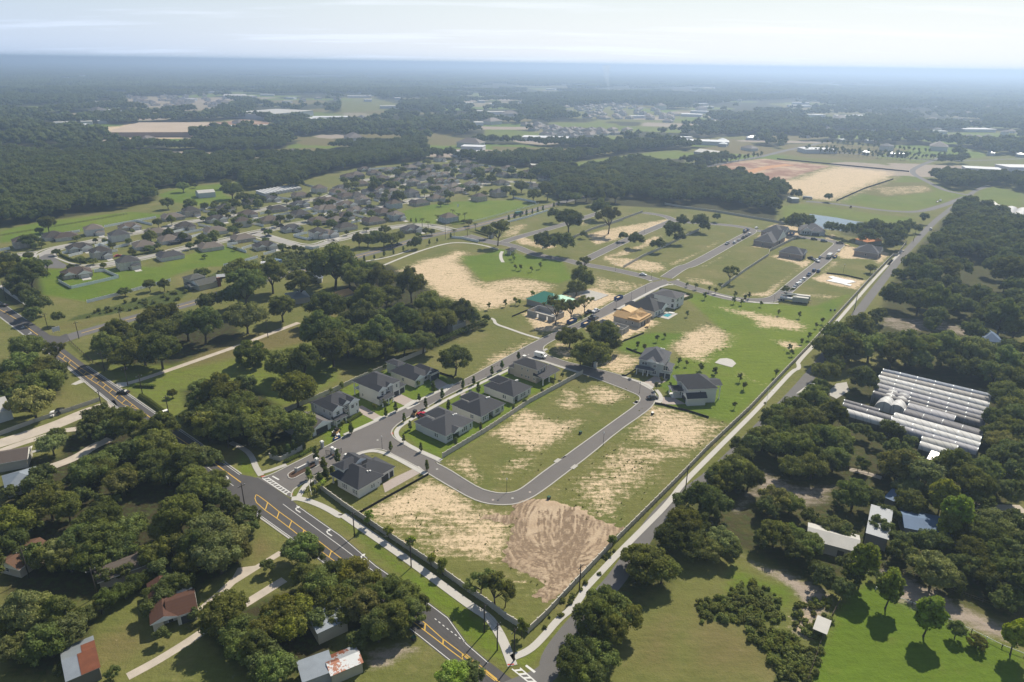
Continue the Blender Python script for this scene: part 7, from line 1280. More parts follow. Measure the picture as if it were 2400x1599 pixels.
for lab, t, q, h, mt_, r_ in (('dark rail fence along the green strip below the woods', 'a', ((0, 670), (480, 590), (760, 540), (1100, 485), (1750, 370)), 1.3, 'wood_dark', 3), ('weathered board fence along the pale dirt road', 4, ((0, 1238), (240, 1150), (500, 1065), (690, 1000)), 1.6, 'fence_cream', 0), ('low chain fence along the green field below the old subdivision', 'd', ((280, 945), (500, 890), (950, 770), (1190, 695)), 1.3, 'vinyl', 3), ('wire fence along the far side of the pasture road', 4, ((480, 590), (640, 740), (760, 800)), 1.2, 'wood_dark', 2), ('picket fence between brush field and lawn', 9, ((1085, 1010), (1000, 1170), (940, 1330), (860, 1568)), 1.3, 'wood_dark', 3), ('white rail fence on the lawn side of the riding arena', 9, ((1330, 930), (1480, 1000), (1580, 1035), (1800, 1135), (1990, 1225), (2200, 1330), (2353, 1390)), .9, 'trim', 1), ('wire fence on the wood side of the riding arena', 9, ((1350, 780), (1620, 840), (1900, 960), (2150, 1050), (2353, 1130)), 1.1, 'wood_dark', 2), ('rail fence along the paddock below the greenhouses', 9, ((1130, 100), (1280, 125), (1390, 160)), 1.3, 'wood_dark', 3), ('dark fence between the sandy construction field and the grass', 3, ((1060, 1095), (1250, 1010), (1450, 945)), 1.5, 'silt', 0), ('dark hedge fence between the upper fields', 3, ((650, 805), (1000, 838), (1560, 892)), 1.5, 'silt', 0), ('white rail fence beside the far street trees', 3, ((830, 745), (1200, 772), (1780, 815)), 1.1, 'trim', 2)):
    fence_run('rail_fence' if r_ else 'board_fence', lab, P(t, *q), h, mt_, 3.0, rails=r_)
# entrance: pillars, gates, sign wall
def pillar(x, y, lab, s=1.5, h=2.6):
    p = P('m', (x, y))[0]; o = empty('gate_pillar', p, ANG); tag(o, lab, 'pillar', 'gate pillars'); q = s / 2
    MB().box(-q, -q, 0, q, q, h).build('shaft', M['wall_white'], o); MB().box(-q * 1.25, -q * 1.25, h, q * 1.25, q * 1.25, h + .18).box(-q * .9, -q * .9, h + .18, q * .9, q * .9, h + .4).build('cap', M['trim'], o); return o
for x, y, l in ((1722, 815, 'white gate pillar on the entrance island, left of the pair'), (1780, 848, 'white gate pillar on the entrance island, right of the pair'), (1975, 945, 'white gate pillar on the corner house side of the drive'), (1535, 700, 'white gate pillar at the left kerb of the drive'), (1438, 1020, 'white keypad pillar at the tip of the planted median')): pillar(x, y, l, .85, 2.2)
def gate(a, b, lab):
    a, b = P('m', a, b); d = (b - a).xy; o = empty('iron_gate', (a.x, a.y, 0), math.atan2(d.y, d.x)); tag(o, lab, 'gate', 'iron gates'); L = d.length
    MB().box(0, -.03, .1, L, .03, .18).box(0, -.03, 1.7, L, .03, 1.78).box(0, -.035, .1, .08, .035, 1.8).box(L - .08, -.035, .1, L, .035, 1.8).build('frame', M['black_metal'], o)
    for k in range(int(L / .3)): x = .2 + k * .3; MB().box(x, -.02, .18, x + .05, .02, 1.95).build('bar', M['black_metal'], o)
gate((1690, 850), (1600, 830), 'open iron gate left of the island pillars'); gate((1810, 860), (1890, 790), 'open iron gate right of the island pillars'); gate((1540, 720), (1430, 775), 'open iron gate at the left kerb'); gate((1995, 940), (2035, 870), 'open iron gate by the corner house')
area('planted_island', P('m', (1680, 810), (1740, 790), (1830, 825), (1840, 850), (1760, 865), (1700, 845)), .14, 'mulch', z0=0); area('planted_island', P('m', (910, 1230), (900, 1200), (930, 1170), (1040, 1110), (1250, 1010), (1400, 960), (1470, 945), (1510, 970), (1500, 1000), (1340, 1090), (1120, 1200), (1020, 1255), (950, 1262)), .14, 'mulch', z0=0)
ribbon('kerb', P('m', (910, 1235), (895, 1205), (930, 1165), (1040, 1105), (1250, 1005), (1400, 955), (1475, 938), (1525, 970), (1510, 1008), (1340, 1098), (1120, 1208), (1020, 1268), (940, 1272), (905, 1240)), .35, 0, .17, 'concrete', 1)
p = P('m', (1060, 1150))[0]; o = empty('entrance_sign', p, ANG); tag(o, 'low white entrance sign wall on the planted median', 'sign'); MB().box(0, -.2, 0, 4.2, .2, 1.3).build('panel', M['wall_white'], o); MB().box(-.5, -.35, 0, 0, .35, 1.7).box(4.2, -.35, 0, 4.7, .35, 1.7).build('end_pier', M['block'], o)
fence_run('iron_fence', 'low iron fence beside the palms at the entrance corner', P('m', (1290, 1400), (1330, 1568)), 1.3, 'trim', rails=2); fence_run('iron_fence', 'second iron fence beside the palms at the entrance corner', P('m', (1400, 1400), (1420, 1568)), 1.3, 'trim', rails=2)
area('tactile_paving', P('m', (395, 1228), (480, 1218), (510, 1232), (420, 1246)), ZS + .012, 'red_pave'); area('tactile_paving', P('o', (1100, 1325), (1190, 1318), (1200, 1335), (1110, 1345)), ZS + .012, 'red_pave'); area('tactile_paving', P('m', (955, 1550), (985, 1548), (990, 1568), (960, 1575)), ZS + .012, 'red_pave'); area('tactile_paving', P('j', (90, 1030), (120, 1020), (130, 1045), (100, 1060)), ZS + .012, 'red_pave')
# far gatehouse
for lab, t, q, w_, d_, h_ in (('small dark-roofed pavilion by the bright lawn', 'd', (800, 1400), 6, 4, 3), ('white gatehouse pavilion at the far entrance', 'd', (545, 1170), 4, 3, 3)):
    p = P(t, q)[0]; o = empty('pavilion', p, ANG); tag(o, lab, 'pavilion')
    for x in (0, w_):
        for y in (0, d_): MB().box(x - .15, y - .15, 0, x + .15, y + .15, h_).build('post', M['trim'], o)
    MB().box(.6, .6, 0, w_ - .6, d_ - .6, h_ - .6).build('wall', M['block'], o); mb = MB(); roof_mb(mb, 0, 0, w_, d_, h_, 'hip', .5, .6); r_ = mb.build('roof', [M['shingle'], M['trim']], o); r_.color = (.04, .04, .045, 1)
# ------------------------------------------------------------------ poles, lamps, signs
def power_pole(t, x, y, h, lab):
    p = P(t, (x, y))[0]; o = empty('power_pole', p, ANG); tag(o, lab, 'power pole', 'power poles'); MB().tube([(0, 0, -.1), (0, 0, h)], [.17, .12], 7).build('pole', M['pole_wood'], o)
    MB().box(-1.1, -.06, h - .9, 1.1, .06, h - .76).build('crossarm', M['pole_wood'], o)
    for k in (-1.0, 0, 1.0): MB().tube([(k, 0, h - .76), (k, 0, h - .5)], [.06, .04], 6).build('insulator', M['lamp_white'], o)
    return p, h
PP = [('o', 790, 890, 8.3, 'second power pole from the corner along the main road'), ('o', 965, 1130, 7.8, 'power pole on the grass left of the sidewalk fork'), ('o', 1195, 1275, 9.2, 'power pole at the sidewalk fork by the crossing'), ('n', 245, 1000, 8.0, 'power pole opposite the corner house lawn'), ('n', 1285, 1568, 8.5, 'power pole in the middle of the roadside walk'), (8, 1640, 935, 8, 'power pole at the bend of the lane sidewalk'), (4, 1165, 1095, 8, 'power pole beside the white cabinet by the pasture'), (4, 985, 965, 9, 'power pole at the pasture gate, lower'), (4, 882, 895, 8, 'power pole at the pasture gate, upper'), (4, 722, 795, 9, 'power pole between road and left clump'), (4, 840, 485, 8, 'power pole on the near verge of the county road'), (4, 545, 570, 8.5, 'power pole at the road junction'), (4, 330, 500, 8, 'power pole beyond the road junction'), (7, 1688, 360, 8, 'power pole on the left verge opposite the crossing'), (7, 672, 975, 8.5, 'leaning power pole beside the grey-brown roof'), (7, 205, 850, 9, 'power pole beside the orange-brown roof'), ('c', 1668, 1180, 12, 'tall power pole at the far street corner'), ('c', 945, 1360, 11, 'power pole beside the dark car on the county road'), (4, 1848, 565, 9, 'power pole beside the sandy farm track'), (4, 45, 305, 11, 'power pole at the far left of the main road'), (4, 705, 1055, 8, 'power pole left of the main road by the dirt road'), (4, 1390, 1275, 11, 'power pole in the big grove'), ('f', 1540, 1568, 9, 'pole beside the lane, near the concrete walk'), (3, 1590, 1370, 9, 'pole beside the lane, far end'), (9, 20, 230, 8, 'pole beside the lane sidewalk above the grove')]
tops = [power_pole(*q) for q in PP]
def cable(a, b, lab, sag=.5):
    mb = MB(); (pa, ha), (pb, hb_) = a, b
    for k in (-1.0, 0, 1.0):
        off = Vector((math.cos(ANG) * k, math.sin(ANG) * k, 0)); s, e = pa + off + Vector((0, 0, ha - .5)), pb + off + Vector((0, 0, hb_ - .5)); pts = [s.lerp(e, i / 8) - Vector((0, 0, sag * 4 * (i / 8) * (1 - i / 8))) for i in range(9)]; mb.tube(pts, [.018] * 9, 4, cap=False)
    tag(mb.build('power_cable', M['black_metal']), lab, 'cable', 'overhead cables')
for i, j, l in ((2, 1, 'overhead cables from the crossing pole to its left neighbour'), (1, 0, 'overhead cables along the roadside grass by the wall corner'), (0, 4, 'overhead cables over the grass behind the wall tree'), (4, 3, 'overhead cables along the roadside walk'), (7, 8, 'overhead cables at the pasture gate'), (8, 9, 'overhead cables toward the left clump')): cable(tops[i], tops[j], l)
def lamp(t, x, y, h, lab, arm=False):
    p = P(t, (x, y))[0]; o = empty('street_lamp', p, ANG + math.pi / 2); tag(o, lab, 'street lamp', 'street lamps'); MB().tube([(0, 0, 0), (0, 0, .5), (0, 0, h)], [.13, .07, .05], 7).build('pole', M['black_metal'] if not arm else M['lamp_white'], o)
    if arm: MB().bar((0, 0, h), (-1.6, 0, h + .2), .08, .08).build('arm', M['lamp_white'], o); MB().box(-2.1, -.15, h + .14, -1.4, .15, h + .26).build('lamp_head', M['lamp_white'], o)
    else: MB().tube([(0, 0, h), (0, 0, h + .45)], [.13, .22], 8).tube([(0, 0, h + .45), (0, 0, h + .62)], [.25, .05], 8).build('lantern', M['lamp_white'], o)
LP = [('i', 1318, 1568, 4.5, 'black street lamp with white lantern in the junction before the row houses'), (8, 1140, 260, 4.5, 'black street lamp inside the lower street bend'), (5, 1805, 1305, 4.5, 'black street lamp along the lower street straight'), ('h', 383, 1110, 4.5, 'black street lamp inside the upper street bend'), ('g', 1430, 375, 4.5, 'white street lamp behind the timber house'), ('g', 1640, 255, 4.5, 'white street lamp before the modern white house'), ('g', 1832, 160, 4.5, 'white street lamp near the far crossroads'), ('e', 250, 1030, 4.5, 'lamp beside the cross street, west'), ('e', 742, 1140, 4.5, 'lamp beside the silver car'), ('e', 270, 690, 4.5, 'white lamp on the sandy street, near end'), ('e', 645, 510, 4.5, 'white lamp on the sandy street, far end'), ('f', 432, 1460, 4.5, 'lamp at the bend below the parked cars'), ('f', 1385, 1060, 5.5, 'tall lamp on the grass lot above the white foundation')]
for q in LP: lamp(*q)
for t, x, y, l in (('k', -60 + 4, 480, 'tall light pole beside the lane opposite the forecourt'), (6, 570, 1055, 'tall white light pole on the lane verge'), (6, 1180, 375, 'tall white light pole on the upper lane verge'), (6, 1300, 175, 'white light pole near the lone lane tree')): lamp(t, x, y, 8, l, True)
def sign(t, x, y, w, h, lab, col=(.7, .7, .72)):
    p = P(t, (x, y))[0]; o = empty('sign_board', p, ANG); tag(o, lab, 'sign'); b = MB().box(-w / 2, -.05, .8, w / 2, .05, .8 + h).build('board', M['wall_paint'], o); b.color = col + (1,)
    for k in (-1, 1): MB().box(k * w * .4 - .06, .05, 0, k * w * .4 + .06, .12, .8 + h).build('post', M['trim'], o)
sign(4, 392, 530, 3.2, 2.2, 'white notice board at the road junction'); sign('d', 80, 745, 2.0, 2.4, 'small bluish sign on the green field')
p = P('o', (60, 1270))[0]
M['leafy'] = simple('box_green', (.03, .085, .05)); MBX = [('j', 742, 715), ('i', 2195, 960), ('j', 1590, 250), ('i', 1595, 1320)]
def box_thing(kind, label, cat, t, x, y, w, d, h, mat, group=None, capm=None):
    p = P(t, (x, y))[0]; o = empty(kind, p, ANG); tag(o, label, cat, group); MB().box(-w / 2, -d / 2, 0, w / 2, d / 2, h).build('body', M[mat], o)
    if capm: MB().box(-w * .56, -d * .56, h, w * .56, d * .56, h + .12).build('lid', M[capm], o)
    return o
box_thing('utility_cabinet', 'white utility cabinet beside the pasture road hedge', 'cabinet', 4, 1145, 1095, 1.6, 1.2, 1.7, 'plastic_white', capm='trim')
for i, (t, x, y, l) in enumerate((('g', 170, 1085, 'dark portable toilet by the van'), ('g', 1148, 1180, 'white portable toilet beside the dark junction trees'))): box_thing('portable_toilet', l, 'portable toilet', t, x, y, 1.2, 1.2, 2.2, 'block' if i == 0 else 'plastic_white', 'portable toilets', 'trim')
for i, (t, x, y) in enumerate((('j', 1185, 462), ('h', 620, 1500), (5, 1648, 1225), (8, 1430, 305), (6, 1020, 378), (6, 1048, 378), (8, 500, 1275))): box_thing('transformer_box', ('green utility box on the lawn between the white ranch houses', 'green utility box by the street at the lane house', 'green utility box on the island lot', 'green utility box at the edge of the graded sand', 'green utility box near the lane wall, left', 'green utility box near the lane wall, right', 'green bin at the roadside grove drive')[i], 'utility box', t, x, y, .9, .8, .8, 'door_dark', 'utility boxes', 'leafy' if i != 1 else 'trim')
def dumpster(t, x, y, lab, a=0, s=1.0):
    p = P(t, (x, y))[0]; o = empty('dumpster', p, ANG + a, s); tag(o, lab, 'dumpster', 'blue dumpsters'); mb = MB(); L, w, h = 6.0, 2.4, 1.7
    mb.box(-L / 2, -w / 2, .1, L / 2, -w / 2 + .12, h).box(-L / 2, w / 2 - .12, .1, L / 2, w / 2, h).box(-L / 2, -w / 2 + .12, .1, -L / 2 + .12, w / 2 - .12, h).box(L / 2 - .12, -w / 2 + .12, .1, L / 2, w / 2 - .12, h).box(-L / 2 + .12, -w / 2 + .12, .1, L / 2 - .12, w / 2 - .12, .9); mb.build('bin', M['blue_bin'], o)
    rb = MB()
    for k in range(6): xx = -L / 2 + .5 + k * 1.0; rb.box(xx, -w / 2 - .08, .1, xx + .12, -w / 2, h).box(xx, w / 2, .1, xx + .12, w / 2 + .08, h)
    rb.build('rib', M['blue_bin'], o); MB().box(-1.5, -.8, .9, 1.2, .7, 1.25).build('debris', M['lumber'], o)
for t, x, y, l in (('g', 822, 565, 'blue dumpster in front of the oaks'), ('g', 1018, 600, 'blue dumpster beside the block walls'), ('g', 1465, 242, 'blue dumpster at the kerb before the pale slab'), ('i', 600, 1410, 'blue crate of materials at the garage drive'), ('f', 1270, 845, 'small blue dumpster beside the lorry'), ('f', 680, 530, 'blue dumpster by the broad grey-roofed house'), ('f', 45, 485, 'blue dumpster among vehicles at the street end')): dumpster(t, x, y, l, s=.45 if t == 'i' else .8 if 'small' in l else 1)
for i, (t, x, y, n, l) in enumerate((('g', 1105, 625, 6, 'pallet of lumber beside the block walls'), ('g', 1860, 620, 8, 'lumber laid out below the timber house'), ('g', 1290, 740, 4, 'planks near the junction trees'), ('f', 1440, 680, 6, 'building materials beside the orange-roofed house'), ('i', 590, 1330, 5, 'white-wrapped pallet at the garage drive'))):
    p = P(t, (x, y))[0]; o = empty('lumber_pile', p, ANG + .3 * i); tag(o, l, 'lumber pile', 'building materials')
    for k in range(n): MB().box(-2, -.9 + (k % 3) * .62, (k // 3) * .32, 2, -.34 + (k % 3) * .62, (k // 3) * .32 + .28).build('plank', M['lumber' if i != 4 else 'plastic_white'], o)
p = P('i', (630, 1380))[0]
# ------------------------------------------------------------------ vehicles
CARS = {}
def car_parts(kind):
    """body, glass, lamps, wheel meshes for one kind of vehicle; nose along +x."""
    if kind in CARS: return CARS[kind]
    prof = {'sedan': ([(-2.3, .35), (-2.35, .8), (-2.0, .95), (-1.2, .98), (1.0, .92), (2.1, .75), (2.3, .5), (2.25, .32)], [(-1.75, .95), (-1.0, 1.42), (.35, 1.42), (1.15, .92)], 1.78),
            'suv': ([(-2.35, .4), (-2.4, .95), (-2.2, 1.1), (1.1, 1.08), (2.2, .95), (2.4, .7), (2.35, .38)], [(-2.2, 1.08), (-1.95, 1.75), (.3, 1.75), (1.15, 1.06)], 1.9),
            'pickup': ([(-2.8, .5), (-2.8, 1.1), (-.6, 1.12), (1.2, 1.15), (2.6, 1.05), (2.8, .8), (2.75, .45)], [(-.75, 1.1), (-.55, 1.85), (.7, 1.85), (1.4, 1.12)], 1.98),
            'van': ([(-2.7, .4), (-2.75, 2.2), (-2.6, 2.35), (1.5, 2.35), (2.2, 1.35), (2.7, 1.15), (2.75, .5), (2.7, .38)], [(1.35, 2.2), (1.6, 2.22), (2.2, 1.38), (1.3, 1.40)], 2.0)}[kind]
    low, cab, w = prof; mb = MB()
    def slab(pts, w0, w1, zlo, zhi, mi=0):
        n = len(pts); wi = lambda z: (w0 + (w1 - w0) * (z - zlo) / max(zhi - zlo, .01)) / 2
        vs = [(x, -wi(z), z) for x, z in pts] + [(x, wi(z), z) for x, z in pts]; mb_.add(vs, [tuple(range(n)), tuple(range(2 * n - 1, n - 1, -1))] + [(i, n + i, n + (i + 1) % n, (i + 1) % n) for i in range(n)], mi)
    mb_ = mb; slab(low, w, w * .96, .3, 1.2)
    if kind != 'van': slab([(x * .93 + .02 * (x < 0), z + .04 if i in (1, 2) else z) for i, (x, z) in enumerate(cab)], w * .90, w * .74, cab[0][1], cab[1][1])
    if kind == 'pickup': mb.box(-2.75, -w * .48, 1.12, -.75, -w * .42, 1.22).box(-2.75, w * .42, 1.12, -.75, w * .48, 1.22)
    gl = MB(); mb_ = gl; slab([(cab[0][0] + .10, cab[0][1] + .05), (cab[1][0] + .10, cab[1][1] - .10), (cab[2][0] + .05, cab[2][1] - .10), (cab[3][0] - .02, cab[3][1] + .05)], w * .93, w * .80, cab[0][1], cab[1][1])
    if kind == 'van': gl = MB().add([(1.53, -.85, 2.24), (1.53, .85, 2.24), (2.18, .92, 1.42), (2.18, -.92, 1.42)], [(0, 3, 2, 1)]).box(.6, -1.012, 1.4, 1.5, -1.0, 2.0).box(.6, 1.0, 1.4, 1.5, 1.012, 2.0)
    wh = MB().tube([(0, -.11, 0), (0, .11, 0)], [.35, .35], 10); xl = low[0][0]
    CARS[kind] = (mb.mesh('body', M['car_paint']), gl.mesh('window', M['glass']), wh.mesh('wheel', M['tyre']), MB().box(-.03, -.18, -.07, .03, .18, .07).mesh('headlight', M['lamp_white']), MB().box(-.03, -.16, -.08, .03, .16, .08).mesh('tail_light', M['red_pave']), w, low)
    return CARS[kind]
def car(kind, t, x, y, head, col, lab):
    """head: heading in degrees relative to the streets' direction."""
    p = P(t, (x, y))[0]; b, g, wm, hl, tl, w, low = car_parts(kind); o = empty({'sedan': 'parked_car', 'suv': 'parked_car', 'pickup': 'pickup_truck', 'van': 'van'}[kind], (p.x, p.y, .03), ANG + R(head)); tag(o, lab, {'pickup': 'pickup truck', 'van': 'van'}.get(kind, 'car'), 'cars and trucks')
    q = link('body', b, o); q.color = col + (1,); link('window', g, o); xf = max(x_ for x_, z in low)
    for sx in (-.58, .60):
        for sy in (-1, 1): link('wheel', wm, o, Matrix.Translation((xf * sx, sy * (w / 2 - .08), .35)))
    for sy in (-1, 1): link('headlight', hl, o, Matrix.Translation((xf - .03, sy * w * .33, .72))); link('tail_light', tl, o, Matrix.Translation((-xf + .0, sy * w * .36, .85)))
    return o
BK, WT, SV, RD, BL, GN = (.012, .012, .014), (.72, .72, .72), (.36, .37, .38), (.38, .012, .03), (.03, .06, .14), (.03, .14, .10)
CL = [('suv', 'j', 535, 800, 90, RD, 'red car in the driveway of the pale grey house'), ('van', 'g', 390, 1042, -80, WT, 'white van parked at the street junction'), ('sedan', 4, 850, 948, 125, BK, 'black car driving beside the yellow hatching'), ('sedan', 4, 22, 348, 125, BK, 'dark car at the far left end of the main road'), ('suv', 'c', 1028, 1265, -15, BK, 'black car driving on the county road'), ('sedan', 'e', 628, 1090, -78, WT, 'silver-white car left of the crossroads'), ('pickup', 'g', 1055, 437, 0, BK, 'dark pickup parked at the kerb, left of the white one'), ('pickup', 'g', 1152, 420, 0, WT, 'white pickup at the kerb across from the timber house'), ('pickup', 'g', 1100, 508, 5, BK, 'black pickup in the street before the block walls'), ('suv', 'g', 1145, 520, 5, (.05, .06, .07), 'dark car next to the black pickup'),
      ('suv', 3, 1710, 1292, 2, WT, 'white car driving on the lane by the woods'), ('pickup', 3, 1775, 1093, 10, WT, 'white pickup standing in the far grass field'), ('sedan', 3, 1755, 1100, 10, BK, 'dark car beside the white pickup in the far field'), ('sedan', 4, 370, 1095, 50, WT, 'white car behind the board fence at the left'), ('suv', 4, 412, 1080, 50, BK, 'dark car behind the board fence at the left'), ('sedan', 'a', 95, 905, 10, BK, 'dark car in the drive at the far left of the old subdivision'), ('sedan', 'a', 1712, 955, 0, BK, 'dark car behind the red one in the old subdivision'), ('sedan', 'a', 1625, 950, 0, RD, 'red car in a drive of the old subdivision'), ('suv', 'b', 1405, 705, 0, BK, 'dark car at the mouth of the old subdivision side street'), ('van', 'b', 1625, 655, 0, BK, 'dark van on the upper old subdivision street'), ('sedan', 'b', 1468, 790, -60, (.1, .13, .18), 'blue-grey car turning in the old subdivision'), ('sedan', 'b', 1522, 682, 0, WT, 'white car between the dark car and dark van'), ('sedan', 'b', 1030, 748, 20, BK, 'dark car by the white two-storey house drive'), ('van', 'c', 400, 545, 0, BK, 'dark van by the trees of the old subdivision'), ('suv', 'c', 432, 495, 0, (.03, .10, .28), 'bright blue car in an old subdivision drive'), ('sedan', 'c', 840, 740, 0, BK, 'dark car in a side street of the old subdivision'),
      ('sedan', 5, 2145, 985, -40, BK, 'small dark car at the bend'), ] + \
     [('pickup' if i % 3 == 0 else 'suv' if i % 3 == 1 else 'sedan', 'e', x, y, 3, c, f'{n}, {rank(i, 9)} in the upper parked line') for i, (x, y, c, n) in enumerate(((1785, 662, SV, 'silver vehicle'), (1890, 650, WT, 'white vehicle'), (1950, 612, SV, 'silver vehicle'), (2010, 584, BK, 'dark vehicle'), (2030, 504, BK, 'dark vehicle'), (2055, 558, BK, 'dark vehicle'), (2062, 478, BL, 'blue vehicle'), (2095, 533, WT, 'white vehicle'), (2190, 444, WT, 'white vehicle')))] + \
     [('pickup' if i % 2 == 0 else 'suv', 'f', x, y, 2, c, f'{n}, {rank(i, 8)} in the lower parked line') for i, (x, y, c, n) in enumerate(((600, 1380, BK, 'dark vehicle'), (655, 1380, BK, 'dark vehicle'), (715, 1270, SV, 'silver vehicle'), (757, 1226, WT, 'white vehicle'), (800, 1194, WT, 'white vehicle'), (850, 1155, WT, 'white vehicle'), (915, 1092, BL, 'blue vehicle'), (985, 1035, BL, 'blue vehicle')))] + \
     [('sedan', 'f', 1065, 855, 5, BL, 'blue car at the kerb by the standalone brick house'), ('pickup', 'f', 1025, 900, 40, WT, 'white pickup by the standalone brick house'), ('pickup', 'f', 945, 868, 60, BK, 'dark truck in the sandy drive of the brick house'), ('sedan', 'f', 1325, 760, 5, WT, 'white car at the upper street corner'), ('suv', 'f', 1120, 628, -70, BL, 'dark car at the upper bend, right one'), ('suv', 'f', 985, 602, -70, BK, 'dark car at the upper bend, left one'), ('pickup', 'f', 1340, 655, -60, BK, 'dark pickup by the building materials'), ('suv', 'f', 1045, 1045, 5, BL, 'blue car opposite the parked line')]
for q in CL: car(*q)
def lorry(t, x, y, head, cab, body, lab, L=6.5, hh=2.9, boom=False):
    p = P(t, (x, y))[0]; o = empty('lorry', (p.x, p.y, .03), ANG + R(head)); tag(o, lab, 'lorry', 'lorries'); c = MB().prism([(L / 2 + .2, -1.15), (L / 2 + 2.0, -1.1), (L / 2 + 2.0, 1.1), (L / 2 + .2, 1.15)], .7, 2.6).box(L / 2 + 2.0, -1.0, .7, L / 2 + 2.7, 1.0, 1.6).build('cab', M['car_paint'], o); c.color = cab + (1,)
    b = MB().box(-L / 2, -1.25, 1.1, L / 2, 1.25, hh).build('body', M['car_paint'], o); b.color = body + (1,); MB().box(-L / 2, -.5, .7, L / 2 + 2, .5, 1.08).build('chassis', M['black_metal'], o); MB().box(L / 2 + 1.99, -.9, 1.75, L / 2 + 2.02, .9, 2.45).build('windscreen', M['glass'], o)
    wm = car_parts('pickup')[2]
    for xx in (-L / 2 + .8, -L / 2 + 2.0, L / 2 + 1.3):
        for sy in (-1, 1): link('wheel', wm, o, Matrix.Translation((xx, sy * 1.1, .48)) @ Matrix.Scale(1.4, 4))
    if boom: MB().bar((-L / 2, 0, 3.0), (L / 2 + 1, 0, 4.4), .35, .4).bar((L / 2 + 1, 0, 4.4), (-L / 2 - 1, .3, 5.2), .28, .3).build('boom', M['plastic_white'], o)
lorry('d', 905, 845, -5, BK, GN, 'green and black lorry on the county road'); lorry('f', 1192, 850, 2, SV, (.5, .48, .44), 'grey lorry at the kerb by the small dumpster'); lorry('f', 610, 1440, -75, WT, (.45, .46, .48), 'white concrete pump truck at the lower street corner', 7.5, 2.0, True); lorry(3, 850, 1080, -70, SV, SV, 'pale lorry at the far site entrance')
for t, x, y, l in (('f', 790, 1470, 'white box trailer at the corner, nearer of the two'), ('f', 815, 1440, 'white box trailer at the corner, farther of the two')):
    p = P(t, (x, y))[0]; o = empty('box_trailer', (p.x, p.y, .03), ANG + R(-72)); tag(o, l, 'trailer', 'box trailers'); MB().box(-4, -1.2, .7, 4, 1.2, 3.4).build('box', M['tin_white'], o); MB().box(-1.2, -1.15, .1, 1.2, 1.15, .68).build('axle', M['tyre'], o); MB().bar((4, 0, .7), (5.4, 0, .5), .15, .15).build('drawbar', M['black_metal'], o)
def skid(t, x, y, lab):
    p = P(t, (x, y))[0]; o = empty('skid_loader', p, ANG + R(200)); tag(o, lab, 'loader'); MB().box(-1.2, -.7, .4, 1.0, .7, 1.1).build('body', M['osb'], o); MB().box(-.7, -.6, 1.1, .5, .6, 2.0).build('cab', M['black_metal'], o); MB().bar((-1, -.75, 1.3), (1.5, -.75, .6), .14, .2).bar((-1, .75, 1.3), (1.5, .75, .6), .14, .2).build('arm', M['osb'], o); MB().box(1.4, -.9, .1, 2.0, .9, .6).build('bucket', M['black_metal'], o)
    for sx in (-.7, .6):
        for sy in (-1, 1): link('wheel', car_parts('suv')[2], o, Matrix.Translation((sx, sy * .8, .36)))
skid('j', 425, 780, 'orange and black skid loader at the kerb beside the red car'); skid('i', 600, 1320, 'small loader on the sandy garage drive'); skid('f', 1490, 160, 'white and orange loader beside the far gravel road')
def forklift(): pass
# ------------------------------------------------------------------ young trees, shrubs, hedges
def small(kind, protos, t, q, hgt, unit_h, tone, cat, group, fmt):
    us = sorted(((UV(t, x, y)[0], x, y) for x, y in q), key=lambda e: e[0])
    for i, (u, x, y) in enumerate(us):
        p = P(t, (x, y))[0]; plant(kind, protos, (p.x, p.y, 0), hgt / unit_h * random.uniform(.85, 1.15), TONE[tone][0], fmt.format(rank(i, len(us)) or 'single'), cat, group)
small('cypress_tree', CONE, 5, ((1220, 720), (1108, 782), (1038, 822), (912, 888), (838, 918), (695, 988), (583, 1050), (433, 1148), (945, 945), (738, 1068)), 4.2, 3.9, 'c', 'tree', 'slim street cypresses', 'slim dark cypress on the island side of the first street, {}'); small('cypress_tree', CONE, 5, ((537, 1005), (377, 1075), (308, 1108), (68, 1228), (637, 940)), 4.2, 3.9, 'c', 'tree', 'slim street cypresses', 'slim dark cypress on the white-house side of the street, {}')
small('cypress_tree', CONE, 5, ((475, 1198), (430, 1285), (550, 1350), (592, 1480), (340, 1345), (960, 1205), (1185, 1075), (790, 1310)), 3.6, 3.9, 'd', 'tree', 'slim street cypresses', 'small dark tree around the corner lot of the grey house, {}')
small('cypress_tree', CONE, 'm', ((2070, 440), (1430, 940), (1820, 985), (1570, 1125), (1285, 1285)), 5.0, 3.9, 'd', 'tree', 'rounded conifers', 'rounded conifer beside the entrance drive, {}'); small('cypress_tree', CONE, 'm', ((1030, 790), (915, 850), (790, 895), (655, 900)), 4.6, 3.9, 'k', 'tree', 'rounded conifers', 'dark conifer behind the curved entrance wall, {}'); small('cypress_tree', CONE, 'm', ((1720, 1235), (1600, 1300), (1485, 1370), (1540, 1440)), 4.4, 3.9, 'c', 'tree', 'rounded conifers', 'conifer between drive wall and corner house lawn, {}')
small('young_tree', YOUNG, 5, ((1260, 1030), (1385, 955), (1455, 900), (1520, 850)), 3.0, 4.2, 'd', 'tree', 'young trees', 'young tree on the lawn along the beige wall, {}'); small('young_tree', YOUNG, 'i', ((1890, 590), (1350, 900), (690, 1230), (1200, 960), (1135, 400), (1360, 330), (520, 690), (690, 620)), 3.0, 4.2, 'd', 'tree', 'young trees', 'young tree in the white-house gardens, {}')
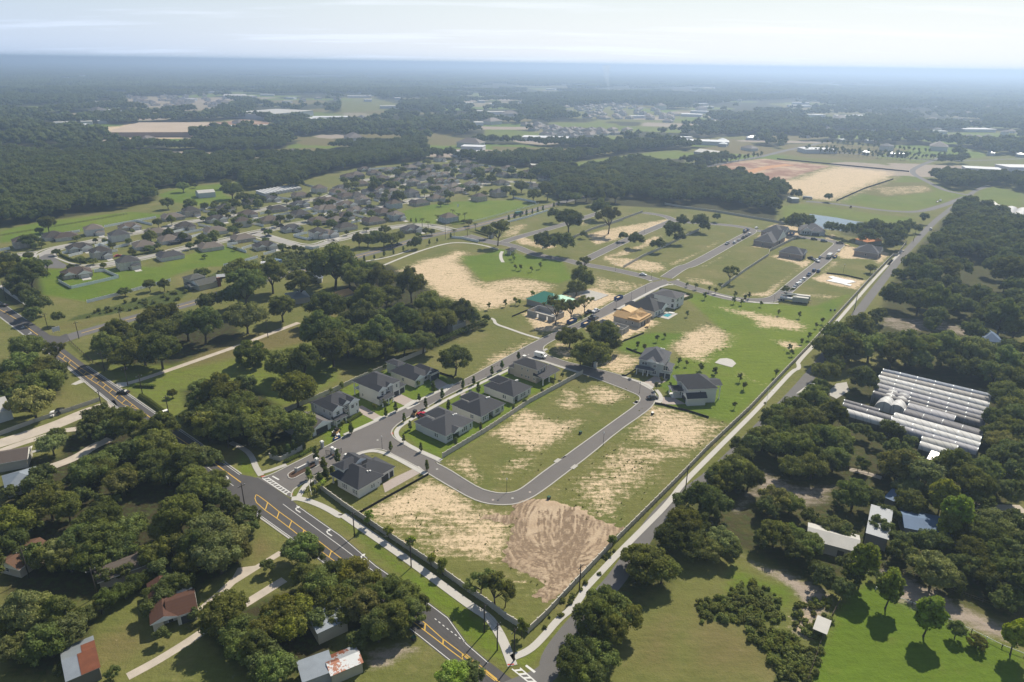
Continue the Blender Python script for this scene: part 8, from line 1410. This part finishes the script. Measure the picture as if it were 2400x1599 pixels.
small('young_tree', YOUNG, 'h', ((840, 100), (350, 285), (700, 170), (470, 345), (1250, 620), (1490, 690), (1755, 760), (2218, 900), (2295, 1050), (2120, 1400), (1110, 600), (940, 1060), (690, 1060), (790, 940), (230, 830)), 3.4, 4.2, 'd', 'tree', 'young trees', 'young tree on the lawn between grey house and lane, {}'); small('young_tree', YOUNG, 6, ((125, 800), (220, 830), (640, 835), (750, 690), (735, 660), (820, 610), (870, 580), (960, 470), (920, 500), (350, 330), (405, 340), (540, 350), (660, 410), (800, 430), (150, 300), (30, 420)), 3.6, 4.2, 'd', 'tree', 'young trees', 'young tree in the retention lawn by the lane, {}')
small('young_tree', YOUNG, 8, ((195, 490), (330, 580), (480, 665), (620, 770), (700, 830), (1245, 1260), (1860, 650)), 4.6, 4.2, 's', 'tree', 'young trees', 'light green young tree along the cream wall, {}'); small('young_tree', YOUNG, 6, ((28, 215), (92, 232), (180, 250), (225, 262), (360, 290), (455, 298), (430, 310)), 3.6, 4.2, 'd', 'tree', 'young trees', 'young street tree along the far cross street, {}'); small('young_tree', YOUNG, 5, ((1015, 370), (1130, 350), (1200, 335), (1225, 340), (1320, 290), (1180, 20), (1190, 40), (1235, 100), (1200, 95), (1370, 90), (1310, 110)), 4.2, 4.2, 's', 'tree', 'young trees', 'thin young tree along the big sand field, {}')
small('cypress_tree', CONE, 'c', ((1195, 955), (1265, 955), (450, 1530), (555, 1500), (690, 1462), (825, 1420), (955, 1392), (1090, 1352), (1450, 1260), (1555, 1225), (1740, 1170)), 4.2, 3.9, 'c', 'tree', 'conifers along the county road', 'conifer along the county road walk, {}'); small('cypress_tree', CONE, 'd', ((775, 935), (855, 908), (938, 888), (1020, 858), (1100, 838), (1175, 815), (1248, 795), (1395, 750), (1462, 730)), 5.5, 3.9, 'c', 'tree', 'conifers along the county road', 'conifer on the far verge of the county road, {}')
small('palm_tree', PALMS, 'c', ((1770, 880), (1850, 925), (1935, 925), (1565, 970), (1790, 1155), (1970, 1140), (2080, 1060), (1350, 1010), (1430, 1045), (455, 1020)), 7.0, 7.0, 'd', 'palm', 'palms by the old subdivision', 'palm near the old subdivision entrance, {}'); small('palm_tree', PALMS, 'm', ((1330, 1420), (1500, 1530), (1560, 1500), (1420, 1568)), 4.0, 7.0, 's', 'palm', 'palms by the entrance', 'low palm at the entrance corner, {}')
YT = [('a', ((770, 880, 50), (390, 930, 60), (400, 700, 110), (560, 775, 50), (480, 810, 45), (650, 505, 100), (540, 585, 50), (1050, 690, 50), (1440, 725, 35), (1540, 795, 45), (1770, 745, 45), (2060, 700, 85), (2320, 630, 45), (1820, 890, 50), (2050, 830, 60), (2170, 810, 40), (1280, 1005, 50), (1090, 985, 65), (640, 1065, 45), (965, 1095, 35), (1420, 1075, 25), (860, 1225, 36), (1820, 595, 30), (2170, 485, 55), (1310, 735, 30))),
      ('b', ((60, 760, 55), (760, 630, 50), (560, 545, 40), (830, 485, 60), (910, 500, 35), (985, 475, 35), (1110, 555, 70), (1460, 475, 40), (1170, 385, 50), (1310, 335, 60), (870, 345, 50), (1110, 235, 85), (1260, 245, 70), (950, 140, 120), (880, 55, 70), (380, 365, 85), (580, 380, 40), (710, 370, 45), (70, 325, 80), (280, 95, 75), (450, 85, 35), (2140, 625, 60), (2310, 605, 40), (2130, 355, 45), (620, 860, 50), (500, 885, 50), (725, 845, 40), (380, 915, 50), (1425, 840, 45), (1650, 945, 55), (1740, 945, 35), (1830, 955, 45), (1920, 965, 50), (580, 1055, 35), (1000, 955, 30), (2010, 1070, 40))),
      ('c', ((440, 375, 45), (520, 335, 35), (670, 475, 60), (740, 425, 50), (900, 425, 60), (980, 425, 60), (1010, 595, 80), (860, 565, 40), (650, 585, 50), (1150, 485, 45), (1080, 605, 50), (640, 735, 55), (500, 765, 35), (650, 845, 50), (260, 945, 60), (100, 965, 70), (850, 905, 35), (940, 795, 60), (310, 1095, 30), (580, 1035, 35), (1600, 685, 40), (1700, 655, 35), (1690, 235, 50), (1790, 265, 50), (1560, 195, 55), (1350, 295, 50), (1000, 265, 60), (1380, 545, 45), (1500, 585, 45), (1720, 585, 60), (1880, 455, 50), (1980, 495, 50), (2090, 505, 60), (2200, 545, 50), (2090, 245, 60), (2150, 325, 50), (2290, 335, 50), (1920, 930, 30), (1990, 945, 45), (1400, 1080, 45), (1480, 1075, 45), (1300, 1110, 40))),
      ('d', ((950, 445, 90), (740, 505, 70), (380, 225, 60), (400, 305, 60), (540, 345, 70), (620, 235, 60), (820, 255, 60), (950, 305, 60), (1080, 315, 70), (1270, 455, 80), (1310, 545, 90), (1120, 565, 90), (840, 565, 50), (540, 535, 35), (450, 545, 40), (1450, 475, 70), (1480, 385, 60), (1600, 425, 90), (1780, 405, 90), (1690, 275, 90), (1830, 215, 60), (1440, 225, 80), (1290, 235, 60), (1900, 315, 90), (2000, 405, 100), (1580, 575, 95), (1700, 605, 80), (1850, 565, 90), (2000, 605, 95), (2100, 485, 110), (2250, 555, 110), (2200, 305, 100), (2050, 255, 80), (2280, 185, 80)))]
yl = []
for t, q in YT:
    for x, y, r_ in q: p, rm = locate(t, x, y, r_, 1.02); yl.append((UV(t, x, y), p, rm))
YRND = np.random.default_rng(44)
for w_, n_ in ((W2('b', (0, 500), (1000, 330), (2349, 180), (2349, 700), (1500, 780), (0, 1000)), 45), (W2('c', (0, 520), (700, 250), (1500, 120), (2349, 200), (2349, 500), (1200, 700), (0, 1000)), 75)):
    lo, hi = w_.min(0), w_.max(0); k_ = 0
    while k_ < n_:
        q_ = YRND.uniform(lo, hi)
        if sdist(q_[None], w_)[0] > 0: yl.append((proj((q_[0], q_[1], 3)), Vector((q_[0], q_[1], 0)), YRND.uniform(2.2, 4.2))); k_ += 1
yl.sort(key=lambda e: e[0][1]); per = 12
for r0 in range(0, len(yl), per):
    row = sorted(yl[r0:r0 + per], key=lambda e: e[0][0])
    for i, (uv, p, rm) in enumerate(row): plant('yard_tree', OAKS, p, rm / 6.2, TONE['d'][0], f'yard tree in the old subdivision, {rank(i, len(row))}, {ordw(r0 // per)} strip from the woods', 'tree', 'yard trees of the old subdivision')
for row, (a_, b_, n) in enumerate((((840, 742), (1790, 812), 34), ((850, 758), (1600, 818), 24), ((30, 880), (540, 790), 18), ((960, 700), (1700, 762), 22))):
    for i in range(n):
        x, y = a_[0] + (b_[0] - a_[0]) * i / (n - 1), a_[1] + (b_[1] - a_[1]) * i / (n - 1); p = P(3, (x + random.uniform(-6, 6), y))[0]
        plant('avenue_tree', YOUNG, (p.x, p.y, 0), random.uniform(1.5, 2.6), TONE['k'][0], f'small avenue tree, {rank(i, n)}, {("near avenue row", "lower avenue row", "row beside the county road", "far avenue row")[row]}', 'tree', 'avenue trees at the far fields')
def bushes(name, polys, n, smin, smax, seed, label=None, tone='d'):
    g = np.random.default_rng(seed); pts, sc_ = [], []
    for w in polys:
        lo, hi = w.min(0), w.max(0); q = g.uniform(lo, hi, (n, 2)); q = q[sdist(q, w) > g.exponential(3.2, len(q)) - 1.5]; pts += [(x, y, 0) for x, y in q]; sc_ += list(g.uniform(smin, smax, len(q)))
    return scatter_object(name, pts, sc_, BUSH)
M['weed_leaf'] = leaf('weed_leaf', (.15, .165, .045), .4); BUSH = [fast_mesh('bush', *crown_arrays(seed=120 + i, a=.9, c=.6, zc=.45, nl=7, cards=26, lobe=(.35, .6), cs=(.16, .34), zmin=-.2, core=.85)[:3], (M['weed_leaf'],)) for i in range(3)]
bushes('undergrowth', [W2(9, (100, 1060), (300, 970), (480, 880), (640, 960), (660, 1120), (560, 1180), (150, 1140)), W2(9, (430, 1240), (600, 1200), (760, 1300), (940, 1350), (860, 1568), (640, 1568), (640, 1430))], 400, .4, 1.2, 5); bushes('undergrowth', [W2(9, (740, 1180), (860, 1000), (1030, 1000), (930, 1280))], 160, .5, 1.3, 6)
bushes('undergrowth', [W2(4, (500, 420), (1280, 210), (1600, 60), (1780, 20), (1800, 60), (1350, 230), (1200, 330), (450, 460)), W2('b', (1350, 1100), (1700, 1000), (2100, 1020), (2100, 1200), (1700, 1290))], 420, .6, 1.8, 7)
def hedge(name, t, q, lab, h=1.4, w=1.6, step=.8):
    pts = resample(P(t, *q), step); mbq = []; 
    v, qd, tr, _ = crown_arrays(seed=len(lab), a=w * .7, c=h * .45, zc=h * .5, nl=6, cards=30, lobe=(.35, .6), cs=(.2, .4), zmin=-.4, core=.9); V, Q, T_ = [], [], []; nv = 0
    for p in pts: V.append(v + np.array([p.x, p.y, 0])); Q.append(qd + nv); T_.append(tr + nv); nv += len(v)
    base = pts[0]; V = np.concatenate(V) - np.array([base.x, base.y, 0]); o = link(name, fast_mesh(name, V, np.concatenate(Q), np.concatenate(T_), (M['leaf'],))); o.location = (base.x, base.y, 0); o.color = (.85, 1, .8, 1); tag(o, lab, 'hedge', 'hedges')
hedge('hedge', 5, ((690, 610), (800, 560), (900, 520), (1000, 480)), 'tall unclipped hedge behind the white trailer', 4.0, 4.0, 2.2); hedge('hedge', 4, ((975, 970), (1050, 1020), (1180, 1120)), 'low dark hedge along the main road below the pasture', 1.2); hedge('hedge', 4, ((940, 900), (1060, 905)), 'short hedge above the pasture gate', 1.3); hedge('hedge', 'd', ((330, 1080), (560, 1150)), 'clipped dark hedge beside the far entrance gate', 2.2, 1.8); hedge('hedge', 'c', ((1760, 985), (1900, 960), (2030, 940)), 'rounded hedge beside the blue-grey corner house', 2.6, 2.6, 1.6); hedge('hedge', 'a', ((830, 930), (1000, 1010), (1180, 1040)), 'hedge beside the cul-de-sac walk', 1.4); hedge('hedge', 'a', ((1770, 960), (2230, 880)), 'hedge along the older street', 1.3); hedge('hedge', 'm', ((1150, 850), (1350, 730)), 'yellow-green hedge beside the entrance walk', .7, 1.0); hedge('hedge', 'm', ((880, 960), (1100, 850)), 'low hedge below the curved entrance wall', .7, 1.0)
hedge('hedge', 'i', ((760, 1140), (960, 1020)), 'flower bed shrubs before the stone entry tower', .8, 1.4); hedge('hedge', 'e', ((870, 1285), (1090, 1310), (1300, 1370), (1290, 1390), (1190, 1425)), 'clipped hedge round the walled terrace', 1.0, .9)
bushes('shrub_bed', [W2(8, (1300, 1260), (1420, 1140), (1660, 880), (1870, 660), (1890, 680), (1690, 900), (1440, 1180), (1320, 1290)), W2(6, (10, 1530), (470, 1090), (720, 830), (880, 650), (900, 660), (500, 1080), (40, 1540))], 240, .4, .9, 9)

# weeds and grass tufts on the bare lots
def tuft(seed):
    g = random.Random(seed); mb = MB()
    for k in range(9):
        a = g.uniform(0, 6.28); b = a + g.uniform(.5, 1.0); r0, h = g.uniform(.05, .2), g.uniform(.18, .42); c = Vector((math.cos(a), math.sin(a), 0)); d = Vector((-c.y, c.x, 0)); mb.add([c * r0 - d * .12, c * r0 + d * .12, c * (r0 + .3) + Vector((0, 0, h))], [(0, 1, 2)]); mb.add([c * r0 * .3 - d * .14, c * r0 * .3 + d * .14, c * (r0 * .5) + Vector((0, 0, h * 1.15))], [(0, 1, 2)])
    return mb.mesh('tuft', M['weed'])
TUFT = [tuft(i) for i in range(4)]; pts, szs = [], []
g = np.random.default_rng(12)
for ch, w, soft, poly, mode in PAINT:
    if ch or mode != 'max' or np.hypot(*poly.mean(0)) > 330: continue
    lo, hi = poly.min(0) - 4, poly.max(0) + 4; n = int((hi - lo).prod() * .13); q = g.uniform(lo, hi, (n, 2)); f = np.sin(q[:, 0] * .21 + q[:, 1] * .13) + np.sin(q[:, 0] * .47 - q[:, 1] * .39) + np.sin(q[:, 1] * .9) * .4
    q = q[(sdist(q, poly) > -3) & (f + g.normal(0, .8, n) > (w - .55) * 5)]; pts += [(x, y, .01) for x, y in q]; szs += list(g.gamma(3, .22, len(q)).clip(.35, .95))
scatter_object('grass', pts, szs, TUFT)
# ------------------------------------------------------------------ far buildings
def far_shed(kind, lab, t, a, b, depth, h, roofm, wall, kr='gx', pitch=.06, cat='warehouse', group='far buildings'):
    a, b = P(t, a, b); return shed(kind, lab, a, b, depth, h, roofm, wall=wall, kindroof=kr, pitch=pitch, group=group, cat=cat)
far_shed('warehouse', 'huge unfinished warehouse with tan walls on the far dirt site', 1, (720, 655), (1310, 652), 190, 8, 'tan_roof', (.33, .24, .2), 'mono', .004); far_shed('warehouse', 'long white-roofed warehouse beyond the far dirt site', 1, (1560, 520), (1830, 535), 160, 11, 'tin_white', (.4, .42, .45), 'mono', .004)
far_shed('warehouse', 'white far roof above the grey car yard, left', 1, (1540, 388), (1690, 388), 90, 10, 'tin_white', (.5, .5, .5)); far_shed('warehouse', 'small white far roof right of the car yard', 1, (1730, 388), (1775, 386), 50, 8, 'tin_white', (.5, .5, .5)); far_shed('warehouse', 'white roofs in the trees at the far left', 1, (240, 586), (310, 584), 30, 6, 'tin_white', (.45, .45, .45))
for i, (x0, x1, y) in enumerate(sorted(((375, 450, 575), (460, 530, 570), (560, 640, 568), (680, 740, 562), (610, 670, 422), (430, 490, 326), (1800, 1860, 425), (1940, 2000, 440), (1960, 2060, 452)))): far_shed('far_building', f'pale far roof among the left woods, {rank(i, 9)}', 1, (x0, y), (x1, y - 2), 26, 6, 'tin_white', (.5, .5, .5))
for i, (x0, x1, y) in enumerate(sorted(((160, 210, 408), (270, 440, 456), (370, 410, 396), (790, 910, 432), (950, 990, 416), (1240, 1285, 425), (890, 980, 492), (990, 1190, 498), (1890, 1930, 338), (1300, 1320, 376), (1540, 1600, 386), (920, 980, 575)))): far_shed('far_building', f'pale far roof in the middle distance, {rank(i, 12)}', 2, (x0, y), (x1, y), 30, 7, 'tin_white', (.5, .52, .55))
for i, (x0, x1, y) in enumerate(sorted(((140, 210, 700), (240, 300, 690), (245, 300, 718), (440, 530, 672), (1480, 1525, 785), (1235, 1285, 775), (660, 680, 560), (510, 520, 575), (1060, 1090, 685), (1250, 1270, 690), (2100, 2150, 780), (2300, 2353, 790), (1415, 1460, 785)))): far_shed('far_building', f'far house roof near the upper right fields, {rank(i, 13)}', 3, (x0, y), (x1, y + 3), 14, 4.5, 'metal_roof', (.42, .42, .44), 'hip', .4, 'house')
far_shed('riding_hall', 'long hall with pale metal roof left of the red dirt field', 3, (75, 775), (225, 795), 26, 5, 'tin_white', (.3, .27, .26), pitch=.25, cat='hall')
far_shed('farm_shed', 'grey shed at the far site entrance', 3, (750, 1105), (800, 1105), 10, 4, 'metal_roof', (.3, .3, .3), cat='shed'); far_shed('far_building', 'white-roofed house behind the far old subdivision', 'd', (1090, 205), (1190, 205), 14, 4, 'tin_white', (.35, .25, .2), cat='house')
FH = []
for i in range(3):
    mb = MB(); w_ = (14, 17, 12)[i]; mb.prism(rect(0, 0, w_, 11), 0, 3 if i < 2 else 5.5, 0); roof_mb(mb, 0, 0, w_, 11, 3 if i < 2 else 5.5, 'hip', .5, mi=1, mt=0); FH.append(mb.mesh('far_house', [simple('far_wall', (.52, .51, .49)), simple('far_roof', ((.10, .09, .085), (.14, .12, .11), (.09, .09, .1))[i])]))
ZN = [('in the dense far housing estate, upper left', W2(1, (830, 380), (1050, 372), (1290, 378), (1450, 390), (1650, 425), (1450, 465), (1250, 465), (900, 440)), 55), ('in the far housing strip beyond the green field', W2(2, (1220, 572), (1400, 580), (1700, 605), (1870, 605), (2040, 612), (2020, 640), (1800, 655), (1600, 690), (1460, 680), (1440, 650)), 45), ('in the large hazy estate, upper right', W2(2, (1500, 450), (2000, 430), (2353, 480), (2353, 560), (1900, 540), (1560, 520)), 75), ('scattered in the woods, upper right', W2(3, (0, 500), (700, 560), (1500, 520), (2353, 560), (2353, 700), (1500, 690), (900, 660), (200, 620)), 34)]
for ph, w, n in ZN:
    g = np.random.default_rng(len(ph)); lo, hi = w.min(0), w.max(0); c = 0
    while c < n:
        q = g.uniform(lo, hi)
        if sdist(q[None], w)[0] < 8: continue
        o = link('far_house', FH[c % 3]); o.location = (q[0], q[1], 0); o.rotation_euler = (0, 0, ANG + random.choice((0, math.pi / 2, .2))); o.scale = (1.25,) * 3; tag(o, f'tiny pale house {ph}', 'house', f'tiny houses {ph}'); c += 1
# parked rows at the far car yard read as one mass
# smoke plume rising from the woods

for k, (w_, c_) in enumerate(GLADES):
    if k % 5 < 2 and k < 250:
        g = np.random.default_rng(k)
        for j in range(1 - (k % 7 == 0)):
            o = link('far_house', FH[(k + j) % 3]); o.location = (c_[0] + g.uniform(-25, 25), c_[1] + g.uniform(-18, 18), 0); o.rotation_euler = (0, 0, g.uniform(0, 3)); o.scale = (1.3 + (k % 4 == 0) * .9,) * 3; tag(o, 'tiny pale building in a clearing of the distant woods', 'house', 'tiny buildings in distant clearings')

far_roof_mesh = MB().box(-16, -10, 0, 16, 10, 5.5).box(-16.5, -10.5, 5.5, 16.5, 10.5, 6.0).mesh('far_building', [simple('far_roof_pale', (.55, .56, .58))])
g = np.random.default_rng(77)
for k, (w_, c_) in enumerate(GLADES):
    if k % 3: continue
    o = link('far_building', far_roof_mesh); q_ = c_ + g.normal(0, 14, 2); s_ = g.uniform(.6, 1.8); o.location = (q_[0], q_[1], 0); o.rotation_euler = (0, 0, g.uniform(-.4, .4)); o.scale = (s_ * g.uniform(.8, 1.6), s_, 1); tag(o, 'pale flat-roofed building in a clearing of the distant woods', 'building', 'flat-roofed buildings in distant clearings')
# ------------------------------------------------------------------ air
hb = MB().box(-46000, -3000, -1.2, 46000, 46000, CAM_H + 14)
hz = hb.build('haze', [])
mt = bpy.data.materials.new('haze_air'); mt.use_nodes = True; t = mt.node_tree; t.nodes.clear()
pv = t.nodes.new('ShaderNodeVolumePrincipled'); pv.inputs['Color'].default_value = (.50, .66, .93, 1); pv.inputs['Density'].default_value = .00025; pv.inputs['Anisotropy'].default_value = .48
ho = t.nodes.new('ShaderNodeOutputMaterial'); t.links.new(pv.outputs[0], ho.inputs['Volume']); hz.data.materials.append(mt)
tag(hz, kind='stuff')

b_ = G(1427, 212); mb = MB(); mb.tube([(0, 0, 2), (-6, 0, 30), (-16, 0, 65), (-22, 0, 118)], [4, 9, 15, 24], 9); so = mb.build('smoke', []); so.location = b_; mt = bpy.data.materials.new('smoke_air'); mt.use_nodes = True; t = mt.node_tree; t.nodes.clear()
pv = t.nodes.new('ShaderNodeVolumePrincipled'); pv.inputs['Color'].default_value = (.85, .87, .9, 1); pv.inputs['Density'].default_value = .012; ho = t.nodes.new('ShaderNodeOutputMaterial'); t.links.new(pv.outputs[0], ho.inputs['Volume']); so.data.materials.append(mt); tag(so, kind='stuff')
